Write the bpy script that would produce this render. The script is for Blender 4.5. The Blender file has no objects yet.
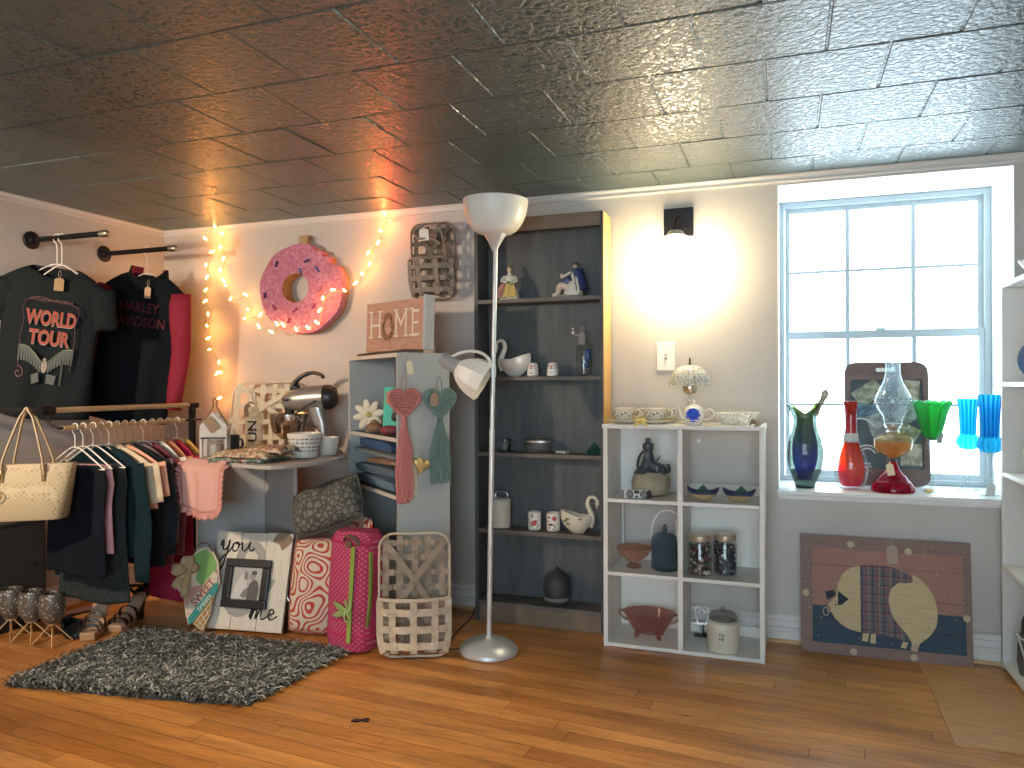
import bpy, bmesh, math, random
from math import sin, cos, pi, radians as R, atan2, sqrt
from mathutils import Vector as V, Matrix as M, Euler
random.seed(7)
C = bpy.context.scene.collection
TAU = 2*pi

# ------------------------------------------------------------------ helpers
class MB:
    """collects shapes for ONE mesh object"""
    def __init__(s): s.bm = bmesh.new(); s.mi = 0
    def _f(s, vs):
        try:
            f = s.bm.faces.new(vs); f.material_index = s.mi; return f
        except ValueError: return None
    def bx(s, x0, x1, y0, y1, z0, z1, m=None):
        c = [(x, y, z) for z in (z0, z1) for y in (y0, y1) for x in (x0, x1)]
        v = [s.bm.verts.new(m @ V(p) if m else p) for p in c]
        for q in ((0,2,3,1),(4,5,7,6),(0,1,5,4),(2,6,7,3),(0,4,6,2),(1,3,7,5)): s._f([v[i] for i in q])
        return s
    def box(s, c, d, m=None):
        return s.bx(c[0]-d[0]/2, c[0]+d[0]/2, c[1]-d[1]/2, c[1]+d[1]/2, c[2]-d[2]/2, c[2]+d[2]/2, m)
    def rings(s, rs, close=False, cap=True):
        """skin rings of equal count (each ring a closed loop)"""
        R_ = [[s.bm.verts.new(p) for p in r] for r in rs]; n = len(R_[0])
        k = len(R_)
        for i in range(k if close else k-1):
            a, b = R_[i], R_[(i+1) % k]
            for j in range(n): s._f([a[j], a[(j+1)%n], b[(j+1)%n], b[j]])
        if cap and not close:
            s._f(list(reversed(R_[0]))); s._f(R_[-1])
        return s
    def tube(s, pts, r, seg=8, closed=False, flat=1.0, up=None):
        pts = [V(p) for p in pts]; n = len(pts); rs = list(r) if isinstance(r, (list, tuple)) else [r]*n
        if len(rs) != n:
            q = rs; m_ = len(q)-1; rs = [q[min(int(i*m_/(n-1)), m_-1)]*(1-(i*m_/(n-1)-min(int(i*m_/(n-1)), m_-1)))+q[min(int(i*m_/(n-1)), m_-1)+1]*(i*m_/(n-1)-min(int(i*m_/(n-1)), m_-1)) for i in range(n)]
        T = []
        for i in range(n):
            a = pts[(i-1) % n] if (closed or i > 0) else pts[i]
            b = pts[(i+1) % n] if (closed or i < n-1) else pts[i]
            t = (b-a); T.append(t.normalized() if t.length > 1e-9 else V((0,0,1)))
        u = V(up) if up else (V((0,0,1)) if abs(T[0].z) < .9 else V((1,0,0)))
        u = (u - T[0]*u.dot(T[0])).normalized(); out = []
        for i in range(n):
            u = u - T[i]*u.dot(T[i])
            u = u.normalized() if u.length > 1e-6 else T[i].orthogonal().normalized()
            w = T[i].cross(u)
            out.append([pts[i] + (u*cos(TAU*k/seg)*flat + w*sin(TAU*k/seg))*rs[i] for k in range(seg)])
        return s.rings(out, close=closed)
    def cyl(s, p0, p1, r0, r1=None, seg=20): return s.tube([p0, p1], [r0, r0 if r1 is None else r1], seg)
    def lathe(s, prof, seg=32, o=(0,0,0), sx=1., sy=1., m=None, wob=None):
        rs = []
        for (r, z) in prof:
            ring = []
            for k in range(seg):
                a = TAU*k/seg; q = r*(wob(a, z) if wob else 1)
                p = V((o[0]+q*cos(a)*sx, o[1]+q*sin(a)*sy, o[2]+z)); ring.append(m @ p if m else p)
            rs.append(ring)
        return s.rings(rs, cap=True)
    def ell(s, c, r, seg=16, ring=10, m=None):
        if not isinstance(r, (list, tuple)): r = (r, r, r)
        rs = []
        for i in range(ring+1):
            t = -pi/2 + pi*i/ring; q = max(cos(t), 1e-3)
            rr = []
            for k in range(seg):
                p = V((c[0]+r[0]*q*cos(TAU*k/seg), c[1]+r[1]*q*sin(TAU*k/seg), c[2]+r[2]*sin(t))); rr.append(m @ p if m else p)
            rs.append(rr)
        return s.rings(rs)
    def prism(s, pts, y0, y1, m=None):
        """outline in x,z pushed through y0..y1"""
        a = [s.bm.verts.new(m @ V((p[0], y0, p[1])) if m else (p[0], y0, p[1])) for p in pts]
        b = [s.bm.verts.new(m @ V((p[0], y1, p[1])) if m else (p[0], y1, p[1])) for p in pts]
        n = len(a); s._f(a); s._f(list(reversed(b)))
        for i in range(n): s._f([a[(i+1)%n], a[i], b[i], b[(i+1)%n]])
        return s
    def prismz(s, pts, z0, z1, m=None):
        a = [s.bm.verts.new(m @ V((p[0], p[1], z0)) if m else (p[0], p[1], z0)) for p in pts]
        b = [s.bm.verts.new(m @ V((p[0], p[1], z1)) if m else (p[0], p[1], z1)) for p in pts]
        n = len(a); s._f(list(reversed(a))); s._f(b)
        for i in range(n): s._f([a[i], a[(i+1)%n], b[(i+1)%n], b[i]])
        return s
    def surf(s, fn, nu, nv, cu=False):
        g = [[s.bm.verts.new(fn(i/(nu if cu else nu-1), j/(nv-1))) for j in range(nv)] for i in range(nu)]
        for i in range(nu if cu else nu-1):
            for j in range(nv-1):
                s._f([g[i][j], g[(i+1)%nu][j], g[(i+1)%nu][j+1], g[i][j+1]])
        return s
    def strap(s, pts, w, t, wdir):
        """flat band following pts, width along wdir"""
        pts = [V(p) for p in pts]; n = len(pts); W = V(wdir).normalized(); out = []
        for i in range(n):
            T = (pts[min(i+1, n-1)] - pts[max(i-1, 0)]).normalized()
            N = T.cross(W).normalized(); w_ = N.cross(T).normalized()
            out.append([pts[i]+w_*w/2+N*t/2, pts[i]-w_*w/2+N*t/2, pts[i]-w_*w/2-N*t/2, pts[i]+w_*w/2-N*t/2])
        return s.rings(out)

def obj(name, mb, mats, parent=None, loc=None, rot=None, smooth=True, bev=None, solid=None, sub=0, ang=35):
    me = bpy.data.meshes.new(name)
    bmesh.ops.recalc_face_normals(mb.bm, faces=mb.bm.faces)
    mb.bm.to_mesh(me); mb.bm.free()
    for m in (mats if isinstance(mats, (list, tuple)) else [mats]): me.materials.append(m)
    if smooth:
        for p in me.polygons: p.use_smooth = True
        if ang: me.set_sharp_from_angle(angle=R(ang))
    o = bpy.data.objects.new(name, me); C.objects.link(o)
    if parent: o.parent = parent
    if loc is not None: o.location = loc
    if rot is not None: o.rotation_euler = rot
    if solid:
        q = o.modifiers.new('solid', 'SOLIDIFY'); q.thickness = solid; q.offset = 0
    if bev:
        q = o.modifiers.new('bev', 'BEVEL'); q.width = bev; q.segments = 2; q.limit_method = 'ANGLE'
    if sub:
        q = o.modifiers.new('sub', 'SUBSURF'); q.levels = sub; q.render_levels = sub
    return o
def tag(o, label, cat, group=None):
    o['label'] = label; o['category'] = cat
    if group: o['group'] = group
    return o
def thing(name, label, cat, loc=(0,0,0), rz=0, group=None, rot=None):
    o = bpy.data.objects.new(name, None); C.objects.link(o); o.empty_display_size = .05
    o.location = loc; o.rotation_euler = rot if rot else (0, 0, rz)
    return tag(o, label, cat, group)
def struct(name, mb, mats, **k):
    o = obj(name, mb, mats, **k)
    if not o.parent: o['kind'] = 'structure'
    return o
def dup(root, loc=None, rz=None, label=None, rot=None, mats=None):
    r = root.copy(); C.objects.link(r)
    if loc is not None: r.location = loc
    if rot is not None: r.rotation_euler = rot
    elif rz is not None: r.rotation_euler = (0, 0, rz)
    if label: r['label'] = label
    for ch in list(root.children):
        c = ch.copy(); C.objects.link(c); c.parent = r
        for g in ch.children:
            d = g.copy(); C.objects.link(d); d.parent = c
    return r
def text(s, size, mat, parent, loc, rot=(R(90),0,0), name='lettering', depth=.0006, align='CENTER', sx=1., bold=0., shear=0.):
    cu = bpy.data.curves.new(name, 'FONT'); cu.body = s; cu.size = size; cu.extrude = depth; cu.offset = bold; cu.shear = shear
    cu.align_x = align; cu.align_y = 'CENTER'; cu.resolution_u = 3
    t = bpy.data.objects.new(name+'_tmp', cu); C.objects.link(t)
    bpy.context.view_layer.update()
    me = bpy.data.meshes.new_from_object(t.evaluated_get(bpy.context.evaluated_depsgraph_get()))
    bpy.data.objects.remove(t); bpy.data.curves.remove(cu)
    me.name = name; me.materials.clear(); me.materials.append(mat)
    o = bpy.data.objects.new(name, me); C.objects.link(o); o.parent = parent; o.location = loc; o.rotation_euler = rot; o.scale = (sx, 1, 1)
    return o
def arc(c, r, a0, a1, n, z=None):
    return [(c[0]+r*cos(a0+(a1-a0)*i/n), c[1]+r*sin(a0+(a1-a0)*i/n)) for i in range(n+1)]
def rrect(w, h, r, n=5, cx=0, cz=0):
    o = []
    for (sx, sz, a) in ((1,-1,-90),(1,1,0),(-1,1,90),(-1,-1,180)):
        o += arc((cx+sx*(w/2-r), cz+sz*(h/2-r)), r, R(a), R(a+90), n)
    return o
def spl(pts, n=6):
    """smooth path through pts (Catmull-Rom)"""
    P = [V(p) for p in pts]; out = []
    for i in range(len(P)-1):
        a, b, c, d = P[max(i-1,0)], P[i], P[i+1], P[min(i+2,len(P)-1)]
        for k in range(n):
            t = k/n
            out.append(.5*((2*b)+(c-a)*t+(2*a-5*b+4*c-d)*t*t+(3*b-a-3*c+d)*t**3))
    out.append(P[-1]); return out

# the camera the photograph was taken with, used to turn measured points into places in the room
CF, CYAW, CPIT, CROL, CH = 757.522, .347983786, .00163599, -.00359852, 1.17
_f = V((-sin(CYAW), cos(CYAW), 0)); _r = V((cos(CYAW), sin(CYAW), 0)); _u = V((0,0,1))
FW = _f*cos(CPIT) - _u*sin(CPIT); _u2 = _u*cos(CPIT) + _f*sin(CPIT)
RT = _r*cos(CROL) + _u2*sin(CROL); UP = _u2*cos(CROL) - _r*sin(CROL)
def at(px, py, x=None, y=None, z=None):
    d = FW*CF + RT*(px-512) - UP*(py-384)
    t = x/d.x if x is not None else (y/d.y if y is not None else (z-CH)/d.z)
    return V((0,0,CH)) + d*t

# ------------------------------------------------------------------ materials
MATS = {}
def nodes(name):
    m = bpy.data.materials.new(name); m.use_nodes = True; nt = m.node_tree
    return m, nt, nt.nodes['Principled BSDF']
def pm(name, col, rough=.5, metal=0., trans=0., ior=1.45, emis=None, es=0., bump=None, var=None, sheen=0., coat=0., sss=0., spec=.5, alpha=1.):
    """col rgb; bump=(scale,strength); var=(scale, amount, col2)"""
    if name in MATS: return MATS[name]
    m, nt, b = nodes(name); L = nt.links
    i = b.inputs
    i['Base Color'].default_value = (*col, 1); i['Roughness'].default_value = rough; i['Metallic'].default_value = metal
    i['Transmission Weight'].default_value = trans; i['IOR'].default_value = ior; i['Sheen Weight'].default_value = sheen
    i['Coat Weight'].default_value = coat; i['Specular IOR Level'].default_value = spec
    if alpha < 1: i['Alpha'].default_value = alpha
    if sss: i['Subsurface Weight'].default_value = sss; i['Subsurface Radius'].default_value = (.02,.02,.02)
    if emis: i['Emission Color'].default_value = (*emis, 1); i['Emission Strength'].default_value = es
    if bump or var: tc = nt.nodes.new('ShaderNodeTexCoord')
    if bump:
        n = nt.nodes.new('ShaderNodeTexNoise'); n.inputs['Scale'].default_value = bump[0]; n.inputs['Detail'].default_value = 3
        L.new(tc.outputs['Object'], n.inputs['Vector'])
        u = nt.nodes.new('ShaderNodeBump'); u.inputs['Strength'].default_value = bump[1]; u.inputs['Distance'].default_value = .01
        L.new(n.outputs['Fac'], u.inputs['Height']); L.new(u.outputs['Normal'], i['Normal'])
    if var:
        n = nt.nodes.new('ShaderNodeTexNoise'); n.inputs['Scale'].default_value = var[0]; n.inputs['Detail'].default_value = 4
        L.new(tc.outputs['Object'], n.inputs['Vector'])
        r = nt.nodes.new('ShaderNodeValToRGB'); e = r.color_ramp.elements
        e[0].position = .5-var[1]; e[1].position = .5+var[1]; e[0].color = (*col, 1); e[1].color = (*var[2], 1)
        L.new(n.outputs['Fac'], r.inputs['Fac']); L.new(r.outputs['Color'], i['Base Color'])
    MATS[name] = m; return m
def facing(nt, k):
    """reflection that grows towards grazing angles, the same from both sides of a thin wall"""
    f = nt.nodes.new('ShaderNodeLayerWeight'); f.inputs['Blend'].default_value = .5
    return mth(nt, 'MULTIPLY_ADD', mth(nt, 'POWER', f.outputs['Facing'], 3.5), k, .03)
def thin(name, col, rough=.05, refl=.12, tint=None):
    """thin clear or tinted glass: see-through with a fresnel reflection"""
    if name in MATS: return MATS[name]
    m, nt, b = nodes(name); L = nt.links; nt.nodes.remove(b); out = nt.nodes['Material Output']
    t = nt.nodes.new('ShaderNodeBsdfTransparent'); t.inputs['Color'].default_value = (*[q**.6 for q in col], 1)
    g = nt.nodes.new('ShaderNodeBsdfGlossy'); g.inputs['Roughness'].default_value = rough
    f = facing(nt, refl)
    mx = nt.nodes.new('ShaderNodeMixShader'); L.new(f, mx.inputs['Fac'])
    L.new(t.outputs[0], mx.inputs[1]); L.new(g.outputs[0], mx.inputs[2]); src = mx.outputs[0]
    if tint:
        d = nt.nodes.new('ShaderNodeBsdfDiffuse'); d.inputs['Color'].default_value = (*tint[0], 1)
        tr = nt.nodes.new('ShaderNodeBsdfTranslucent'); tr.inputs['Color'].default_value = (*tint[0], 1)
        ad = nt.nodes.new('ShaderNodeMixShader'); ad.inputs['Fac'].default_value = .5; L.new(d.outputs[0], ad.inputs[1]); L.new(tr.outputs[0], ad.inputs[2])
        m2 = nt.nodes.new('ShaderNodeMixShader'); m2.inputs['Fac'].default_value = tint[1]*.7
        L.new(src, m2.inputs[1]); L.new(ad.outputs[0], m2.inputs[2]); src = m2.outputs[0]
    L.new(src, out.inputs['Surface']); MATS[name] = m; return m
def mth(nt, op, a, b=None, c=None):
    n = nt.nodes.new('ShaderNodeMath'); n.operation = op
    for k, q in enumerate((a, b, c)):
        if q is None: continue
        if isinstance(q, (int, float)): n.inputs[k].default_value = q
        else: nt.links.new(q, n.inputs[k])
    return n.outputs[0]
def mixc(nt, fac, a, b, mode='MIX'):
    n = nt.nodes.new('ShaderNodeMix'); n.data_type = 'RGBA'; n.blend_type = mode
    for k, q in ((0, fac), (6, a), (7, b)):
        if isinstance(q, tuple): n.inputs[k].default_value = (*q, 1)
        elif isinstance(q, (int, float)): n.inputs[k].default_value = q
        else: nt.links.new(q, n.inputs[k])
    return n.outputs[2]
def noise(nt, vec, scale, detail=4, rough=.6, typ=None):
    n = nt.nodes.new('ShaderNodeTexNoise'); n.inputs['Scale'].default_value = scale; n.inputs['Detail'].default_value = detail; n.inputs['Roughness'].default_value = rough
    if typ: n.noise_type = typ
    nt.links.new(vec, n.inputs['Vector']); return n.outputs['Fac']
def mapping(nt, rot=(0,0,0), scale=(1,1,1), loc=(0,0,0), src='Object'):
    tc = nt.nodes.new('ShaderNodeTexCoord'); mp = nt.nodes.new('ShaderNodeMapping')
    mp.inputs['Rotation'].default_value = rot; mp.inputs['Scale'].default_value = scale; mp.inputs['Location'].default_value = loc
    nt.links.new(tc.outputs[src], mp.inputs['Vector']); return mp.outputs['Vector']
def ramp(nt, fac, stops):
    r = nt.nodes.new('ShaderNodeValToRGB'); e = r.color_ramp.elements
    while len(e) < len(stops): e.new(.5)
    for k, (p, c) in enumerate(stops): e[k].position = p; e[k].color = (*c, 1)
    nt.links.new(fac, r.inputs['Fac']); return r.outputs['Color']
def bumpn(nt, h, st, dist, b):
    u = nt.nodes.new('ShaderNodeBump'); u.inputs['Strength'].default_value = st; u.inputs['Distance'].default_value = dist
    nt.links.new(h, u.inputs['Height']); nt.links.new(u.outputs['Normal'], b.inputs['Normal'])

def mat_floor(name='floor_boards', rot=5, base=None, patch=False):
    m, nt, b = nodes(name); L = nt.links
    v = mapping(nt, rot=(0,0,R(rot)))
    sp3 = nt.nodes.new('ShaderNodeSeparateXYZ'); L.new(v, sp3.inputs[0])
    wn = nt.nodes.new('ShaderNodeTexWhiteNoise'); wn.noise_dimensions = '1D'; L.new(mth(nt, 'FLOOR', mth(nt, 'DIVIDE', sp3.outputs['Y'], .072)), wn.inputs['W'])
    cb3 = nt.nodes.new('ShaderNodeCombineXYZ'); L.new(mth(nt, 'MULTIPLY_ADD', wn.outputs['Value'], 7.3, sp3.outputs['X']), cb3.inputs[0]); L.new(sp3.outputs['Y'], cb3.inputs[1])
    br = nt.nodes.new('ShaderNodeTexBrick'); br.offset = 0.
    br.inputs['Scale'].default_value = 1; br.inputs['Brick Width'].default_value = 1.9; br.inputs['Row Height'].default_value = .072
    br.inputs['Mortar Size'].default_value = .0012; br.inputs['Mortar Smooth'].default_value = .2; br.inputs['Bias'].default_value = 0
    L.new(cb3.outputs[0], br.inputs['Vector'])
    br.inputs['Color1'].default_value = (.43,.172,.042,1); br.inputs['Color2'].default_value = (.66,.31,.09,1); br.inputs['Mortar'].default_value = (.05,.022,.01,1)
    gr = noise(nt, mapping(nt, rot=(0,0,R(rot)), scale=(2.2,38,1)), 3, 8, .7)
    g2 = noise(nt, mapping(nt, rot=(0,0,R(rot)), scale=(1.2,7,1)), 1.6, 4, .6)
    c = mixc(nt, .62, br.outputs['Color'], ramp(nt, gr, [(.3,(.42,.36,.31)),(.52,(.95,.93,.9)),(.72,(1.25,1.2,1.15))]), 'MULTIPLY')
    c = mixc(nt, .75, c, ramp(nt, g2, [(.3,(.55,.5,.46)),(.5,(.95,.95,.95)),(.7,(1.3,1.25,1.2))]), 'MULTIPLY')
    spots = noise(nt, mapping(nt, scale=(1,1.6,1)), 26, 6, .75)
    c = mixc(nt, mth(nt, 'MULTIPLY', ramp(nt, spots, [(.70,(0,0,0)),(.76,(1,1,1))]), .28), c, (.62,.52,.42))
    L.new(c, b.inputs['Base Color'])
    rg = noise(nt, mapping(nt, scale=(2,9,1)), 5, 4)
    L.new(mth(nt, 'MULTIPLY_ADD', rg, .28, .19), b.inputs['Roughness'])
    h = mth(nt, 'ADD', mth(nt, 'MULTIPLY', br.outputs['Fac'], -1.), mth(nt, 'MULTIPLY', gr, .25))
    bumpn(nt, h, .35, .003, b); return m
def mat_patch():
    m, nt, b = nodes('plywood_sheet'); L = nt.links
    gr = noise(nt, mapping(nt, rot=(0,0,R(4)), scale=(2,26,1)), 3, 8, .7)
    c = ramp(nt, gr, [(.3,(.36,.17,.055)),(.5,(.5,.26,.095)),(.7,(.6,.34,.14))])
    L.new(c, b.inputs['Base Color']); b.inputs['Roughness'].default_value = .5; bumpn(nt, gr, .15, .002, b); return m
def mat_ceiling():
    m, nt, b = nodes('ceiling_paint'); L = nt.links
    v = mapping(nt)
    a = noise(nt, v, 52, 4, .6); r = noise(nt, v, 60, 4, .6, 'RIDGED_MULTIFRACTAL')
    big = noise(nt, v, 1.3, 2)
    c = ramp(nt, big, [(.3,(.044,.072,.070)),(.7,(.062,.094,.090))])
    L.new(c, b.inputs['Base Color']); b.inputs['Roughness'].default_value = .27; b.inputs['Specular IOR Level'].default_value = 1.
    bumpn(nt, mth(nt, 'ADD', mth(nt, 'MULTIPLY', ramp(nt, a, [(.42,(0,0,0)),(.62,(1,1,1))]), 1.), mth(nt, 'MULTIPLY', r, .35)), .85, .0036, b); return m
def mat_wood(name, c1, c2, sc=(1,1,14), rough=.5, s=4, bump=.2):
    if name in MATS: return MATS[name]
    m, nt, b = nodes(name)
    g = noise(nt, mapping(nt, scale=sc), s, 7, .65)
    nt.links.new(ramp(nt, g, [(.3,c1),(.7,c2)]), b.inputs['Base Color']); b.inputs['Roughness'].default_value = rough
    bumpn(nt, g, bump, .002, b); MATS[name] = m; return m
def mat_island(name, stops, rough=.9, sheen=0., vary=0):
    """every strand of a pile its own tone"""
    m, nt, b = nodes(name)
    g = nt.nodes.new('ShaderNodeNewGeometry')
    nt.links.new(ramp(nt, g.outputs['Random Per Island'], stops), b.inputs['Base Color']); b.inputs['Roughness'].default_value = rough
    MATS[name] = m; return m
def mat_pattern(name, kind, c1, c2, scale=20, rough=.8, c3=None):
    if name in MATS: return MATS[name]
    m, nt, b = nodes(name); L = nt.links; v = mapping(nt)
    if kind == 'scroll':            # large ornamental scrolls
        f = mth(nt, 'SINE', mth(nt, 'MULTIPLY', noise(nt, v, scale, 0, 0), 62)); c = ramp(nt, mth(nt, 'MULTIPLY_ADD', f, .5, .5), [(.60,c1),(.68,c2)])
    elif kind == 'dots':
        vo = nt.nodes.new('ShaderNodeTexVoronoi'); vo.inputs['Scale'].default_value = scale; vo.inputs['Randomness'].default_value = 0; vo.voronoi_dimensions = '2D'; v = mapping(nt, rot=(R(90),0,R(45)))
        L.new(v, vo.inputs['Vector']); c = ramp(nt, vo.outputs['Distance'], [(.2,c2),(.28,c1)])
    elif kind == 'cells':
        vo = nt.nodes.new('ShaderNodeTexVoronoi'); vo.inputs['Scale'].default_value = scale; vo.feature = 'DISTANCE_TO_EDGE'
        L.new(v, vo.inputs['Vector']); c = ramp(nt, vo.outputs['Distance'], [(.1,c2),(.18,c1)])
    elif kind == 'print':           # small multicolour print
        n = noise(nt, v, scale, 3); n2 = noise(nt, v, scale*.7, 2)
        c = mixc(nt, ramp(nt, n, [(.52,(0,0,0)),(.56,(1,1,1))]), c1, c2)
        c = mixc(nt, ramp(nt, n2, [(.58,(0,0,0)),(.61,(1,1,1))]), c, c3 or c2)
    elif kind == 'speckle':
        n = noise(nt, v, scale, 2); c = mixc(nt, ramp(nt, n, [(.6,(0,0,0)),(.66,(1,1,1))]), c1, c2)
    L.new(c, b.inputs['Base Color']); b.inputs['Roughness'].default_value = rough; MATS[name] = m; return m

white = pm('white_paint', (.78,.78,.76), .45)
melamine = pm('white_melamine', (.80,.78,.73), .4, bump=(8,.03))
chrome = pm('chrome', (.75,.75,.74), .18, 1.)
brushed = pm('brushed_steel', (.55,.57,.58), .35, 1.)
blackmetal = pm('black_metal', (.015,.015,.017), .4, .6)
blackplastic = pm('black_plastic', (.02,.02,.022), .35)
kraft = pm('kraft_paper', (.36,.24,.13), .85)
cream_tag = pm('cream_card', (.72,.64,.46), .8)
string = pm('string', (.5,.42,.3), .9)
ceramic = pm('white_ceramic', (.78,.75,.68), .2, coat=.4)
def crystal(name, scale, amt=.75):
    m, nt, b = nodes(name); L = nt.links; v = mapping(nt); vo = nt.nodes.new('ShaderNodeTexVoronoi'); vo.inputs['Scale'].default_value = scale; vo.feature = 'DISTANCE_TO_EDGE'; L.new(v, vo.inputs['Vector'])
    b.inputs['Base Color'].default_value = (.82,.82,.78,1); b.inputs['Roughness'].default_value = .12
    t = nt.nodes.new('ShaderNodeBsdfTransparent'); t.inputs['Color'].default_value = (.95,.96,.94,1); mx = nt.nodes.new('ShaderNodeMixShader')
    f = mth(nt, 'MAXIMUM', ramp(nt, vo.outputs['Distance'], [(.05,(amt,amt,amt)),(.16,(.12,.12,.12))]), facing(nt, .7))
    L.new(f, mx.inputs[0]); L.new(t.outputs[0], mx.inputs[1]); L.new(b.outputs[0], mx.inputs[2]); L.new(mx.outputs[0], nt.nodes['Material Output'].inputs['Surface']); MATS[name] = m; return m
clear = thin('clear_glass', (.93,.96,.95), .03, .35)
gold = pm('gold_metal', (.75,.5,.2), .28, 1.)
inkblack = pm('ink_black', (.012,.012,.012), .7)

def hangtag(parent, loc, w=.03, h=.045, mat=kraft, rot=(0,0,0), name='price_tag', top=.03):
    """a little card tag on a loop of string, front towards -y"""
    mb = MB(); mb.prism([(-w/2,-h),(w/2,-h),(w/2,-.008),(w/2-.008,0),(-w/2+.008,0),(-w/2,-.008)], -.0006, .0006)
    t = obj(name, mb, mat, parent, loc, rot, smooth=False)
    mb = MB(); mb.tube(spl([(0,0,-.006),(.006,0,top*.5),(0,.002,top),(-.006,0,top*.5),(0,.0005,-.006)],4), .0008, 5)
    obj('string', mb, string, t)
    return t
# ------------------------------------------------------------------ the room
XL, XR, YB, YF, ZC = -3.565, 1.14, 3.62, -1.7, 2.10
WX0, WX1, WZ0, WZ1, WD = -.037, .878, .66, 2.055, .41      # window opening and wall thickness
def mat_wall():
    m, nt, b = nodes('wall_paint'); v = mapping(nt)
    n = noise(nt, v, 2.2, 5); c = ramp(nt, n, [(.3,(.49,.46,.425)),(.7,(.55,.52,.485))])
    sp = noise(nt, v, 55, 3, .7); c = mixc(nt, ramp(nt, sp, [(.74,(0,0,0)),(.77,(1,1,1))]), c, (.66,.63,.58))
    nt.links.new(c, b.inputs['Base Color']); b.inputs['Roughness'].default_value = .55
    bumpn(nt, noise(nt, v, 14, 6, .65), .25, .006, b); return m
wallm = mat_wall()
mb = MB(); mb.bx(XL-.2, XR+.2, YF-.2, YB+.5, -.12, 0)
struct('floor', mb, mat_floor(), smooth=False)

mb = MB(); mb.bx(XL-.15, XR+.15, YF-.15, YB+.1, ZC+.004, ZC+.1)
tw, th = .332, .345
k0 = int((YF-1.963)/th)-1
for k in range(k0, 6):
    y0, y1 = 1.963+k*th, 1.963+(k+1)*th
    off = .107 if k % 2 == 0 else .107-tw/2
    for n in range(-13, 6):
        x0, x1 = off+n*tw, off+(n+1)*tw
        if x1 < XL-.1 or x0 > XR+.1 or y1 < YF-.1 or y0 > YB+.05: continue
        g, c = .0012, .0055; a_, b_ = random.uniform(-.0014,.0014), random.uniform(-.0014,.0014)
        lo = [(x0+c,y0+c),(x1-c,y0+c),(x1-c,y1-c),(x0+c,y1-c)]; hi = [(x0+g,y0+g),(x1-g,y0+g),(x1-g,y1-g),(x0+g,y1-g)]
        lv = [mb.bm.verts.new((p[0], p[1], ZC+a_*(1 if i in (0,3) else -1)+b_*(1 if i < 2 else -1))) for i, p in enumerate(lo)]
        hv = [mb.bm.verts.new((p[0], p[1], ZC+.006)) for p in hi]
        mb._f(lv)
        for i in range(4): mb._f([lv[i], lv[(i+1)%4], hv[(i+1)%4], hv[i]])
struct('ceiling', mb, mat_ceiling(), smooth=False)

mb = MB()
mb.bx(XL-.15, WX0, YB, YB+WD, -.1, ZC+.1); mb.bx(WX1, XR+.15, YB, YB+WD, -.1, ZC+.1)
mb.bx(WX0, WX1, YB, YB+WD, WZ1, ZC+.1); mb.bx(WX0, WX1, YB, YB+WD, -.1, WZ0)
struct('wall_back', mb, wallm, smooth=False)
mb = MB(); mb.bx(XL-.15, XL, YF-.15, YB, -.1, ZC+.1); struct('wall_left', mb, wallm, smooth=False)
mb = MB(); mb.bx(XR, XR+.15, YF-.15, YB, -.1, ZC+.1); struct('wall_right', mb, wallm, smooth=False)
FX0, FX1, FZ0, FZ1 = -1.1, 1.05, .35, 2.04                     # added window opening behind the camera, sized for cool fill light
mb = MB(); mb.bx(XL, FX0, YF-.15, YF, -.1, ZC+.1); mb.bx(FX1, XR, YF-.15, YF, -.1, ZC+.1)
mb.bx(FX0, FX1, YF-.15, YF, FZ1, ZC+.1); mb.bx(FX0, FX1, YF-.15, YF, -.1, FZ0)
struct('wall_front', mb, wallm, smooth=False)

trimm = pm('trim_paint', (.62,.60,.57), .4, bump=(12,.08))
def crown(name, p0, p1, inward):
    """small cove strip where wall meets ceiling"""
    mb = MB(); p0, p1, n = V(p0), V(p1), V(inward); z = V((0,0,1))
    prof = [(0,0),(.020,0),(.020,-.006),(.012,-.014),(.010,-.024),(.014,-.028),(.012,-.034),(0,-.036)]
    mb.rings([[p+n*a+z*b for a, b in prof] for p in (p0, p1)])
    struct(name, mb, trimm, smooth=False)
crown('trim_1', (XL,YB,ZC), (XR,YB,ZC), (0,-1,0)); crown('trim_2', (XL,YF,ZC), (XL,YB-.02,ZC), (1,0,0))
crown('trim_3', (XR,YF,ZC), (XR,YB-.02,ZC), (-1,0,0))
def base(name, p0, p1, inward):
    mb = MB(); p0, p1, n = V(p0), V(p1), V(inward); z = V((0,0,1))
    prof = [(0,.002),(.012,.002),(.012,.05),(.018,.054),(.018,.068),(.012,.072),(.012,.098),(.018,.102),(.018,.122),(.010,.128),(0,.13)]
    mb.rings([[p+n*a+z*b for a, b in prof] for p in (p0, p1)])
    o = struct(name, mb, pm('baseboard_paint', (.68,.67,.65), .4), smooth=False)
    mb = MB(); prof = [(.012,0),(.024,0),(.024,.008),(.018,.016),(.012,.016)]
    mb.rings([[p+n*a+z*b for a, b in prof] for p in (p0, p1)])
    obj('shoe_strip', mb, mat_wood('raw_pine', (.55,.36,.16), (.66,.46,.24), (14,1,1)), o, smooth=False)
base('baseboard_back', (XL,YB,0), (XR,YB,0), (0,-1,0)); base('baseboard_left', (XL,YF,0), (XL,YB-.03,0), (1,0,0))

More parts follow.
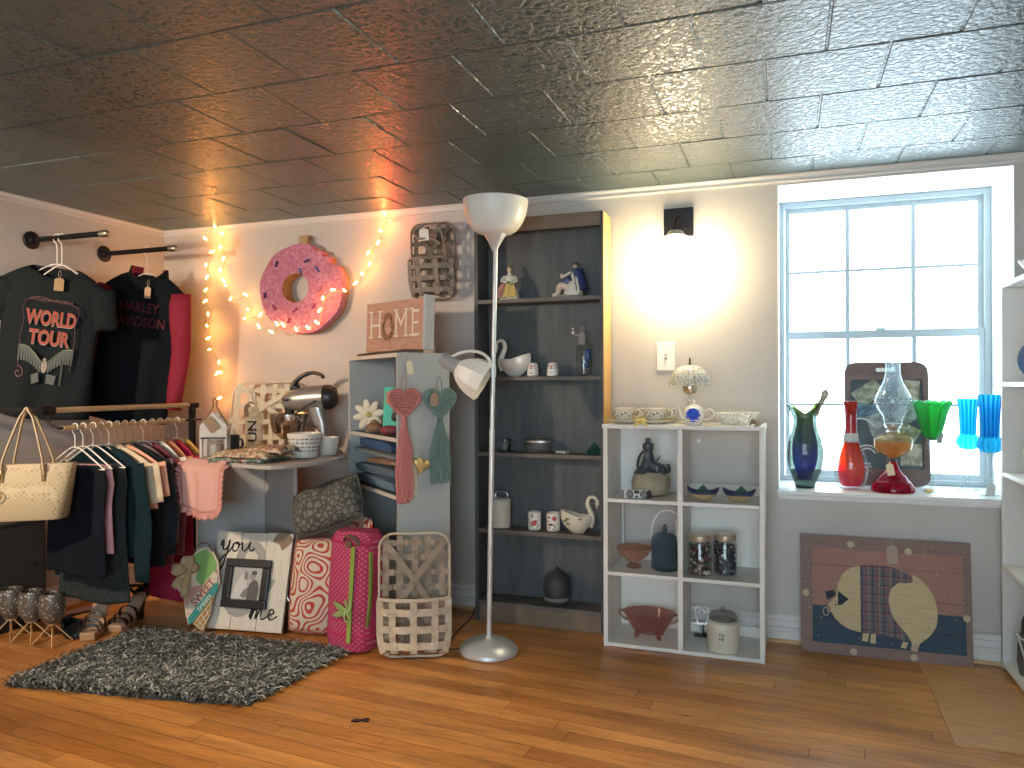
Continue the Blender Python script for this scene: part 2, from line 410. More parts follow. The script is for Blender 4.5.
# the window in its deep white reveal
winm = pm('window_paint', (.44,.51,.54), .4); revm = pm('reveal_paint', (.78,.80,.80), .35, bump=(10,.12))
fy0, fy1 = YB+WD-.05, YB+WD
W0, W1, Z0, Z1 = WX0+.003, WX1-.003, .686, WZ1-.003
mb = MB()
for x in ((W0, W0+.025), (W1-.025, W1)): mb.bx(x[0], x[1], fy0, fy1, Z0, Z1)
mb.bx(W0+.0252, W1-.0252, fy0, fy1, Z1-.028, Z1); mb.bx(W0+.0252, W1-.0252, fy0, fy1, Z0, Z0+.022)
win = struct('window_1', mb, winm, smooth=False, bev=.002)
zm = at(900, 334, y=3.98).z; ix0, ix1 = W0+.027, W1-.027
def sash(name, z0, z1, y0, y1, bot, top):
    mb = MB(); s_ = .022
    mb.bx(ix0, ix0+s_, y0, y1, z0, z1); mb.bx(ix1-s_, ix1, y0, y1, z0, z1); mb.bx(ix0+s_, ix1-s_, y0, y1, z0, z0+bot); mb.bx(ix0+s_, ix1-s_, y0, y1, z1-top, z1)
    o = obj(name, mb, winm, win, smooth=False, bev=.0015)
    mb = MB(); w_ = ix1-ix0
    for k in (1, 2): mb.bx(ix0+w_*k/3-.0095, ix0+w_*k/3+.0095, y0+.006, y1-.004, z0+bot*.5, z1-top*.5)
    zc = (z0+bot+z1-top)/2; mb.bx(ix0+.01, ix1-.01, y0+.007, y1-.005, zc-.0065, zc+.0065)
    obj('muntins', mb, winm, o, smooth=False)
    mb = MB(); mb.bx(ix0+.01, ix1-.01, (y0+y1)/2+.001, (y0+y1)/2+.004, z0+.01, z1-.01)
    obj('pane', mb, thin('window_glass', (.97,.99,.99), .02, .2), o, smooth=False)
sash('upper_sash', zm-.012, Z1-.030, fy0+.026, fy1-.004, .036, .022)
sash('lower_sash', Z0+.024, zm+.02, fy0+.002, fy0+.024, .03, .036)
mb = MB(); mb.bx((ix0+ix1)/2-.03, (ix0+ix1)/2+.03, fy0-.012, fy0+.002, Z0+.05, Z0+.062); mb.bx((ix0+ix1)/2-.02, (ix0+ix1)/2+.02, fy0-.006, fy0+.01, zm+.02, zm+.032)
obj('sash_lift', mb, winm, win, smooth=False)
mb = MB(); mb.bx(WX0-.0005, WX0+.0025, YB-.001, fy0, .686, WZ1); mb.bx(WX1-.0025, WX1+.0005, YB-.001, fy0, .686, WZ1); mb.bx(WX0+.0025, WX1-.0025, YB-.001, fy0, WZ1-.0025, WZ1+.0005)
obj('reveal', mb, revm, win, smooth=False)
mb = MB(); mb.bx(WX0-.004, WX1, YB-.028, YB+WD-.002, .664, .685); mb.bx(WX0-.002, WX1, YB-.012, YB-.0005, .645, .664)
obj('sill', mb, pm('sill_paint', (.76,.77,.77), .3, bump=(9,.1)), win, smooth=False, bev=.004)
SZ = .685
# sash bars in the added window opening
mb = MB()
for x in (FX0, FX0+.65, FX1-.65-.03, FX1-.03): mb.bx(x, x+.03, YF-.12, YF-.08, FZ0, FZ1)
for z in (FZ0, (FZ0+FZ1)/2, FZ1-.03): mb.bx(FX0, FX1, YF-.121, YF-.079, z, z+.03)
struct('added_window', mb, winm, smooth=False)

# loose plywood sheet on the floor by the right shelf
mb = MB(); mb.prismz([(.512,3.585),(.505,2.76),(.80,2.77),(.80,3.585)], 0, .004)
tag(obj('plywood_sheet', mb, mat_patch(), smooth=False), 'thin yellow plywood sheet lying on the floor below the pig picture', 'board')

# ------------------------------------------------------------------ camera and light
cam = bpy.data.objects.new('camera', bpy.data.cameras.new('camera')); C.objects.link(cam)
cam.data.sensor_width = 36; cam.data.lens = CF/1024*36; cam.data.clip_start = .02
cam.matrix_world = M(((RT.x,UP.x,-FW.x,0),(RT.y,UP.y,-FW.y,0),(RT.z,UP.z,-FW.z,CH),(0,0,0,1)))
sc = bpy.context.scene; sc.camera = cam
def light(name, typ, loc, power, col, size=.05):
    d = bpy.data.lights.new(name, typ); d.energy = power; d.color = col
    if typ == 'POINT': d.shadow_soft_size = size
    o = bpy.data.objects.new(name, d); C.objects.link(o); o.location = loc; return o
lamp = light('left_key_spot', 'SPOT', (-3.2, .80, 1.66), 150, (1,.75,.52))  # added unseen key at the left, its cone kept off the right side
lamp.data.spot_size = R(80); lamp.data.spot_blend = .45; lamp.data.shadow_soft_size = .06
lamp.rotation_euler = (R(90-17), 0, R(-9))
down = light('added_downlight', 'SPOT', (-1.35, 1.08, ZC-.02), 165, (1,.76,.49))  # added out of view to brighten the floor with a warm cone
down.data.spot_size = R(92); down.data.spot_blend = .35; down.data.shadow_soft_size = .06
w = bpy.data.worlds.new('sky'); sc.world = w; w.use_nodes = True
bg = w.node_tree.nodes['Background']; bg.inputs['Color'].default_value = (.72,.89,1,1); bg.inputs['Strength'].default_value = 8.5
sc.view_settings.view_transform = 'Standard'; sc.view_settings.look = 'None'; sc.view_settings.gamma = 1; sc.view_settings.use_curve_mapping = False
sc.view_settings.exposure = 0.32
sc.cycles.use_denoising = True; sc.cycles.max_bounces = 10; sc.cycles.transparent_max_bounces = 16; sc.cycles.diffuse_bounces = 4; sc.cycles.sample_clamp_indirect = 6
sc.cycles.caustics_reflective = False; sc.cycles.caustics_refractive = False
# ------------------------------------------------------------------ wall sconce and switch
sg = thing('wall_sconce', 'black wall sconce with one glowing globe above the white organizer shelf', 'wall lamp', (-.475, YB, 1.83))
mb = MB(); mb.bx(-.068, .068, -.022, -.0005, .02, .155); obj('backplate', mb, blackmetal, sg, smooth=False, bev=.003)
mb = MB(); mb.tube(spl([(0,-.022,.09),(0,-.075,.10),(0,-.11,.075),(0,-.11,.03)]), .009, 10)
for x in (-.035, .035): mb.ell((x,-.024,.06), .006, 8, 6)
obj('arm', mb, blackmetal, sg)
mb = MB(); mb.lathe([(.012,.035),(.03,.03),(.045,.01),(.05,-.012),(.042,-.015),(.035,-.01)], 24, (0,-.11,0)); obj('collar', mb, brushed, sg)
mb = MB(); mb.ell((0,-.135,-.115), (.125,.125,.125), 32, 20)
obj('globe', mb, pm('globe_glow', (.9,.85,.7), .5, emis=(1,.82,.52), es=28.0), sg)
sw = thing('light_switch', 'white light switch plate on the wall left of the glass lamp', 'light switch', (at(666,357,y=YB).x, YB, 1.29))
mb = MB(); mb.bx(-.044, .044, -.008, -.0005, -.066, .066); obj('plate', mb, white, sw, smooth=False, bev=.004)
mb = MB(); mb.bx(-.006, .006, -.0095, -.0079, -.013, .013); obj('slot', mb, pm('slot_grey', (.25,.25,.24), .6), sw, smooth=False)
mb = MB(); mb.box((0,-.014,.004), (.008,.014,.010), M.Rotation(R(20),4,'X')); obj('toggle', mb, ceramic, sw, smooth=False)

# ------------------------------------------------------------------ floor lamp with reading arm
lp = thing('floor_lamp', 'silver torchiere floor lamp with a white bowl shade and a side reading lamp', 'floor lamp', (-1.22, 3.055, 0), rot=(0, R(1.15), 0))
lp.scale = (1, 1, .989)
silver = pm('lamp_silver', (.62,.65,.66), .38, .55)
mb = MB(); mb.lathe([(.122,0),(.128,.008),(.126,.022),(.108,.04),(.085,.052),(.05,.06),(.018,.066),(.012,.075)], 40); obj('base', mb, silver, lp)
mb = MB(); mb.cyl((0,0,.06), (0,0,.95), .0115, seg=16); mb.cyl((0,0,.95), (.004,0,1.80), .0095, seg=16); mb.lathe([(.0125,0),(.0125,.05)], 16, (0,0,.93)); mb.lathe([(.0135,0),(.0135,.05)], 16, (0,0,1.21)); obj('pole', mb, silver, lp)
mb = MB(); mb.lathe([(.012,1.76),(.016,1.775),(.03,1.80),(.044,1.822),(.050,1.835),(.046,1.836)], 28); obj('shade_cup', mb, silver, lp)
shade = pm('opal_plastic', (.82,.81,.74), .35, trans=0, sss=.25)
mb = MB(); n = 10
prof = [(.05+.091*sin(pi/2*i/n)**.75, 1.832+.148*(1-cos(pi/2*i/n))**.8) for i in range(n+1)]
prof += [(r-.003, z+.001) for r, z in reversed(prof)][:-1]
mb.lathe(prof, 44); obj('bowl_shade', mb, shade, lp)
arm = spl([(0,-.005,1.235),(-.012,-.02,1.285),(-.05,-.03,1.315),(-.12,-.035,1.318),(-.192,-.038,1.288)], 6)
mb = MB(); mb.tube(arm, .007, 10); obj('reading_arm', mb, pm('arm_white', (.7,.71,.7), .4), lp)
# reading head: grey socket then a flared scoop of a shade, tilted down to the right
hm = M.Translation((-.196,-.04,1.272)) @ M.Scale(1.22,4) @ M.Rotation(R(118),4,'Y') @ M.Rotation(R(-12),4,'X')
mb = MB(); mb.lathe([(.014,-.03),(.024,-.028),(.026,0),(.026,.04),(.022,.044)], 20, m=hm); obj('socket', mb, pm('socket_grey', (.28,.29,.30), .5), lp)
pr_ = [(.024,.036),(.045,.055),(.064,.085),(.073,.115),(.078,.15)]; pr_ += [(r-.003, z) for r, z in reversed(pr_)]
mb = MB(); mb.lathe(pr_, 8, m=hm @ M.Rotation(R(22),4,'Z')); obj('reading_shade', mb, shade, lp, ang=25)
# cable from the lamp over the floor to behind the basket
mb = MB(); mb.tube(spl([(-1.34,3.06,.006),(-1.39,3.02,.005),(-1.43,3.12,.005),(-1.46,3.28,.005),(-1.475,3.45,.005),(-1.50,3.57,.02)],8), .0035, 6)
tag(obj('lamp_cable', mb, blackplastic), 'thin black cable running over the floor behind the silver lamp base', 'cable')

# ------------------------------------------------------------------ tall dark bookcase
BX0, BX1, BY0, BY1, BZ = -1.447, -.797, 3.448, 3.602, 1.968
bk = thing('bookcase', 'tall narrow dark bookcase behind the silver floor lamp', 'bookcase', ((BX0+BX1)/2, (BY0+BY1)/2, 0))
bkm = mat_wood('dark_stained_wood', (.045,.050,.054), (.082,.085,.088), (10,10,1), .5)
pine = mat_wood('raw_pine_edge', (.50,.29,.10), (.64,.42,.18), (18,18,1), .5)
hw, hd = (BX1-BX0)/2, (BY1-BY0)/2
mb = MB(); mb.bx(-hw, -hw+.018, -hd, hd, 0, BZ); obj('side_panel', mb, bkm, bk, smooth=False)
mb = MB(); mb.bx(hw-.018, hw-.004, -hd, hd, 0, BZ); obj('side_panel', mb, bkm, bk, smooth=False)
mb = MB(); mb.bx(hw-.0038, hw, -hd+.001, hd, 0, BZ-.002); o = obj('outer_face', mb, pine, bk, smooth=False); o['label'] = 'unpainted pine outer face'
mb = MB(); mb.bx(-hw+.018, hw-.018, hd-.008, hd, .09, BZ)
obj('back_panel', mb, mat_wood('bookcase_back', (.050,.060,.066), (.105,.112,.114), (5,5,.7), .55, 3), bk, smooth=False)
mb = MB(); mb.bx(-hw+.018, hw-.018, -hd, hd-.008, BZ-.02, BZ); mb.bx(-hw+.018, hw-.018, -hd, -hd+.016, BZ-.065, BZ-.02); obj('top_rail', mb, mat_wood('brown_rail', (.16,.11,.075), (.22,.16,.11), (1,10,10)), bk, smooth=False)
BSH = [1.576, 1.2, .828, .452, .10]
for z in BSH:
    mb = MB(); mb.bx(-hw+.018, hw-.018, -hd+.002, hd-.008, z-.018, z); obj('shelf', mb, mat_wood('shelf_wood', (.10,.085,.075), (.17,.145,.125), (1,10,10)), bk, smooth=False)
mb = MB(); mb.bx(-hw+.018, hw-.018, -hd+.006, -hd+.022, 0, .082); obj('kick_board', mb, mat_wood('brown_rail', (.16,.11,.075), (.22,.16,.11), (1,10,10)), bk, smooth=False)
BKY = (BY0+BY1)/2
def onbook(px, lvl, dy=0): return (at(px, 384, y=BKY+dy).x, BKY+dy, BSH[lvl]+.0012)

# porcelain figures on the top shelf -------------------------------------------------
porc = pm('porcelain', (.68,.67,.62), .25, coat=.3)
skinp = pm('porcelain_skin', (.72,.58,.48), .3)
fg = thing('lady_figurine', 'porcelain lady in a wide white gown sitting on the top shelf', 'figurine', onbook(510, 0, -.01), R(15))
mb = MB(); mb.lathe([(.052,0),(.05,.012),(.044,.03),(.034,.055),(.022,.072),(.02,.08)], 26, sx=1.05, sy=.72, wob=lambda a,z: 1+.07*sin(7*a)*(1-z/.09)); obj('gown', mb, porc, fg)
mb = MB(); mb.surf(lambda u,v: V((-.018-.034*v+.012*sin(u*9), -.030-.014*v+.01*(u-.5)-.004*sin(u*6), .078-.070*v))+V((.04*(u-.5)*(1+.5*v),0,0)), 12, 8); obj('pink_drape', mb, pm('porcelain_pink', (.50,.24,.20), .35), fg, solid=.006)
mb = MB(); mb.surf(lambda u,v: V((.004+.030*(u-.5)*(1.3+v), -.034-.012*v-.004*sin(u*7), .078-.068*v)), 12, 8); obj('yellow_drape', mb, pm('porcelain_yellow', (.62,.46,.16), .35), fg, solid=.006)
mb = MB(); mb.surf(lambda u,v: V((.008+.026*(u-.5), -.032+.004*sin(u*5), .09-.022*v)), 8, 4); obj('green_sash', mb, pm('porcelain_green', (.16,.30,.12), .35), fg, solid=.005)
mb = MB(); mb.lathe([(.02,.076),(.024,.09),(.027,.105),(.025,.118),(.012,.126),(.008,.133),(.008,.14)], 18, sy=.7); mb.tube(spl([(-.024,0,.116),(-.036,-.012,.10),(-.034,-.028,.09),(-.012,-.034,.086)]), [.008]*6+[.007]*6+[.006]*7, 10); mb.tube(spl([(.024,0,.116),(.036,-.012,.10),(.03,-.028,.088),(.008,-.036,.084)]), [.008]*6+[.007]*6+[.006]*7, 10); obj('torso', mb, porc, fg)
mb = MB(); mb.ell((0,-.002,.150), (.0115,.0125,.0145), 16, 12); mb.ell((0,-.0145,.148), (.002,.003,.003), 6, 5); obj('head', mb, skinp, fg)
mb = MB(); mb.ell((0,.003,.157), (.0135,.0135,.012), 14, 10); mb.ell((0,.008,.170), (.008,.008,.007), 10, 8); obj('hair', mb, pm('porcelain_hair', (.34,.30,.22), .4), fg)

fg = thing('couple_figurine', 'porcelain figure group with a blue coat at the right of the top shelf', 'figurine', onbook(570, 0, -.005), R(-8))
navy = pm('porcelain_navy', (.035,.05,.16), .3)
mb = MB(); mb.ell((-.01,0,.0085), (.085,.045,.008), 24, 6); obj('base', mb, porc, fg)
mb = MB(); mb.lathe([(.046,0),(.044,.02),(.034,.05),(.024,.07)], 22, (.02,-.004,.008), sy=.75, wob=lambda a,z: 1+.06*sin(6*a)); obj('white_skirt', mb, porc, fg)
mb = MB(); mb.tube(spl([(.0,-.012,.05),(-.035,-.022,.06),(-.05,-.025,.03),(-.06,-.03,.014),(-.074,-.034,.012)]), [.015]*12+[.010]*13, 10); mb.tube(spl([(.0,.012,.05),(-.04,.0,.055),(-.06,-.01,.02),(-.075,-.012,.014)]), [.015]*6+[.010]*13, 10); obj('legs', mb, skinp, fg)
mb = MB(); mb.lathe([(.022,.0),(.03,.02),(.028,.04),(.012,.05)], 18, (-.012,-.006,.055), sy=.75); obj('blue_bodice', mb, navy, fg)
mb = MB(); mb.surf(lambda u,v: V((.035+.03*cos(-.9+u*2.6)*(1+.2*v)+.02*v, -.03*sin(-.9+u*2.6)*1.2+.002, .135-.105*v)), 14, 8); obj('blue_coat', mb, navy, fg, solid=.008)
mb = MB(); mb.lathe([(.018,0),(.026,.03),(.024,.05),(.01,.06)], 16, (.03,.004,.07), sy=.75); mb.tube(spl([(.015,-.02,.118),(-.008,-.03,.105),(-.03,-.028,.10)]), .007, 8); mb.tube(spl([(.045,-.03,.10),(.06,-.045,.05),(.07,-.05,.012)]), .006, 8); obj('white_trim', mb, porc, fg)
mb = MB(); mb.ell((.032,-.004,.146), (.012,.013,.015), 14, 10); mb.ell((.030,-.018,.145), (.002,.003,.003), 6, 5); obj('head', mb, skinp, fg)
mb = MB(); mb.ell((-.03,-.02,.104), (.011,.011,.013), 14, 10); obj('head', mb, skinp, fg)
mb = MB(); mb.lathe([(.022,0),(.018,.004),(.011,.006),(.011,.014),(.004,.017)], 16, (.034,0,.155), sx=1, sy=.8); obj('hat', mb, pm('porcelain_darkhair', (.09,.07,.06), .4), fg)
mb = MB(); mb.ell((-.026,-.016,.11), (.011,.011,.01), 12, 8); obj('hair', mb, pm('porcelain_darkhair', (.09,.07,.06), .4), fg)

# second shelf ------------------------------------------------------------------------
def swan(name, label, loc, rz, s, mat, flowers=False, leftfacing=True):
    t = thing(name, label, 'swan planter', loc, rz)
    f = -1 if leftfacing else 1
    mb = MB()
    def body(u, v):
        a = TAU*u; q = .40+.60*sin(min(1, v*1.25)*pi/2)
        z = v*.085+.03*max(0, -cos(a)*f*-1 if False else cos(a)*-f)*v*v
        return V((cos(a)*.072*q*(1.25 if cos(a)*f < 0 else 1), sin(a)*.048*q, z+.004))*s
    mb.surf(body, 36, 12, True); mb.prismz([(cos(TAU*k/18)*.03*s, sin(TAU*k/18)*.02*s) for k in range(18)], .001, .005*s)
    obj('body', mb, mat, t, solid=.005*s)
    mb = MB(); nk = [(f*.060,0,.03),(f*.074,0,.075),(f*.060,0,.115),(f*.048,0,.150),(f*.058,0,.180),(f*.082,0,.184),(f*.098,0,.165),(f*.099,0,.15)]
    P = spl([V(p)*s for p in nk], 5); n = len(P)
    mb.tube(P, [(.018-.009*min(1, i/n*1.5))*s for i in range(n)], 12); mb.ell(V((f*.098,0,.152))*s, (.011*s,.009*s,.016*s), 12, 8)
    mb.tube([V((f*.098,0,.142))*s, V((f*.093,0,.122))*s], [.007*s,.002*s], 8); obj('neck', mb, mat, t)
    return t
swan('swan_planter', 'plain white swan planter on the second bookcase shelf', onbook(514, 1), 0, .96, ceramic)
sh = thing('salt_shaker', 'left white shaker with a red face print beside the white swan', 'shaker', onbook(533, 1), group=None)
mb = MB(); mb.lathe([(.026,0),(.030,.004),(.029,.03),(.024,.058),(.021,.064),(.004,.068)], 24); obj('body', mb, ceramic, sh)
def curved(parent, name, mat, r, zc, shapes, e=.0006, a0=-90):
    """little flat shapes (outline lists in metres) wrapped on a round body of radius r(z)"""
    mb = MB()
    for sh_ in shapes:
        n = len(sh_); cx = sum(p[0] for p in sh_)/n; cz = sum(p[1] for p in sh_)/n
        def P(x, z): 
            rr = r(zc+z)+e; a = R(a0)+x/rr; return V((rr*cos(a), rr*sin(a), zc+z))
        c = mb.bm.verts.new(P(cx, cz)); vs = [mb.bm.verts.new(P(*p)) for p in sh_]
        for i in range(n): mb._f([c, vs[i], vs[(i+1)%n]])
    return obj(name, mb, mat, parent)
rr_ = lambda z: .0305-.0065*max(0, (z-.004)/.06)
def el(cx, cz, rx, rz, n=14): return [(cx+rx*cos(TAU*k/n), cz+rz*sin(TAU*k/n)) for k in range(n)]
def bar(x0, z0, x1, z1, w):
    d = V((x1-x0, z1-z0)); L_ = d.length or 1; q = V((-d.y, d.x))/L_*w/2
    return [(x0+q.x, z0+q.y), (x0-q.x, z0-q.y), (x1-q.x, z1-q.y), (x1+q.x, z1+q.y)]
redp = pm('print_red', (.42,.05,.04), .4); bluep = pm('print_slate', (.08,.09,.14), .5)
curved(sh, 'red_print', redp, rr_, .03, [el(0,.016,.020,.005), el(-.017,.002,.006,.009), el(.017,.002,.006,.009), el(0,-.012,.017,.005)])
curved(sh, 'dark_print', bluep, rr_, .03, [el(0,.002,.010,.008), bar(-.018,.024,.018,.024,.004)], .0009)
dup(sh, onbook(553, 1), label='right white shaker with a red face print, nearer the clear bottle')
bt = thing('glass_decanter', 'tall clear glass bottle with a grey tag on the second bookcase shelf', 'bottle', onbook(584, 1))
mb = MB(); mb.lathe([(.036,0),(.038,.006),(.038,.14),(.032,.155),(.014,.17),(.012,.215),(.016,.222),(.013,.222),(.010,.215),(.011,.172),(.030,.152),(.035,.138),(.035,.01),(.004,.008)], 24); obj('body', mb, clear, bt)
mb = MB(); mb.ell((0,0,.236), (.012,.012,.014), 14, 8); mb.cyl((0,0,.205), (0,0,.228), .008, .010); obj('stopper', mb, clear, bt)
mb = MB(); mb.ell((.024,-.026,.10), (.017,.012,.03), 12, 8); mb.ell((.022,-.032,.055), (.012,.01,.018), 10, 8); obj('blue_ornament', mb, pm('blue_glazed', (.03,.07,.2), .3), bt)
mb = MB(); mb.ell((-.05,-.01,.208), .009, 10, 6); mb.ell((-.052,-.01,.226), .006, 8, 6); mb.tube([(-.05,-.01,.2),(-.012,-.008,.19)], .0015, 5); obj('bead_charm', mb, ceramic, bt)
hangtag(bt, (0,-.042,.205), .034, .056, pm('grey_card', (.22,.22,.22), .8))
# third shelf: small glass things
gg = thin('grey_glass', (.78,.82,.82), .05, .5, ((.45,.46,.46), .22))
tagn = thing('glass_jar', 'small clear glass jar on the third bookcase shelf near the lamp pole', 'jar', onbook(505, 2))
mb = MB(); mb.lathe([(.026,0),(.028,.004),(.028,.055),(.025,.058),(.025,.005),(.004,.004)], 20); obj('body', mb, gg, tagn)
mb = MB(); mb.lathe([(.029,.052),(.029,.064),(.004,.066)], 20); obj('rim', mb, gg, tagn)
cs = thing('glass_casket', 'oval glass box with a silver rim on the third bookcase shelf', 'box', onbook(538, 2))
mb = MB(); mb.lathe([(.068,0),(.072,.004),(.074,.05),(.068,.05),(.066,.008),(.004,.006)], 32, sy=.62); obj('bowl', mb, gg, cs)
mb = MB(); mb.lathe([(.076,.05),(.076,.06),(.06,.066),(.004,.068)], 32, sy=.62); mb.ell((0,0,.074), (.02,.012,.008), 12, 6); obj('lid', mb, pm('pewter', (.35,.34,.33), .35, .8), cs)
tg = obj('stone_tile', MB().prismz([(-.03,-.012),(.02,-.016),(.034,.004),(.01,.016),(-.024,.012)], 0, .014), pm('grey_stone', (.3,.3,.3), .7), None, onbook(562, 2, -.02), bev=.003); tag(tg, 'small flat grey piece lying on the third bookcase shelf', 'ornament')
gp = obj('glass_pyramid', MB().rings([[(x*.032,y*.03,0) for x,y in ((-1,-1),(1,-1),(1,1),(-1,1))],[(x*.028,y*.026,.018) for x,y in ((-1,-1),(1,-1),(1,1),(-1,1))],[(x*.002,y*.002,.055) for x,y in ((-1,-1),(1,-1),(1,1),(-1,1))]]), thin('teal_glass', (.35,.75,.68), .05, .4, ((.03,.2,.18), .4)), None, onbook(594, 2), smooth=False)
tag(gp, 'green glass pyramid at the right end of the third bookcase shelf', 'ornament')
# fourth shelf
cn = thing('canister', 'cream lidded canister with a loop handle behind the lamp pole', 'canister', onbook(501, 3))
mb = MB(); mb.lathe([(.044,0),(.047,.004),(.048,.13),(.044,.135)], 28); obj('body', mb, pm('cream_enamel', (.62,.57,.48), .4), cn)
mb = MB(); mb.lathe([(.049,.131),(.050,.140),(.04,.148),(.004,.151)], 28); obj('lid', mb, pm('cream_lid', (.52,.49,.43), .4), cn)
mb = MB(); mb.tube(spl([(-.03,0,.146),(-.032,0,.165),(-.015,0,.175),(.015,0,.175),(.032,0,.165),(.03,0,.146)]), .004, 8); obj('lid_handle', mb, brushed, cn)
flower = pm('print_rose', (.52,.09,.08), .5); stem = pm('print_brown', (.14,.07,.04), .5); leafp = pm('print_green', (.2,.24,.1), .5)
cup = thing('tumbler', 'white tumbler with one big red flower on the fourth bookcase shelf', 'tumbler', onbook(534, 3))
cupprof = [(.030,0),(.033,.004),(.034,.085),(.0325,.086),(.031,.01),(.004,.008)]
mb = MB(); mb.lathe(cupprof, 24); obj('body', mb, ceramic, cup); rc = lambda z: .0332+.0008*z/.08
curved(cup, 'flower_print', flower, rc, .04, [el(.008,-.006,.015,.013), el(.016,.002,.008,.008)])
curved(cup, 'stem_print', stem, rc, .04, [bar(-.03,.02,.0,-.025,.004), bar(0,.04,.004,.022,.006), bar(.004,.022,-.012,.036,.003), bar(.02,-.03,.032,-.012,.004)], .0009)
cup2 = thing('tumbler', 'white tumbler with birds and red blossom, next to the swan dish', 'tumbler', onbook(553, 3))
mb = MB(); mb.lathe(cupprof, 24); obj('body', mb, ceramic, cup2)
curved(cup2, 'blossom_print', flower, rc, .04, [el(.014,.022,.011,.012)]); curved(cup2, 'blossom_print', flower, rc, .04, [el(-.014,-.024,.006,.006)])
curved(cup2, 'bird_print', stem, rc, .04, [el(-.006,-.008,.014,.006), bar(-.018,-.002,-.028,.012,.005), el(-.014,.026,.01,.004), bar(.006,-.006,.02,-.022,.004)], .0009)
curved(cup2, 'leaf_print', leafp, rc, .04, [el(-.02,.008,.006,.003)], .0009); curved(cup2, 'leaf_print', leafp, rc, .04, [el(.012,-.03,.007,.003)], .0009)
sw2 = swan('swan_dish', 'cream swan dish with painted leaves on the fourth bookcase shelf', onbook(578, 3, -.01), R(10), .92, pm('cream_glaze', (.70,.65,.52), .25), leftfacing=False)
mb = MB()
for k, (x, z) in enumerate(((-.05,.07),(-.03,.055),(-.06,.06),(-.02,.075),(.01,.07),(-.045,.045))): mb.ell((x,-.044+.01*(k%2),z), (.012,.004,.006), 10, 6, None)
obj('leaf_relief', mb, pm('olive_glaze', (.26,.25,.12), .4), sw2)
# bottom compartment
bw = thing('round_basket', 'dark round lidded pot in the bottom of the bookcase', 'pot', onbook(556, 4, -.004))
mb = MB(); mb.lathe([(.046,0),(.058,.02),(.066,.06),(.064,.10),(.060,.115)], 26); obj('body', mb, pm('dark_pot', (.05,.052,.055), .5), bw)
mb = MB(); mb.lathe([(.062,.113),(.062,.122),(.046,.145),(.02,.158),(.01,.168),(.004,.18)], 26); obj('lid', mb, pm('dark_pot', (.05,.052,.055), .5), bw)
mb = MB(); mb.lathe([(.0595,.02),(.063,.03),(.0625,.036)], 26, sx=1.0); obj('band', mb, pm('pot_band', (.22,.22,.22), .5), bw)
# ------------------------------------------------------------------ white six-cube organizer
OX0, OX1, OY0, OY1, OZ = -.768, -.088, 3.30, 3.595, .984
og = thing('cube_organizer', 'white six-cube organizer shelf standing below the wall sconce', 'shelf', ((OX0+OX1)/2, (OY0+OY1)/2, 0))
ow, od = (OX1-OX0)/2, (OY1-OY0)/2
for sx in (-1, 1):
    mb = MB(); mb.bx(*(sorted((sx*ow, sx*(ow-.02)))), -od, od, 0, OZ-.018); obj('side_panel', mb, melamine, og, smooth=False, bev=.0015)
mb = MB(); mb.bx(-ow-.004, ow+.004, -od-.004, od, OZ-.018, OZ); obj('top', mb, melamine, og, smooth=False, bev=.002)
xd = at(680, 500, y=OY0).x-(OX0+OX1)/2
OSH = [.0, .332, .656]
for z in OSH:
    mb = MB(); mb.bx(-ow+.02, ow-.02, -od+.001, od, max(z-.016, .002), max(z, .018)); obj('shelf', mb, melamine, og, smooth=False, bev=.0015)
zt = [.018, .332, .656, OZ-.018+.016]
for i in range(3):
    mb = MB(); mb.bx(xd-.011, xd+.011, -od+.002, od, zt[i], zt[i+1]-.016); obj('divider', mb, melamine, og, smooth=False, bev=.0015)
    back_left = i in (0, 2)
    mb = MB(); a, b = (-ow+.02, xd-.011) if back_left else (xd+.011, ow-.02)
    mb.bx(a, b, od-.006, od-.001, zt[i], zt[i+1]-.016); obj('back_panel', mb, melamine, og, smooth=False)
for (a, b, i) in ((-ow+.02, xd-.011, 1), (xd+.011, ow-.02, 2), (xd+.011, ow-.02, 0)):
    mb = MB(); mb.bx(a, b, od-.015, od-.001, zt[i], zt[i]+.045); obj('back_rail', mb, melamine, og, smooth=False)
mb = MB(); mb.bx(-ow+.028, -ow+.036, od-.03, od-.022, zt[1]+.046, zt[2]-.017); obj('cable_cover', mb, white, og, smooth=False)
mb = MB(); mb.cyl((xd+.05,od-.001,.90), (xd+.05,od-.02,.90), .006, .009, 12); obj('peg', mb, ceramic, og)
T1 = OZ
def oorg(px, py, y=3.44, lvl=None): return (at(px, py, y=y).x, y, T1 if lvl is None else (zt[lvl]+.0012))
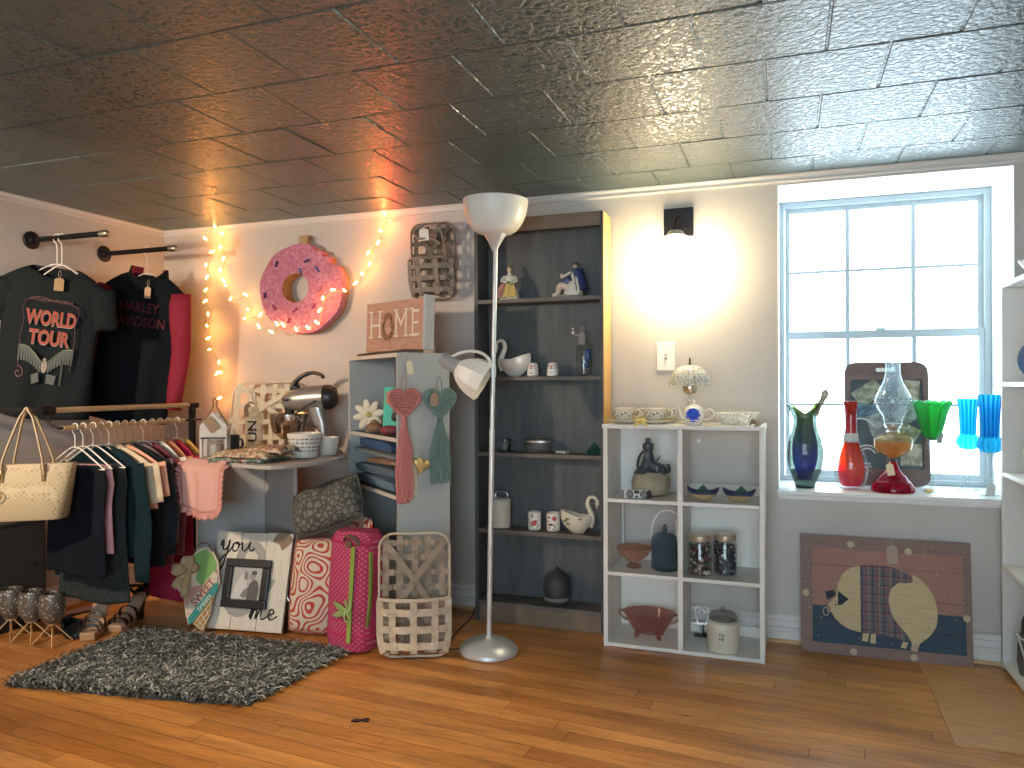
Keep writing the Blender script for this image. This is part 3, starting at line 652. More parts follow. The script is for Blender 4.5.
# cups and saucers
printg = pm('cup_print', (.10,.10,.07), .5); giltg = pm('cup_gilt', (.35,.30,.10), .4)
def teacup(px, y, label, slabel, rz):
    s = thing('saucer', slabel, 'saucer', (at(px, 415, y=y).x, y, T1+.0006), group='teacups and saucers')
    mb = MB(); mb.lathe([(.03,0),(.034,.002),(.066,.010),(.078,.016),(.079,.018),(.064,.0135),(.03,.006),(.004,.005)], 36); obj('plate', mb, ceramic, s)
    mb = MB(); mb.lathe([(.0785,.0175),(.0785,.0195),(.0755,.0182),(.0755,.0168)], 36); obj('rim_band', mb, giltg, s)
    c = thing('teacup', label, 'teacup', (s.location.x, y, T1+.0078), rz, group='teacups and saucers')
    pr_ = [(.022,0),(.025,.003),(.027,.005),(.044,.022),(.051,.045),(.0525,.058),(.051,.0585),(.049,.045),(.042,.024),(.02,.008),(.004,.007)]
    mb = MB(); mb.lathe(pr_, 36); obj('bowl', mb, ceramic, c)
    mb = MB(); mb.tube(spl([(.049,0,.05),(.066,0,.056),(.076,0,.044),(.068,0,.026),(.045,0,.020)]), .0035, 8); obj('handle', mb, ceramic, c)
    rb = lambda z: .044+.009*min(1, max(0, (z-.022)/.03))
    sh_ = []
    for k in range(18):
        x = -.16+.018*k; sh_ += [el(x, .008*sin(k*2.1)-.004, .0045, .004), el(x+.007, .006*cos(k*1.7), .003, .002)]
    curved(c, 'flower_print', printg, rb, .04, sh_, .0008)
    curved(c, 'rim_print', giltg, rb, .056, [bar(-.165+.0165*k, 0, -.165+.0165*(k+1), 0, .003) for k in range(20)], .0006)
    return c
teacup(624, 3.38, 'left teacup with dark flower print, nearest the dark bookcase', 'left of the two front saucers, behind the yellow bow', R(-5))
teacup(655, 3.40, 'right teacup with dark flower print, left of the blue teapot', 'right of the two front saucers, between yellow bow and blue teapot', R(-2))
for px, lab, sl in ((628, 'back teacup standing behind the left flower cup', 'back saucer under the cup nearest the wall on the left'), (660, 'back teacup standing behind the right flower cup', 'back saucer under the cup nearest the wall by the teapot')):
    teacup(px, 3.535, lab, sl, R(20))
bowm = pm('yellow_ribbon', (.80,.62,.22), .7)
bo = thing('ribbon_bow', 'small yellow ribbon bow lying in front of the teacups', 'bow', (at(641, 424, y=3.31).x, 3.305, T1+.012), R(10))
mb = MB()
for s_ in (-1, 1): mb.surf(lambda u,v,s_=s_: V((s_*.03*sin(pi*v)*(.4+v*.6), -.004+.006*cos(TAU*u), .006*sin(TAU*u)*(.5+1.2*v)+.004)), 12, 7, True)
obj('loops', mb, bowm, bo, solid=.001)
for s_ in (-1, 1):
    mb = MB(); mb.strap([(0,-.004,.002),(s_*.018,-.012,-.006),(s_*.03,-.016,-.018)], .012, .001, (0,.3,1)); obj('ribbon_end', mb, bowm, bo)
mb = MB(); mb.ell((0,-.004,.004), (.006,.007,.007), 10, 8); obj('knot', mb, bowm, bo)
# cut-glass fairy lamp
cutg = crystal('cut_glass', 75)
fl = thing('glass_lamp', 'small table lamp with a domed cut-glass shade behind the blue teapot', 'lamp', (at(690, 418, y=3.47).x, 3.47, T1+.0006))
mb = MB(); mb.lathe([(.045,0),(.047,.006),(.03,.016),(.014,.03),(.012,.045),(.022,.06),(.012,.075),(.012,.09),(.02,.10),(.010,.115),(.010,.13),(.018,.136)], 20, wob=lambda a,z: 1+.12*cos(8*a)); obj('stem', mb, cutg, fl, ang=20)
mb = MB(); mb.lathe([(.012,.132),(.028,.138),(.033,.155),(.033,.172),(.028,.186),(.010,.188)], 24); obj('holder', mb, pm('antique_silver', (.6,.52,.4), .25, 1.), fl)
mb = MB()
def dome(u, v):
    a = TAU*u; t = v*pi/2*.97+.05
    r = .088*sin(t)**.8*(1+.03*cos(24*a)*v+.05*cos(8*a)*max(0, v-.75)*2); return V((r*cos(a), r*sin(a), .262-.092*(1-cos(t))-.006*cos(8*a)*max(0, v-.7)))
mb.surf(dome, 96, 12, True); obj('shade', mb, cutg, fl, solid=.003, ang=12)
mb = MB(); mb.lathe([(.010,.255),(.008,.265),(.004,.272),(.005,.285),(.002,.296)], 12); obj('finial', mb, pm('dark_brass', (.12,.09,.06), .4, .8), fl)
# teapot with a blue panel
tp = thing('teapot', 'small white teapot with a bright blue flower disc on its side', 'teapot', (at(694, 418, y=3.36).x, 3.36, T1+.0006))
mb = MB(); mb.lathe([(.024,0),(.028,.003),(.040,.02),(.046,.042),(.042,.066),(.030,.080),(.012,.085)], 32); obj('body', mb, ceramic, tp)
mb = MB(); mb.lathe([(.026,.080),(.024,.086),(.012,.091),(.006,.093),(.008,.100),(.003,.104)], 20); obj('lid', mb, ceramic, tp)
mb = MB(); mb.tube(spl([(.042,0,.058),(.066,0,.068),(.082,0,.056),(.078,0,.034),(.044,0,.022)]), .0045, 8); obj('handle', mb, ceramic, tp)
mb = MB(); mb.tube(spl([(-.040,0,.03),(-.056,0,.042),(-.062,0,.064),(-.074,0,.078)]), [.010-.0003*i for i in range(19)], 10); obj('spout', mb, ceramic, tp)
rt = lambda z: .028+.018*max(0, min(1, (z-.003)/.04)) if z < .043 else .046-.006*(z-.043)/.025
mb = MB()
for k in range(9):
    a = TAU*k/8; r_ = 0 if k == 8 else .022
    x, z = r_*cos(a), .043+r_*sin(a)
    for j in range(6):
        b_ = TAU*j/6+k; 
mb.surf(lambda u,v: V(((.029+.003*cos(9*TAU*u))*v*cos(TAU*u), -sqrt(max(0, rt(.043+.029*v*sin(TAU*u))**2-(.03*v*cos(TAU*u))**2))-.0035, .043+.030*v*sin(TAU*u))), 72, 6, True)
obj('blue_flower_disc', mb, mat_pattern('cobalt_print', 'cells', (.005,.035,.62), (.05,.16,.80), 120, .35), tp)
# glass dish and shell tag
gd = thing('glass_dish', 'shallow clear glass dish beside the blue teapot', 'dish', (at(735, 418, y=3.43).x, 3.43, T1+.0006))
mb = MB(); mb.lathe([(.05,0),(.055,.003),(.074,.018),(.098,.046),(.103,.05),(.098,.05),(.070,.02),(.05,.006),(.004,.005)], 40, sy=.8, wob=lambda a,z: 1+.02*cos(16*a)); obj('bowl', mb, cutg, gd, ang=20)
mb = MB(); mb.lathe([(.0985,.049),(.104,.052),(.100,.055),(.097,.051)], 40, sy=.8); obj('rim', mb, thin('frosted_glass', (.95,.96,.95), .2, .5, ((.8,.8,.78), .5)), gd)
o = obj('cloth_scrap', MB().surf(lambda u,v: V((.05*(u-.5), .036*(v-.5), .012+.014*sin(u*5+1)*sin(v*4+.6)+.006*sin(9*u))), 10, 8), pm('brown_felt', (.30,.24,.18), .9), None, (at(756, 420, y=3.34).x, 3.33, T1+.002), (0,0,.4), solid=.003)
tag(o, 'crumpled brown tag at the right end of the organizer top', 'tag')
# top left cube: straw-covered jug and field glasses
jg = thing('wine_jug', 'bulbous straw-based jug with dark neck and grape bunch in the top left cube', 'jug', oorg(651, 490, 3.45, 2))
straw = mat_wood('straw_glaze', (.27,.24,.17), (.45,.40,.28), (14,14,2), .55)
dkg = pm('slate_glaze', (.05,.07,.085), .3)
mb = MB(); mb.lathe([(.055,0),(.075,.012),(.086,.04),(.088,.065),(.080,.09),(.062,.108)], 30); obj('body', mb, straw, jg)
mb = MB(); mb.lathe([(.068,.10),(.052,.118),(.034,.14),(.024,.17),(.020,.20),(.024,.206),(.026,.222),(.022,.235),(.012,.24),(.012,.258),(.004,.26)], 24, (-.012,0,0)); obj('neck', mb, dkg, jg)
mb = MB(); mb.tube(spl([(-.034,-.01,.20),(-.052,-.012,.17),(-.058,-.012,.13),(-.05,-.02,.11)]), .006, 8); obj('handle', mb, dkg, jg)
mb = MB()
for k in range(30):
    t = random.random(); a = random.uniform(-.3, 1.1)
    mb.ell((.012+.070*t, -.042-.02*random.random()+.03*t, .128-.05*t*random.random()+.02*random.random()), .011, 8, 6)
mb.tube(spl([(.02,-.03,.14),(.04,-.03,.17),(.045,-.03,.185)]), .004, 6)
mb.surf(lambda u,v: V((-.02+.07*u, -.058+.01*sin(u*6), .125+.024*v+.01*sin(u*5))), 8, 5)
obj('grape_bunch', mb, pm('grape_glaze', (.07,.10,.115), .25), jg)
bn = thing('camera_toy', 'small black and white double-lens camera piece in front of the straw jug', 'camera', oorg(637, 495, 3.345, 2), R(10))
mb = MB(); mb.bx(-.055,.055,-.014,.014,0,.036); obj('body', mb, pm('bw_white', (.70,.70,.68), .5), bn, smooth=False, bev=.003)
for x in (-.032, .030):
    mb = MB(); mb.tube([(x,-.013,.018),(x,-.020,.018)], [.0165,.0165], 18); o = obj('lens', mb, inkblack, bn)
    mb = MB(); mb.lathe([(.012,0),(.013,.002),(.010,.002),(.010,.0)], 16, m=M.Translation((x,-.0205,.018)) @ M.Rotation(R(90),4,'X')); obj('lens_ring', mb, pm('mid_grey', (.3,.3,.3), .4), o)
mb = MB(); mb.prism([(.036,.0),(.056,.0),(.066,.016),(.058,.037),(.046,.037)], -.016, -.0142); obj('black_corner', mb, inkblack, bn, smooth=False)
mb = MB(); mb.bx(-.012,.010,-.016,-.0142,.022,.034); obj('black_panel', mb, inkblack, bn, smooth=False)
mb = MB(); mb.cyl((-.001,-.0142,.008),(-.001,-.0168,.008),.006); obj('button', mb, inkblack, bn)
# boat bowls
def boat(px, label, rz):
    b = thing('boat_bowl', label, 'bowl', oorg(px, 494, 3.375, 2), rz)
    mb = MB()
    def f(u, v):
        a = TAU*u; e = abs(cos(a))**3; q = .42+.58*sin(v*pi/2)**.8
        return V((.064*q*cos(a)*(1+.05*e*v), .040*q*sin(a), .003+v*(.034+.022*e+.004*abs(sin(a))**6)))
    mb.surf(f, 44, 10, True); mb.prismz([(.027*cos(TAU*k/20), .0168*sin(TAU*k/20)) for k in range(20)], .001, .005)
    m, nt, bb = nodes('boat_glaze') if 'boat_glaze' not in MATS else (MATS['boat_glaze'], None, None)
    if nt:
        MATS['boat_glaze'] = m; tc = nt.nodes.new('ShaderNodeTexCoord'); sx = nt.nodes.new('ShaderNodeSeparateXYZ'); nt.links.new(tc.outputs['Object'], sx.inputs[0])
        g = mth(nt, 'ADD', sx.outputs['Z'], mth(nt, 'MULTIPLY', mth(nt, 'SINE', mth(nt, 'MULTIPLY', sx.outputs['X'], 420)), .0016))
        nt.links.new(ramp(nt, mth(nt, 'MULTIPLY', g, 16), [(.0,(.36,.28,.18)),(.34,(.50,.38,.20)),(.36,(.52,.30,.12)),(.44,(.62,.48,.26)),(.47,(.02,.035,.10)),(.95,(.03,.05,.13))]), bb.inputs['Base Color']); bb.inputs['Roughness'].default_value = .3
        for n_ in nt.nodes:
            if n_.type == 'VALTORGB': n_.color_ramp.interpolation = 'LINEAR'
    obj('bowl', mb, m, b, solid=.004)
    return b
b1 = boat(703, 'left boat-shaped bowl with blue rim, under the white peg', R(4))
mb = MB(); mb.surf(lambda u,v: V((.034*(u-.5)*2*(1-v*.9), .027-.012*v, .030+.034*v-.003*sin(u*8))), 10, 6); obj('green_leaf', mb, pm('green_cloth', (.06,.14,.10), .7), b1, solid=.003)
b2 = boat(739, 'right boat-shaped bowl with blue rim, nearest the window', R(-4))
mb = MB(); mb.surf(lambda u,v: V((.008+.036*(u-.5)*2*(1-v*.9), .027-.012*v, .032+.034*v-.003*sin(u*8))), 10, 6); obj('green_leaf', mb, pm('green_cloth', (.06,.14,.10), .7), b2, solid=.003)
# middle left: peach glass bowl and blue jar with a hoop handle
peach = thin('peach_glass', (.88,.68,.56), .08, .45, ((.72,.46,.34), .5))
pb = thing('pedestal_bowl', 'peach glass pedestal bowl in the middle left cube', 'bowl', oorg(634, 566, 3.42, 1))
mb = MB(); mb.lathe([(.034,0),(.036,.004),(.014,.014),(.012,.022),(.03,.03),(.060,.055),(.077,.082),(.080,.09),(.075,.088),(.054,.058),(.02,.034),(.004,.032)], 40, wob=lambda a,z: 1+(.035*cos(12*a) if z > .04 else 0)); obj('bowl', mb, peach, pb, ang=25)
mb = MB(); mb.bx(-.022,.022,-.022,.022,-.0002,.012); obj('foot', mb, peach, pb, smooth=False, bev=.002)
bl = thin('blue_glass', (.45,.60,.70), .05, .8, ((.17,.27,.35), .5))
ij = thing('ice_jar', 'blue cut-glass lidded jar with a white hoop handle in the middle left cube', 'jar', oorg(665, 568, 3.42, 1))
mb = MB(); mb.lathe([(.056,0),(.060,.004),(.062,.02),(.058,.03),(.060,.04),(.060,.115),(.056,.118),(.054,.012),(.004,.008)], 36, wob=lambda a,z: 1+(.02*cos(18*a) if .03 < z < .11 else 0)); obj('body', mb, bl, ij, ang=15)
mb = MB(); mb.lathe([(.063,.118),(.064,.126),(.058,.142),(.038,.158),(.014,.164),(.007,.168),(.012,.178),(.010,.192),(.003,.202)], 32, wob=lambda a,z: 1+(.02*cos(12*a) if z < .15 else 0)); obj('lid', mb, bl, ij, ang=20)
mb = MB(); mb.tube(spl([(-.062,0,.12),(-.056,.0,.19),(-.03,.0,.245),(.012,.0,.262),(.050,.0,.25),(.060,.0,.225),(.052,.0,.222)]), .0038, 8); mb.tube([(.050,.0,.22),(.056,0,.12)], .0036, 8); obj('hoop_handle', mb, white, ij)
# middle right: jars of buttons
def buttonjar(px, label, cols, rz, y):
    j = thing('button_jar', label, 'jar', oorg(px, 572, y, 1), rz)
    mb = MB(); mb.lathe([(.046,0),(.051,.005),(.052,.13),(.044,.148),(.043,.158),(.041,.158),(.042,.146),(.049,.13),(.049,.008),(.004,.006)], 28); obj('glass_body', mb, thin('jar_glass', (.95,.97,.96), .04, .3), j)
    mb = MB(); mb.lathe([(.0465,.150),(.0475,.153),(.0475,.172),(.044,.176),(.004,.176)], 28, wob=lambda a,z: 1+.006*cos(40*a)); obj('lid', mb, pm('jar_lid', (.58,.53,.42), .35, .7), j)
    mb = MB(); rnd = random.Random(px)
    for k in range(150):
        a = rnd.random()*TAU; z = .012+.122*rnd.random(); r = .041
        mm = M.Translation((r*cos(a), r*sin(a), z)) @ M.Rotation(a,4,'Z') @ M.Rotation(R(90+rnd.uniform(-50,50)),4,'Y') @ M.Rotation(rnd.uniform(-.6,.6),4,'X')
        q = rnd.choice((.007,.008,.0055,.0095)); mb.mi = rnd.randrange(len(cols)); mb.lathe([(q*.9,-.0016),(q,0),(q*.9,.0016),(q*.5,.0009),(q*.15,.0009)], 10, m=mm)
    mb.mi = 0; mb.lathe([(.004,.008),(.037,.008),(.037,.128),(.004,.134)], 16)
    o = obj('buttons', mb, cols, j); o['kind'] = 'stuff'
    return j
bc = [pm('button_%s' % n, c, .35) for n, c in (('black',(.03,.03,.035)),('white',(.72,.70,.64)),('plum',(.16,.06,.09)),('teal',(.03,.16,.14)),('silver',(.5,.5,.5)),('brown',(.16,.09,.05)))]
buttonjar(700, 'clear jar of mixed pale and dark buttons, left of the two jars', bc, 0, 3.37)
buttonjar(725, 'clear jar of mostly dark blue buttons, right of the two jars', [pm('button_navy', (.035,.055,.09), .35), bc[0], pm('button_slate', (.08,.11,.15), .35), bc[0], bc[4]], 1, 3.42)
# bottom left: pink footed glass bowl
pk = thin('pink_glass', (.80,.56,.50), .08, .6, ((.52,.26,.22), .45))
pg = thing('footed_bowl', 'pink oval glass bowl with handles and feet in the bottom left cube', 'bowl', oorg(649, 640, 3.42, 0))
def pbw(a, z): return 1+.03*cos(10*a)*min(1, z/.08)
mb = MB(); mb.lathe([(.05,.022),(.066,.03),(.088,.06),(.098,.085),(.112,.108),(.118,.118),(.108,.118),(.092,.088),(.08,.06),(.055,.034),(.004,.032)], 44, sy=.72, wob=pbw); obj('bowl', mb, pk, pg, ang=25)
for a in (45, 135, 225, 315):
    mb = MB(); x, y = .062*cos(R(a)), .046*sin(R(a)); mb.tube(spl([(x*.8,y*.8,.034),(x*1.15,y*1.15,.022),(x*1.05,y*1.05,.013),(x*1.3,y*1.3,.010)]), [.012]*6+[.009]*6+[.008]*7, 8); obj('foot', mb, pk, pg)
for s_ in (-1, 1):
    mb = MB(); mb.tube(spl([(s_*.098,0,.105),(s_*.128,0,.112),(s_*.132,0,.094),(s_*.112,0,.078),(s_*.094,0,.072)]), .006, 8); obj('handle', mb, pk, pg)
# bottom right: cream cookie jar with a glass lid, silver candle holder behind it
ck = thing('cookie_jar', 'cream jar with a glass lid and small dark writing in the bottom right cube', 'jar', oorg(723, 650, 3.37, 0))
crm = pm('cream_stoneware', (.66,.62,.50), .35)
mb = MB(); mb.lathe([(.062,0),(.066,.004),(.067,.105),(.062,.122),(.05,.130),(.05,.126),(.058,.118),(.06,.01),(.004,.008)], 36); obj('body', mb, crm, ck)
lidg = thin('lid_glass', (.85,.87,.86), .06, .45, ((.5,.5,.49), .3))
mb = MB(); mb.lathe([(.056,.130),(.060,.134),(.060,.148),(.050,.160),(.02,.166),(.004,.167)], 36, wob=lambda a,z: 1+.015*cos(14*a)); obj('lid', mb, lidg, ck)
mb = MB(); mb.lathe([(.010,.166),(.007,.171),(.013,.178),(.004,.184)], 16); obj('lid_knob', mb, lidg, ck)
curved(ck, 'dark_print', inkblack, lambda z: .0672, .062, [bar(x, z, x2, z2, .0022) for x, z, x2, z2 in ((-.010,.012,-.010,.024),(-.010,.024,-.002,.024),(-.002,.012,-.002,.024),(.003,.012,.010,.024),(.003,.024,.010,.012),(-.010,-.004,-.010,.008),(-.010,.002,-.003,.002),(-.003,-.004,-.003,.008),(.003,-.004,.003,.008),(.003,.008,.010,.006),(.010,.006,.004,.001),(.004,.001,.010,-.004),(-.004,-.024,.004,-.024))], .0006)
ch = thing('scroll_holder', 'small silver wire scroll holder behind the cream jar', 'holder', oorg(702, 630, 3.52, 0))
mb = MB()
for s_ in (-1, 1): mb.tube(spl([(s_*.004,0,.02),(s_*.03,0,.10),(s_*.022,0,.135),(s_*.006,0,.125),(s_*.012,0,.105),(s_*.022,0,.112)]), .0026, 6)
mb.bx(-.04,.05,-.012,.012,.055,.062); obj('scrolls', mb, chrome, ch)
mb = MB(); mb.bx(-.035,.045,-.02,.02,0,.006); mb.cyl((.005,0,.006),(.005,0,.056),.004); obj('base', mb, blackmetal, ch, smooth=False)

# ------------------------------------------------------------------ things on the window sill
def fused(name, prof_outer, parent, mat, seg=40, **k):
    mb = MB(); mb.lathe(prof_outer, seg, **k); return obj(name, mb, mat, parent)
cg = pm('art_glass', (.97,.99,.99), .02, trans=1., ior=1.22)
def amat(name, c1, c2, axis='Z', s=6, lo=0., hi=.4, c0=None):
    m, nt, b = nodes(name); tc = nt.nodes.new('ShaderNodeTexCoord'); sx = nt.nodes.new('ShaderNodeSeparateXYZ'); nt.links.new(tc.outputs['Object'], sx.inputs[0])
    n = noise(nt, mapping(nt, scale=(26,26,4)), 1.2, 3)
    f = mth(nt, 'ADD', mth(nt, 'MULTIPLY', sx.outputs[axis], s), mth(nt, 'MULTIPLY', n, .7))
    st = [(lo, c1), (hi, c2)]
    if c0: st = [(max(0, lo-.2), c0)] + st
    c = ramp(nt, f, st); t = nt.nodes.new('ShaderNodeBsdfTransparent'); d = nt.nodes.new('ShaderNodeBsdfTranslucent'); nt.links.new(c, d.inputs['Color']); nt.links.new(c, t.inputs['Color'])
    dd = nt.nodes.new('ShaderNodeBsdfDiffuse'); nt.links.new(c, dd.inputs['Color']); g = nt.nodes.new('ShaderNodeBsdfGlossy'); g.inputs['Roughness'].default_value = .05
    m1 = nt.nodes.new('ShaderNodeMixShader'); m1.inputs[0].default_value = .5; nt.links.new(d.outputs[0], m1.inputs[1]); nt.links.new(dd.outputs[0], m1.inputs[2])
    m2 = nt.nodes.new('ShaderNodeMixShader'); m2.inputs[0].default_value = .62; nt.links.new(m1.outputs[0], m2.inputs[1]); nt.links.new(t.outputs[0], m2.inputs[2])
    m3 = nt.nodes.new('ShaderNodeMixShader'); nt.links.new(facing(nt, .4), m3.inputs[0]); nt.links.new(m2.outputs[0], m3.inputs[1]); nt.links.new(g.outputs[0], m3.inputs[2])
    nt.links.new(m3.outputs[0], nt.nodes['Material Output'].inputs['Surface']); nt.nodes.remove(b); return m
SY = .002
bv = thing('blue_vase', 'blue and green art-glass vase with two pulled lips, leftmost on the sill', 'vase', (at(805, 484, y=3.72).x, 3.72, SZ+SY))
def bvf(sc_, z0=0., zs=1.):
    pr_ = [(0,.040),(.02,.044),(.05,.058),(.10,.076),(.16,.080),(.21,.072),(.26,.056),(.31,.046),(.35,.048),(.375,.055)]
    def f(u, v):
        a = TAU*u; t = v*(len(pr_)-1); i = min(int(t), len(pr_)-2); w_ = t-i
        z = pr_[i][0]*(1-w_)+pr_[i+1][0]*w_; r = (pr_[i][1]*(1-w_)+pr_[i+1][1]*w_)*sc_
        top = max(0, (z-.30)/.075); ca = cos(a)
        x = r*ca*(1+top*(.62 if ca < 0 else .35)*abs(ca)); y = r*sin(a)*.72*(1-.25*top)
        z2 = z+top*(abs(ca)**3)*(.015 if ca < 0 else .068)-top*.04*(1-abs(ca))
        return V((x+.018*top*(ca > 0)*ca, y, z0+z2*zs))
    return f
mb = MB(); mb.surf(bvf(1), 44, 30, True); mb.prismz([(.04*cos(TAU*k/24), .029*sin(TAU*k/24)) for k in range(24)], 0, .003)
obj('outer_glass', mb, thin('smoke_glass', (.42,.48,.46), .03, .6, ((.22,.27,.25), .28)), bv, solid=.004)
mb = MB(); mb.surf(bvf(.70, .035, .90), 44, 26, True); mb.ell((0,0,.042), (.034,.024,.012), 20, 8)
obj('blue_core', mb, amat('blue_core_glass', (.02,.08,.80), (.25,.34,.06), s=2.2, lo=.52, hi=1.05), bv)
mb = MB(); mb.tube(spl([(.046,-.01,.33),(.062,0,.375),(.080,0,.41),(.086,0,.432),(.078,0,.442)]), [.012]*12+[.015]*7+[.014]*6, 10); obj('curled_lip', mb, pm('olive_glass', (.36,.35,.20), .2), bv)
rv = thing('red_vase', 'red and orange long-necked glass vase with a white paper band', 'vase', (at(851, 484, y=3.74).x, 3.74, SZ+SY))
mb = MB(); mb.lathe([(.045,0),(.05,.003),(.066,.04),(.074,.085),(.068,.13),(.048,.18),(.032,.22),(.025,.27),(.025,.33),(.028,.37),(.034,.395),(.031,.396),(.024,.37),(.021,.33)], 36, sy=.8); obj('outer_glass', mb, thin('pale_glass', (.86,.84,.84), .03, .55, ((.6,.5,.48), .12)), rv)
mb = MB(); mb.lathe([(.036,.012),(.044,.02),(.052,.05),(.056,.09),(.050,.135),(.038,.18),(.026,.22),(.0235,.27),(.0235,.33),(.0265,.37),(.031,.393)], 36, sy=.8); obj('red_core', mb, amat('red_core_glass', (.85,.17,.02), (.60,.02,.03), s=2.6, lo=.7, hi=1.05, c0=(.75,.02,.10)), rv)
mb = MB(); mb.lathe([(.0335,.21),(.029,.25)], 24, sy=.82); obj('paper_band', mb, pm('grey_paper', (.55,.56,.54), .8), rv, solid=.001)
# oil lamp
ol = thing('oil_lamp', 'glass oil lamp with a red foot, amber font and clear chimney on the sill', 'oil lamp', (at(893, 487, y=3.70).x, 3.70, SZ+SY))
mb = MB(); mb.lathe([(.086,0),(.088,.006),(.086,.024),(.078,.034),(.076,.044),(.060,.056),(.056,.066),(.040,.080),(.026,.10),(.018,.125),(.014,.13)], 40); obj('foot', mb, amat('red_pressed_glass', (.52,.01,.06), (.72,.03,.12), s=4, lo=.3, hi=.9), ol)
mb = MB(); mb.lathe([(.013,.128),(.020,.134),(.013,.142),(.016,.15)], 24); obj('collar', mb, clear, ol)
mb = MB(); mb.lathe([(.014,.146),(.03,.156),(.060,.172),(.074,.186),(.078,.20),(.078,.232),(.070,.242),(.04,.252),(.022,.258)], 40); obj('font', mb, thin('amber_glass', (.95,.80,.52), .04, .5, ((.8,.62,.36), .18)), ol)
mb = MB(); mb.lathe([(.012,.148),(.05,.168),(.072,.19),(.074,.214),(.004,.215)], 32); obj('lamp_oil', mb, thin('lamp_oil', (.90,.55,.20), .05, .3, ((.75,.33,.10), .35)), ol)
mb = MB(); mb.lathe([(.024,.256),(.028,.262),(.022,.27),(.03,.278),(.034,.29),(.034,.298),(.03,.30)], 24, wob=lambda a,z: 1+.03*cos(16*a)); mb.cyl((.02,-.006,.28),(.06,-.016,.278),.0025); mb.lathe([(.012,-.002),(.013,0),(.012,.002)], 14, m=M.Translation((.06,-.016,.278)) @ M.Rotation(R(90),4,'Y')); obj('burner', mb, pm('burner_nickel', (.55,.56,.54), .3, .9), ol)
mb = MB(); mb.lathe([(.038,.29),(.037,.31),(.046,.335),(.066,.365),(.074,.395),(.070,.42),(.056,.45),(.040,.48),(.031,.51),(.0285,.55),(.030,.575)], 36); obj('chimney', mb, thin('chimney_glass', (.86,.92,.94), .03, .6, ((.75,.82,.85), .12)), ol, solid=.0025)
mb = MB()
for row, z, r in ((0,.385,.0745),(1,.408,.0745)):
    for k in range(18):
        a = TAU*(k+.5*row)/18; mb.ell((r*cos(a), r*sin(a), z), (.006,.006,.006), 8, 6)
mb2 = [(0.0752,.370),(.0752,.3735)]
obj('chimney_dots', mb, thin('etched_glass', (.75,.80,.82), .2, .5, ((.5,.55,.56), .5)), ol)
hangtag(ol, (-.02,-.040,.125), .030, .052, cream_tag, (R(-12),R(-10),0))
# green tulip goblet
stemg = thin('stem_glass', (.80,.86,.87), .04, .7, ((.55,.60,.60), .18))
gb = thing('tulip_goblet', 'green tulip-shaped glass goblet on a tall clear stem', 'goblet', (at(932, 486, y=3.74).x, 3.74, SZ+SY))
grn = amat('green_glass', (.10,.62,.22), (.60,.90,.66), s=3.5, lo=1.3, hi=1.75)
mb = MB()
for k in range(8):
    a0 = TAU*k/8
    def petal(u, v, a0=a0):
        w_ = (u-.5)*1.0*(1-.35*v**4); r = .012+.044*sin(min(v*1.9,1.75))**.7+.034*max(0, v-.66)**1.2*2.4+.003*(k % 2); a = a0+w_
        return V((r*cos(a), r*sin(a), .225+.165*v+.012*(1-abs(u-.5)*2)*v))
    mb.surf(petal, 9, 12)
obj('cup', mb, grn, gb, solid=.003)
mb = MB(); mb.lathe([(.036,0),(.037,.003),(.012,.008),(.006,.02),(.0075,.10),(.009,.19),(.02,.225),(.028,.24)], 24); obj('stem', mb, stemg, gb)
mb = MB(); mb.ell((-.018,-.045,.010), (.018,.013,.009), 12, 8); obj('yellow_pebble', mb, pm('amber_pebble', (.75,.55,.22), .3), gb)
hangtag(gb, (.034,-.020,.262), .022, .05, pm('green_grey_card', (.30,.36,.33), .8), (0,R(12),0))
# cyan vases
m, nt, b = nodes('cyan_glass'); s3 = nt.nodes.new('ShaderNodeSeparateXYZ'); nt.links.new(mapping(nt), s3.inputs[0])
rb_ = mth(nt, 'MULTIPLY_ADD', mth(nt, 'SINE', mth(nt, 'MULTIPLY', mth(nt, 'ARCTAN2', s3.outputs['Y'], s3.outputs['X']), 14.)), .5, .5)
cc_ = ramp(nt, rb_, [(.1,(.01,.42,.68)),(.85,(.20,.80,.92))]); ts = nt.nodes.new('ShaderNodeBsdfTransparent'); nt.links.new(cc_, ts.inputs['Color']); tl = nt.nodes.new('ShaderNodeBsdfTranslucent'); nt.links.new(cc_, tl.inputs['Color'])
m1 = nt.nodes.new('ShaderNodeMixShader'); m1.inputs[0].default_value = .45; nt.links.new(ts.outputs[0], m1.inputs[1]); nt.links.new(tl.outputs[0], m1.inputs[2])
gl = nt.nodes.new('ShaderNodeBsdfGlossy'); gl.inputs['Roughness'].default_value = .06; m2 = nt.nodes.new('ShaderNodeMixShader'); nt.links.new(facing(nt, .35), m2.inputs[0]); nt.links.new(m1.outputs[0], m2.inputs[1]); nt.links.new(gl.outputs[0], m2.inputs[2])
nt.links.new(m2.outputs[0], nt.nodes['Material Output'].inputs['Surface']); cyan = m
def cyv(px, y, label, s, tall):
    v = thing('cyan_vase', label, 'vase', (at(px, 484, y=y).x, y, SZ+SY))
    mb = MB(); mb.lathe([(.04,0),(.041,.003),(.010,.010),(.005,.03),(.005,.14),(.012,.17),(.02,.18)], 20); obj('stem', mb, stemg, v)
    rib = lambda a, z: 1+.06*cos(14*a)
    mb = MB(); mb.lathe([(.008,.178),(.03,.183),(.044,.20),(.046,.222),(.038,.24),(.034,.245)], 40, wob=rib, sx=s, sy=s); obj('bulb', mb, cyan, v)
    mb = MB(); mb.lathe([(.032,.243),(.033,.30),(.036,.36),(.042,tall),(.040,tall),(.034,.36),(.030,.30),(.028,.25)], 40, wob=rib, sx=s, sy=s); obj('cup', mb, cyan, v)
    return v
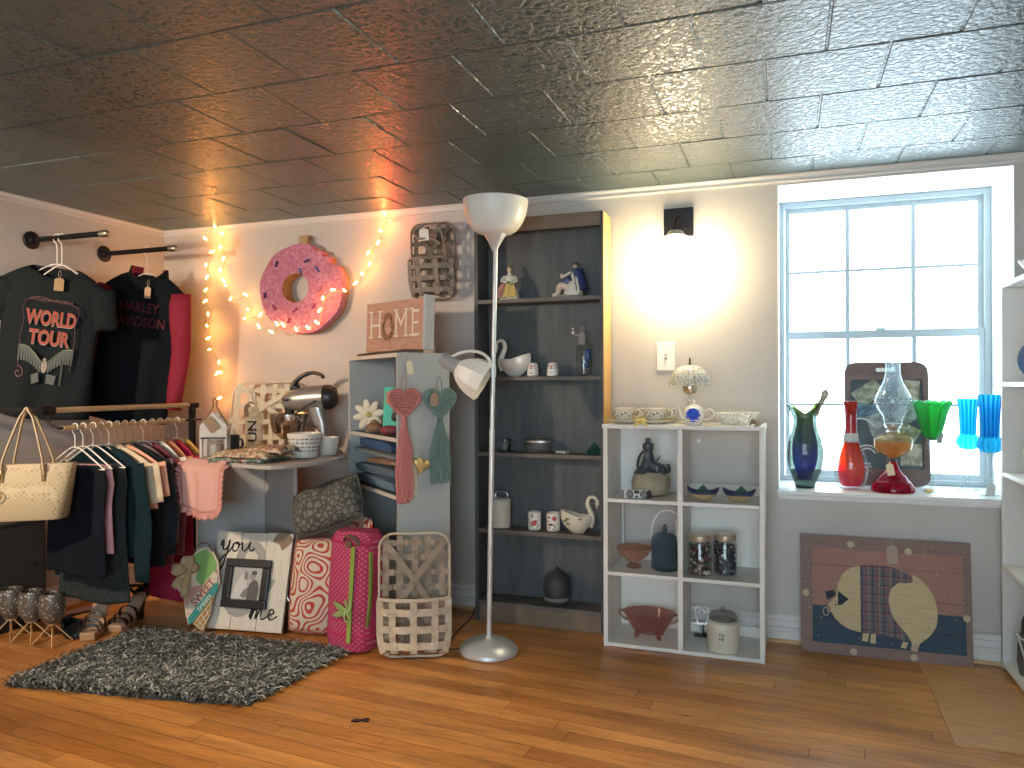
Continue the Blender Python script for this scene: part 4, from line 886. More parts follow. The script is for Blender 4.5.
cyv(968, 3.85, 'left cyan ribbed glass goblet, paler at its rim', 1.0, .405)
v2 = cyv(990, 3.71, 'right cyan ribbed glass goblet beside the white shelf', 1.05, .425)
hangtag(v2, (-.004,-.045,.052), .032, .05, pm('grey_tag_card', (.50,.50,.48), .8), (0,R(6),0), top=.05)
# dark wooden tray with faded papers, leaning on the window
tr = thing('wooden_tray', 'dark wooden tray with pasted paper cuttings, leaning on the window behind the oil lamp', 'tray', (at(887, 482, y=3.90).x, 3.88, SZ+SY), rot=(R(-6), 0, R(2)))
trw = mat_wood('tray_wood', (.10,.055,.045), (.17,.10,.08), (1,8,8), .45)
tw_, th_ = .355, .575
ou = rrect(tw_, th_, .05, 6, 0, th_/2); inn = rrect(tw_-.05, th_-.16, .012, 6, 0, th_/2-.002)
mb = MB()
for y0, y1, rev in ((-.012, .012, 0),):
    ov = [[mb.bm.verts.new((p[0], y, p[1])) for p in ou] for y in (y0, y1)]; iv = [[mb.bm.verts.new((p[0], y, p[1])) for p in inn] for y in (y0, y1)]
    n = len(ou)
    for i in range(n):
        j = (i+1) % n
        mb._f([ov[0][i], ov[0][j], iv[0][j], iv[0][i]]); mb._f([ov[1][j], ov[1][i], iv[1][i], iv[1][j]])
        mb._f([ov[0][j], ov[0][i], ov[1][i], ov[1][j]]); mb._f([iv[0][i], iv[0][j], iv[1][j], iv[1][i]])
obj('frame', mb, trw, tr, ang=50)
mb = MB(); mb.bx(-.158,.158,-.002,.004,.075,th_-.072); obj('bed', mb, pm('tray_slate', (.06,.085,.095), .5), tr, smooth=False)
mb = MB(); mb.prism(rrect(.085,.018,.008,4,0,th_-.036), -.0135, -.0121); obj('handle_slot', mb, pm('pale_slot', (.8,.8,.78), .5), tr, smooth=False)
pap = [(-.075,.43,.125,.085,35,(.42,.42,.30),'card'),(.095,.44,.09,.10,-4,(.48,.45,.33),'card'),(-.085,.345,.10,.07,-12,(.16,.27,.33),'card'),(-.03,.27,.085,.13,20,(.40,.44,.44),'card'),(.085,.33,.11,.075,28,(.36,.44,.38),'card'),(.075,.255,.12,.07,-30,(.34,.38,.22),'card'),(.10,.145,.09,.10,0,(.46,.44,.32),'card')]
for k, (x, z, w_, h_, a, c, _) in enumerate(pap):
    mb = MB(); mm = M.Translation((x,-.0035-.0006*k,z)) @ M.Rotation(R(-a),4,'Y'); mb.bx(-w_/2,w_/2,-.0004,.0004,-h_/2,h_/2,mm)
    o = obj('paper_cutting', mb, pm('paper_%d' % k, c, .8, var=(30,.06,tuple(q*.55 for q in c))), tr, smooth=False)
for (x, z, r) in ((-.085,.135,.05),(-.085,.135,.036),(-.11,.25,.06)):
    mb = MB(); mb.tube([(x+r*cos(R(a)), -.009, z+r*sin(R(a))) for a in range(20, 300 if r < .055 else 150, 10)], .004, 6); obj('ring_print', mb, pm('chalk_print', (.55,.56,.54), .8), tr)
# ------------------------------------------------------------------ pig picture leaning on the wall
PW, PH = .655, .502
pgx = thing('pig_picture', 'wooden plank picture of a plaid-coated pig leaning under the window', 'picture', (.056, 3.525, 0), rot=(R(-5.5), 0, R(1.2)))
def plank_mat(name, c1, c2):
    return mat_wood(name, c1, c2, (3,3,40), .7, 3, .25)
mb = MB()
for k in range(4): mb.bx(0, PW, -.008, .010, PH*k/4+.0008, PH*(k+1)/4-.0008)
obj('planks', mb, plank_mat('mauve_wash', (.19,.125,.11), (.26,.175,.15)), pgx, smooth=False)
def flat(name, shapes, mat, y, parent=pgx, t=.0007):
    mb = MB()
    for s_ in shapes: mb.prism(s_, y-t, y)
    return obj(name, mb, mat, parent, smooth=False)
def rect(x0, z0, x1, z1): return [(x0,z0),(x1,z0),(x1,z1),(x0,z1)]
def px2(x, z): return ((x-52)/(848-52)*PW, (1-(z-60)/(600-60))*PH)      # picture-plan coordinates read off the planks
e = .0008
flat('rose_ground', [rect(.047,PH*k/4+e if k > 1 else .205,.625,min(PH*(k+1)/4-e, PH-.055)) for k in (1,2,3)], plank_mat('rose_wash', (.30,.155,.12), (.37,.20,.155)), -.0081)
flat('navy_ground', [rect(.047,.047,.632,PH/4-e), rect(.047,PH/4+e,.632,.203)], plank_mat('navy_wash', (.022,.05,.085), (.035,.068,.105)), -.0085)
cr = plank_mat('pig_cream', (.46,.36,.20), (.60,.48,.28))
def C2(*p): return [px2(*q) for q in p]
body = spl([(*px2(*q), 0) for q in ((340,190),(300,200),(255,235),(230,290),(222,335),(185,378),(200,410),(240,455),(290,480),(340,488))], 5)
flat('pig_head', [[(p.x, p.y) for p in body]], cr, -.0090)
plaid = spl([(*px2(*q), 0) for q in ((340,188),(420,182),(500,190),(580,222),(584,245),(600,300),(600,420),(570,505),(500,500),(420,488),(342,486))], 4)
m, nt, b = nodes('plaid_coat'); v = mapping(nt); s3 = nt.nodes.new('ShaderNodeSeparateXYZ'); nt.links.new(v, s3.inputs[0])
def stripes(axis, per, off, wd):
    f = mth(nt, 'FRACT', mth(nt, 'ADD', mth(nt, 'DIVIDE', s3.outputs[axis], per), off)); return mth(nt, 'LESS_THAN', f, wd)
c = mixc(nt, mth(nt, 'MULTIPLY', stripes('X',.042,0,.42),.55), (.10,.115,.135), (.22,.09,.09)); c = mixc(nt, mth(nt, 'MULTIPLY', stripes('Z',.038,.3,.4),.5), c, (.24,.10,.10))
c = mixc(nt, mth(nt, 'MULTIPLY', stripes('X',.042,.25,.10),.8), c, (.02,.03,.06)); c = mixc(nt, mth(nt, 'MULTIPLY', stripes('Z',.038,.0,.10),.8), c, (.02,.03,.06))
c = mixc(nt, mth(nt, 'MULTIPLY', stripes('X',.042,.6,.05),.6), c, (.45,.40,.32)); nt.links.new(c, b.inputs['Base Color']); b.inputs['Roughness'].default_value = .7
flat('plaid_coat', [[(p.x, p.y) for p in plaid]], m, -.0093)
rump = spl([(*px2(*q), 0) for q in ((520,255),(582,248),(586,216),(640,250),(680,310),(694,370),(688,430),(655,480),(610,518),(600,548),(570,545),(575,515),(545,470),(500,420),(476,360),(474,315),(492,275))], 5)
flat('pig_rump', [[(p.x, p.y) for p in rump]], cr, -.0098)
flat('hoof', [C2((350,492),(380,490),(372,528),(344,526))], cr, -.0094); flat('hoof', [C2((388,490),(412,490),(408,534),(382,532))], cr, -.0095)
flat('hoof', [C2((534,514),(560,514),(548,542),(524,540))], cr, -.0095); flat('hoof', [C2((580,516),(610,518),(600,550),(570,548))], plank_mat('hoof_pink', (.42,.30,.24), (.5,.37,.3)), -.0102)
nv = pm('picture_navy', (.012,.025,.045), .7)
flat('ear', [C2((172,314),(215,310),(224,330),(180,356))], nv, -.0094); flat('ear', [C2((233,310),(284,344),(252,372),(232,376))], nv, -.0095)
flat('eye', [[(px2(222,374)[0]+.004*cos(TAU*k/10), px2(222,374)[1]+.004*sin(TAU*k/10)) for k in range(10)]], nv, -.0097)
mb = MB(); cx, cz = px2(174, 408); mb.tube([(cx+.012*cos(TAU*k/20), -.0095, cz+.017*sin(TAU*k/20)) for k in range(20)], .0022, 6, closed=True); obj('nose_ring', mb, pm('ring_grey', (.35,.33,.3), .6), pgx)
flat('snout', [el(*px2(188,398), .008, .015)], pm('snout_pink', (.35,.19,.15), .7), -.0097)
stc = pm('star_cream', (.5,.43,.28), .7)
for q in ((298,96),(567,112),(76,330),(832,388),(305,600),(584,628)):
    x, z = px2(*q); x = min(max(x, .018), PW-.02); z = min(max(z, .02), PH-.02)
    flat('cream_spot', [[(x+(.0135+.0012*(k%2))*cos(TAU*k/12), z+(.0135+.0012*(k%2))*sin(TAU*k/12)) for k in range(12)]], stc, -.0086)
mb = MB(); rnd = random.Random(5)
for k in range(46):
    x, z = rnd.uniform(.012,PW-.012), rnd.uniform(.25,PH-.01) if k < 34 else rnd.uniform(.01,.2)
    mb.prism([(x+a*.004*.6, z+b_*.007) for a, b_ in ((-.3,-.5),(.5,-.2),(.3,.5),(-.5,.3))], -.0112, -.0105)
obj('white_flecks', mb, pm('fleck_white', (.6,.57,.5), .8), pgx, smooth=False)
hangtag(pgx, (.362,-.013,PH-.028), .042, .075, pm('rose_card', (.40,.31,.25), .8), top=.03)

# ------------------------------------------------------------------ white shelf unit on the right wall
RX0, RX1, RY0, RY1, RZ = .822, 1.125, 2.70, 3.59, 1.565
ru = thing('white_shelf_unit', 'white open shelf unit along the right wall beside the window', 'shelf', ((RX0+RX1)/2, (RY0+RY1)/2, 0))
rw, rd = (RX1-RX0)/2, (RY1-RY0)/2; rmel = pm('white_shelf_paint', (.74,.74,.72), .4)
for s_ in (-1, 1):
    mb = MB(); mb.bx(-rw, rw, *sorted((s_*rd, s_*(rd-.018))), 0, RZ-.018); obj('side_panel', mb, rmel, ru, smooth=False, bev=.0015)
RSH = [.03, .425, .80, 1.166]
for z in RSH:
    mb = MB(); mb.bx(-rw+.002, rw, -rd+.018, rd-.018, z-.018, z); obj('shelf', mb, rmel, ru, smooth=False, bev=.0015)
mb = MB(); mb.bx(-rw, rw, -rd, rd, RZ-.018, RZ); obj('top', mb, rmel, ru, smooth=False, bev=.0015)
mb = MB(); mb.bx(rw-.006, rw-.001, -rd+.018, rd-.018, .012, RZ-.018); obj('back_panel', mb, rmel, ru, smooth=False)
def onru(px, z, x): p = at(px, 400, x=x); return (x, p.y, z+.0006)
pt = thing('leaf_vase', 'white teardrop vase with carved veins on the middle of the right shelf', 'vase', (.925, 3.475, .8016), R(-20))
mb = MB(); mb.lathe([(.022,0),(.03,.004),(.052,.05),(.056,.085),(.046,.125),(.026,.165),(.018,.19),(.024,.205),(.020,.205),(.014,.19)], 30, sy=.5, wob=lambda a,z: 1+.03*cos(10*a)); obj('body', mb, pm('pale_glaze', (.62,.64,.62), .3), pt, ang=25)
mb = MB(); mb.bx(-.035,-.025,-.055,-.035,.012,.055,M.Rotation(R(-12),4,'Y')); mb.bx(.0,.06,-.05,-.04,0,.008); obj('easel', mb, white, pt, smooth=False)
pl = thing('white_plate', 'white oval plate standing upright on an upper shelf at the right edge', 'plate', (.925, 3.43, 1.1666), R(-35))
mb = MB(); mb.lathe([(.004,.0),(.05,.002),(.085,.014),(.087,.016),(.05,.006),(.004,.005)], 36, m=M.Translation((0,0,.088)) @ M.Rotation(R(82),4,'X')); obj('disc', mb, ceramic, pl)
mb = MB(); mb.lathe([(.05,.0068),(.083,.0162),(.08,.0175),(.05,.0085)], 36, m=M.Translation((0,0,.088)) @ M.Rotation(R(82),4,'X')); obj('blue_rim', mb, pm('rim_blue', (.10,.16,.30), .3), pl)
db = thing('leaf_dish', 'white fluted glass dish on top of the right shelf unit', 'dish', (.955, 3.42, RZ+.0006))
mb = MB(); mb.lathe([(.05,0),(.055,.004),(.085,.03),(.11,.07),(.104,.068),(.08,.034),(.004,.008)], 48, wob=lambda a,z: 1+.06*cos(12*a)*z/.07); obj('bowl', mb, cutg, db, ang=20)
bk2 = thing('wire_basket', 'dark grey handbag with pale piping on the lowest shelf of the right unit', 'bag', (.94, 3.42, .0306), R(-25))
mb = MB(); mb.rings([[V((x*.10*q, y*.05*q+.0, z)) for x, y in rrect(2,2,.5,4)] for z, q in ((0,.92),(.05,1.),(.12,.98),(.17,.86))]); obj('body', mb, pm('grey_leather', (.09,.09,.08), .6), bk2)
mb = MB(); mb.tube(spl([(-.075,-.046,.165),(-.06,-.05,.24),(.06,-.05,.24),(.075,-.046,.165)]), .006, 8); mb.tube(spl([(-.075,.046,.165),(-.06,.05,.23),(.06,.05,.23),(.075,.046,.165)]), .006, 8); obj('handles', mb, pm('dark_strap', (.03,.03,.03), .5), bk2)
mb = MB(); mb.tube([V((x*.0985, y*.05, .125+.03*x*x)) for x, y in rrect(2,2,.5,4)], .004, 6, closed=True); mb.tube([(-.09,-.049,.15),(-.05,-.054,.01)], .004, 6); obj('piping', mb, pm('pale_piping', (.62,.62,.56), .5), bk2)
bk2.name = 'grey_handbag'
# scrap on the floor
o = obj('plastic_scrap', MB().prismz([(-.03,-.01),(-.005,-.012),(.008,-.004),(.022,-.012),(.034,-.006),(.022,.002),(.03,.014),(.016,.018),(.006,.006),(-.02,.008)], 0, .004), blackplastic, None, (*at(360, 721, z=0).xy, .0003), (0,0,.3), smooth=False)
tag(o, 'small torn black scrap lying on the bare floor boards', 'scrap')
# ------------------------------------------------------------------ woven tobacco baskets
def tobacco_basket(name, label, loc, rot, w, h, mats, pocket=.42, dp=.07, nv=5, nh=7, bow=.0, handle=False, slat=.022):
    """shallow woven split-wood basket, back in the xz plane, opening towards -y, base at z=0"""
    t = thing(name, label, 'basket', loc, rot=rot); back, front, rim = mats; rnd = random.Random(int(w*1000+h*77))
    mb = MB(); mb.tube([(x, 0, z) for x, z in rrect(w, h, w*.2, 6, 0, h/2)], .007, 8, closed=True, flat=.8); obj('back_rim', mb, rim, t)
    mb = MB()
    for k in range(nv):
        x = -w/2+w*(k+.5)/nv+rnd.uniform(-.004,.004); n = nh*2
        mb.strap([(x+rnd.uniform(-.001,.001), (.005 if (i+k) % 2 else -.005), .012+(h-.024)*i/n) for i in range(n+1)], slat, .0022, (1,0,0))
    for k in range(nh):
        z = h*(k+.6)/(nh+.2); n = nv*2
        mb.strap([(-w/2+.004+(w-.008)*i/n, (-.005 if (i//1+k) % 2 else .005), z+rnd.uniform(-.002,.002)) for i in range(n+1)], slat*.9, .0022, (0,0,1))
    obj('back_weave', mb, back, t)
    mb = MB(); mb.strap([(-w*.42,-.013,h*.94),(0,-.016,h*.62),(w*.30,-.013,h*.36)], slat*.9, .0024, (.7,0,.7)); mb.strap([(w*.42,-.017,h*.94),(0,-.020,h*.62),(-w*.30,-.017,h*.36)], slat*.9, .0024, (-.7,0,.7)); obj('cross_splints', mb, back, t)
    if pocket:
        hp = h*pocket
        def P(u, z): # u -1..1
            a = u*pi/2; return V((w/2*1.01*sin(a)*(min(1, .80+.20*sqrt(max(0, z)/.09))), -.012-dp*cos(a)*(.55+.45*min(1, z/hp*1.4)), z))
        mb = MB()
        for k in range(nv):
            u = -.8+1.6*k/(nv-1); n = 10; e = .004 if k % 2 else -.002
            q = [P(u, hp*i/n*(1-.0)) + V((0, e*(1 if i % 2 else -1), 0)) for i in range(1, n+1)]; q = [V((q[0].x*.85, -.004, .012))] + q
            mb.strap(q, slat, .0022, (1,0,0))
        for k in range(3):
            z = hp*(k+.75)/3.4; n = 18
            mb.strap([P(-1+2*i/n, z)+V((0,(.004 if (i//2+k) % 2 else -.004),0)) for i in range(n+1)], slat*1.05, .0022, (0,0,1))
        obj('pocket_weave', mb, front, t)
        mb = MB(); mb.tube([P(-1+2*i/24, hp)+V((0,0,.004)) for i in range(25)], .0065, 8, flat=1.2); obj('pocket_rim', mb, rim, t)
    return t
oldwood = mat_wood('aged_splint', (.19,.15,.11), (.36,.29,.22), (3,3,3), .8, 8)
paleold = mat_wood('pale_splint', (.40,.33,.24), (.60,.52,.40), (3,3,3), .8, 8)
rimwood = mat_wood('rim_splint', (.46,.39,.29), (.62,.54,.42), (3,3,3), .75, 8)
tobacco_basket('tobacco_basket', 'large pale woven basket leaning on the grey cubby above the bare floor', (-1.492,2.885,.009), (R(-5),0,R(24)), .300, .515, (oldwood, paleold, rimwood), .47, .075, 5, 8, slat=.028)
darkold = mat_wood('dark_splint', (.08,.065,.05), (.20,.17,.13), (3,3,3), .8, 8)
midold = mat_wood('mid_splint', (.17,.14,.11), (.33,.28,.22), (3,3,3), .8, 8)
c = at(432, 300, y=3.52)
hbk = tobacco_basket('hanging_basket', 'small dark woven wall basket with a white price tag hanging high beside the bookcase', (c.x, 3.545, 1.605), (R(3),0,0), .245, .385, (darkold, midold, midold), .52, .075, 4, 6, slat=.024)
mb = MB(); mb.tube(spl([(.03,-.03,.385),(.085,-.075,.33),(.105,-.085,.25),(.11,-.075,.20)]), .006, 8); mb.tube(spl([(-.03,-.02,.385),(-.07,-.06,.34),(-.03,-.09,.30),(.03,-.085,.30),(.08,-.08,.27)]), .008, 8); obj('twig_handle', mb, midold, hbk)
mb = MB(); mb.tube(spl([(0,.01,.375),(.0,-.004,.40),(.004,-.006,.425),(.0,.0,.43),(-.004,.004,.42)]), .0022, 6); obj('hook', mb, brushed, hbk)
hangtag(hbk, (0,-.10,.345), .052, .058, pm('tag_white', (.72,.70,.66), .8), (R(6),0,0), top=.035)

# ------------------------------------------------------------------ donut pinata
dn = thing('donut_pinata', 'pink paper donut pinata with a bite out of it on the wall', 'pinata', (at(301,289,y=3.54).x, YB-.004, at(301,289,y=3.54).z), R(4))
frosting = mat_pattern('pink_tissue', 'print', (.56,.20,.29), (.64,.30,.38), 60, .95, (.50,.16,.25))
bun = pm('bun_tissue', (.58,.33,.14), .95, bump=(50,.5), var=(30,.2,(.5,.24,.08)))
def dr(a):
    b = 0.
    for a0, d in ((R(38), .032), (R(52), .036), (R(66), .026)): b = max(b, d*math.exp(-((a-a0)/.11)**2))
    return .258-b+.003*sin(a*9)
rnd = random.Random(3)
mb = MB(); ns = 96; ri = .082
prof = [('i',-.004),('i',-.085),('o',-.085),('o',-.004)]
def rp(a, kind): return (dr(a)*cos(a)*1.0, dr(a)*sin(a)*.96) if kind == 'o' else (ri*cos(a)-.03, ri*.98*sin(a)+.005)
mb.rings([[V((rp(TAU*k/ns,k_)[0], y, rp(TAU*k/ns,k_)[1])) for k_, y in prof] for k in range(ns)], close=True); obj('bun', mb, bun, dn, ang=50)
mb = MB()
for i in range(ns):   # rows of ruffled tissue over the face
    a0, a1 = TAU*i/ns, TAU*(i+1)/ns
    for j in range(7):
        t0, t1 = j/7, (j+1)/7+.05
        q = []
        for (a, t) in ((a0,t0),(a1,t0),(a1,t1),(a0,t1)):
            o_, i_ = rp(a,'o'), rp(a,'i'); t = min(t, 1); q.append((i_[0]+(o_[0]-i_[0])*t, i_[1]+(o_[1]-i_[1])*t))
        y0, y1 = -.086-rnd.random()*.003, -.086-.005-rnd.random()*.007
        mb._f([mb.bm.verts.new(p) for p in ((q[0][0],y1,q[0][1]),(q[1][0],y1,q[1][1]),(q[2][0],y0,q[2][1]),(q[3][0],y0,q[3][1]))])
    o_ = rp(a0,'o'); o1 = rp(a1,'o')
    mb._f([mb.bm.verts.new(p) for p in ((o_[0],-.089,o_[1]),(o1[0],-.089,o1[1]),(o1[0]*1.012,-.045,o1[1]*1.012),(o_[0]*1.012,-.045,o_[1]*1.012))])
obj('pink_icing', mb, frosting, dn, smooth=False, ang=None)
for (x, z, a, cname, cc) in ((-.145,.14,20,'navy',(.05,.04,.12)),(-.22,-.03,0,'navy',0),(.005,.095,-20,'blue',(.10,.12,.32)),(.11,.10,-40,'blue',0),(.045,.15,70,'navy',0),(-.07,-.175,30,'plum',(.28,.05,.16)),(-.03,-.12,60,'plum',0),(.09,-.10,25,'plum',0),(.13,-.02,70,'rose',(.6,.2,.25)),(-.16,-.10,-30,'plum',0)):
    mb = MB(); mb.tube([(x-.016*sin(R(a)),-.100,z-.016*cos(R(a))),(x+.016*sin(R(a)),-.100,z+.016*cos(R(a)))], .0065, 8); obj('sprinkle', mb, pm('sprinkle_'+cname, cc or (.05,.04,.12), .8), dn)
mb = MB(); mb.bx(-.03,.022,-.055,-.03,.235,.30); mb.tube(spl([(.02,-.04,.29),(.04,-.04,.30),(.06,-.045,.29)]),.0015,5); mb.tube(spl([(.02,-.04,.285),(.045,-.05,.275),(.07,-.045,.28)]),.0015,5); obj('hanging_tab', mb, pm('kraft_tab', (.42,.30,.16), .8), dn, smooth=False)

# ------------------------------------------------------------------ string lights
BULBS = [(215.6,225.6),(223,233.8),(206.8,239),(213,252),(222,247),(225,259),(207,265),(222,270),(209,277),(225,281),(227,285.5),(207,290),(231,299),(206.5,301),(247,295),(249,309.5),(208.7,314),(246,318.6),(261,314.5),(208,325.7),(260.4,326.8),(209.5,338),(273,332),(211,349.5),(220.5,362),(221,372.4),(278.5,324),(284,325),(297.6,329.5),(309,328),(318.4,322.7),(321,310),(324.4,298),(334,290),(345,290.7),(356.4,283),(362.4,274),(371,264.4),(369.5,253),(379,242.5),(382,231),(385,214),(218.6,373),(220.5,398)]
def slp(px, py):
    y = 3.595
    if 255 < px < 351: y = 3.508
    if py > 365: y = 3.575
    return at(px, py, y=y)
lt = thing('string_lights', 'warm orange fairy lights looped along the wall and under the pink donut', 'string lights', (at(215,226,y=3.595)))
o0 = lt.location.copy()
wires = [[(215.6,224),(207,239),(211,252),(206,265),(209,277),(206,290),(207,301),(208.7,314),(207,325.7),(210,338),(212,349.5),(219,362),(221,372.4),(219,386),(221,398)],
         [(215.6,224),(222,235),(222,247),(225,259),(223,270),(226,281),(233,299),(246,297),(249,309.5),(247,318.6),(261,316),(262,326),(273,331),(279,325),(285,326),(297.6,330.5),(309,328.5),(318.4,323),(321,311),(325,299),(334,291),(345,291.5),(356.4,284),(362.4,275),(370,265),(371,253),(379,243),(382,231),(387,217),(386,212)]]
wm = pm('lights_wire', (.42,.38,.22), .6)
for wi in wires:
    mb = MB(); mb.tube(spl([slp(*p)-o0 for p in wi], 4), .0022, 5); obj('wire', mb, wm, lt)
bulbm = pm('bulb_glow', (1,.6,.2), .4, emis=(1,.50,.13), es=22)
redm = pm('bulb_red', (1,.1,.03), .4, emis=(1,.06,.02), es=22)
rnd = random.Random(11)
for i, (px, py) in enumerate(BULBS + [(390.6,221)]):
    p = slp(px, py)-o0+V((rnd.uniform(-.004,.004),-.010,0)); d = V((rnd.uniform(-1,1), -.5, rnd.uniform(-1,1))).normalized()
    mb = MB(); q = .006; mb.tube([p-d*.012, p-d*.006, p+d*.004, p+d*.012, p+d*.018], [q*.55,q*.9,q,q*.7,q*.1], 8)
    obj('bulb', mb, redm if i == len(BULBS) else bulbm, lt)
for k, (px, py, e) in enumerate(((218,240,1.5),(214,275,1.1),(215,330,1.2),(218,375,1.3),(250,310,.9),(290,334,.8),(330,300,.8),(366,268,.9),(384,226,1.3),(222,400,1.1))):
    p = slp(px, py); light('fairy_glow', 'POINT', (p.x, p.y-.06, p.z), e*.5, (1,.34,.07), .02)
p = slp(390,221); light('fairy_glow', 'POINT', (p.x, p.y-.03, p.z), .8, (1,.05,.02), .02)

# ------------------------------------------------------------------ grey table in the corner
TZ = .81
tb = thing('corner_table', 'grey painted table with a rounded top under the string lights', 'table', (-2.45, 3.2, 0))
gp_ = pm('grey_paint', (.46,.46,.44), .5, bump=(20,.08)); gt_ = pm('grey_top_paint', (.44,.42,.39), .45)
tpts = [(-2.63,2.86),(-2.30,2.775),(-2.17,2.750),(-2.13,2.76),(-2.09,2.80),(-2.055,2.88),(-2.03,3.0),(-2.025,3.12),(-2.055,3.26),(-2.165,3.37),(-2.24,3.46),(-2.27,3.55),(-2.80,3.57),(-2.74,3.2),(-2.69,3.0)]
mb = MB(); mb.prismz([(x+2.45, y-3.2) for x, y in tpts], TZ-.018, TZ); obj('table_top', mb, gt_, tb, smooth=False, bev=.003)
def panel(name, p0, p1, t, z0, z1, parent, m):
    p0, p1 = V((*p0,0)), V((*p1,0)); d = (p1-p0).normalized(); n = V((-d.y,d.x,0))*t
    mb = MB(); mb.prismz([tuple(q.xy) for q in (p0,p1,p1+n,p0+n)], z0, z1); return obj(name, mb, m, parent, smooth=False, bev=.002)
a0, cc, b0 = at(197,500,y=3.09), at(265,500,y=3.31), at(294,500,y=3.09)
sh3 = V((2.45,-3.2,0))
panel('leg_panel', (a0+sh3).xy, (cc+sh3).xy, .016, 0, TZ-.0185, tb, gp_)
panel('leg_panel', (cc+sh3).xy, (b0+sh3).xy, .016, 0, TZ-.0185, tb, gp_)
Tz = TZ+.0008
# house-shaped candle lantern
ln = thing('house_lantern', 'small white house-shaped candle lantern with a wire handle, left end of the table', 'lantern', (-2.605, 2.96, Tz), R(32))
cw = pm('chalky_white', (.58,.56,.52), .7)
mb = MB()
for s_ in (-1, 1): mb.prism([(-.062,0),(.062,0),(.062,.16),(0,.225),(-.062,.16)] if s_ > 0 else [(-.062,0),(-.05,0),(-.05,.10),(.05,.10),(.05,0),(.062,0),(.062,.16),(0,.225),(-.062,.16)], s_*.05-.005, s_*.05+.005)
mb.bx(-.06,.06,-.045,.045,0,.008); obj('house_body', mb, cw, ln, smooth=False, bev=.001)
mb = MB(); mb.tube(spl([(-.06,0,.155),(-.035,0,.20),(-.008,0,.25),(-.010,0,.275),(0,0,.29),(.010,0,.275),(.008,0,.25),(.035,0,.20),(.06,0,.155)]), .0032, 8); obj('wire_handle', mb, pm('rust_wire', (.22,.12,.07), .6, .5), ln)
mb = MB(); mb.bx(-.056,.056,-.064,-.056,.097,.104); obj('dark_bar', mb, blackmetal, ln, smooth=False)
mb = MB(); mb.lathe([(.036,.009),(.038,.012),(.038,.088),(.034,.092),(.034,.014),(.004,.012)], 20, (0,-.0,0)); obj('candle_glass', mb, thin('pale_jar', (.9,.9,.88), .05, .4, ((.6,.58,.5), .3)), ln)
mb = MB(); mb.lathe([(.030,.015),(.031,.065),(.004,.066)], 18); obj('candle', mb, ceramic, ln)
hangtag(ln, (-.028,-.060,.195), .05, .07, pm('brown_card', (.30,.21,.13), .8), (0,R(-35),0), top=.06)
mg = thing('dark_mug', 'dark slate mug behind the white house lantern', 'mug', (-2.655, 3.12, Tz))
mb = MB(); mb.lathe([(.04,0),(.046,.006),(.048,.10),(.045,.10),(.043,.012),(.004,.01)], 24); obj('body', mb, pm('slate_mug', (.05,.06,.07), .4), mg)
mb = MB(); mb.tube(spl([(.046,0,.08),(.075,0,.078),(.078,0,.045),(.046,0,.028)]), .006, 8); obj('handle', mb, pm('slate_mug', (.05,.06,.07), .4), mg)
# bottle lettered UN
bo_ = thing('lettered_bottle', 'clear glass bottle with black letters up its side and a grey wax top', 'bottle', (-2.60, 3.24, Tz), R(28))
mb = MB(); mb.lathe([(.04,0),(.044,.005),(.044,.17),(.040,.19),(.020,.235),(.016,.26),(.016,.30),(.020,.304),(.020,.315),(.013,.315),(.013,.255),(.036,.185),(.040,.168),(.040,.008),(.004,.006)], 24, sy=.8); obj('body', mb, thin('bottle_glass', (.96,.97,.95), .04, .45, ((.68,.66,.58), .2)), bo_)
t_ = text('UN', .062, inkblack, bo_, (0,-.0375,.115), (R(90),R(-90),0), name='lettering', sx=1.25, bold=.001)
mb = MB(); mb.strap(spl([(-.02,-.02,.25),(-.034,-.026,.235),(-.03,-.032,.19)]), .022, .003, (1,.2,0)); mb.tube(spl([(0,-.02,.26),(-.02,-.022,.262),(-.025,-.02,.245)]), .004, 6); obj('leather_tag', mb, pm('tag_leather', (.20,.12,.07), .7), bo_)
# woven basket standing behind
bx_ = at(264, 440, y=3.48)
tobacco_basket('table_basket', 'cream open-weave basket with crossed splints standing at the back of the table', (bx_.x, 3.475, TZ+.012), (R(-12),0,R(10)), .43, .365, (mat_wood('cream_splint', (.60,.54,.40), (.74,.69,.55), (3,3,3), .75, 8),)*3, 0, 0, 6, 4, slat=.030)
# quilted cloth, folded
qm = mat_pattern('floral_quilt', 'print', (.62,.50,.34), (.34,.15,.08), 55, .9, (.12,.16,.14))
ql = thing('folded_quilt', 'folded floral quilted cloth lying at the front edge of the table', 'cloth', (-2.335, 2.885, Tz), R(4))
def ply(x0, x1, y0, y1, z0, z1, s):
    def f(u, v):
        x = x0+(x1-x0)*u; y = y0+(y1-y0)*v; e = 1-abs(2*u-1)**8
        return V((x+.008*sin(v*7+s), y+.006*sin(u*6+s), z0+(z1-z0)*(.25+.75*e)*(1-abs(2*v-1)**10*.7)+.005*sin(u*9+s)*sin(v*7)))
    return f
mb = MB(); mb.surf(ply(-.17,.12,-.09,.14,.004,.020,0), 22, 18); mb.surf(lambda u,v: V((-.17+.29*u,-.09+.23*v,.0+.001*sin(9*u))), 6, 6); obj('lower_fold', mb, mat_pattern('green_quilt', 'print', (.10,.16,.14), (.50,.46,.36), 60, .9, (.3,.1,.08)), ql, solid=.004)
mb = MB(); mb.surf(ply(-.165,.13,-.085,.145,.016,.048,1), 24, 20); mb.surf(ply(-.02,.16,-.02,.15,.035,.066,2), 20, 18); obj('upper_fold', mb, qm, ql, solid=.006)
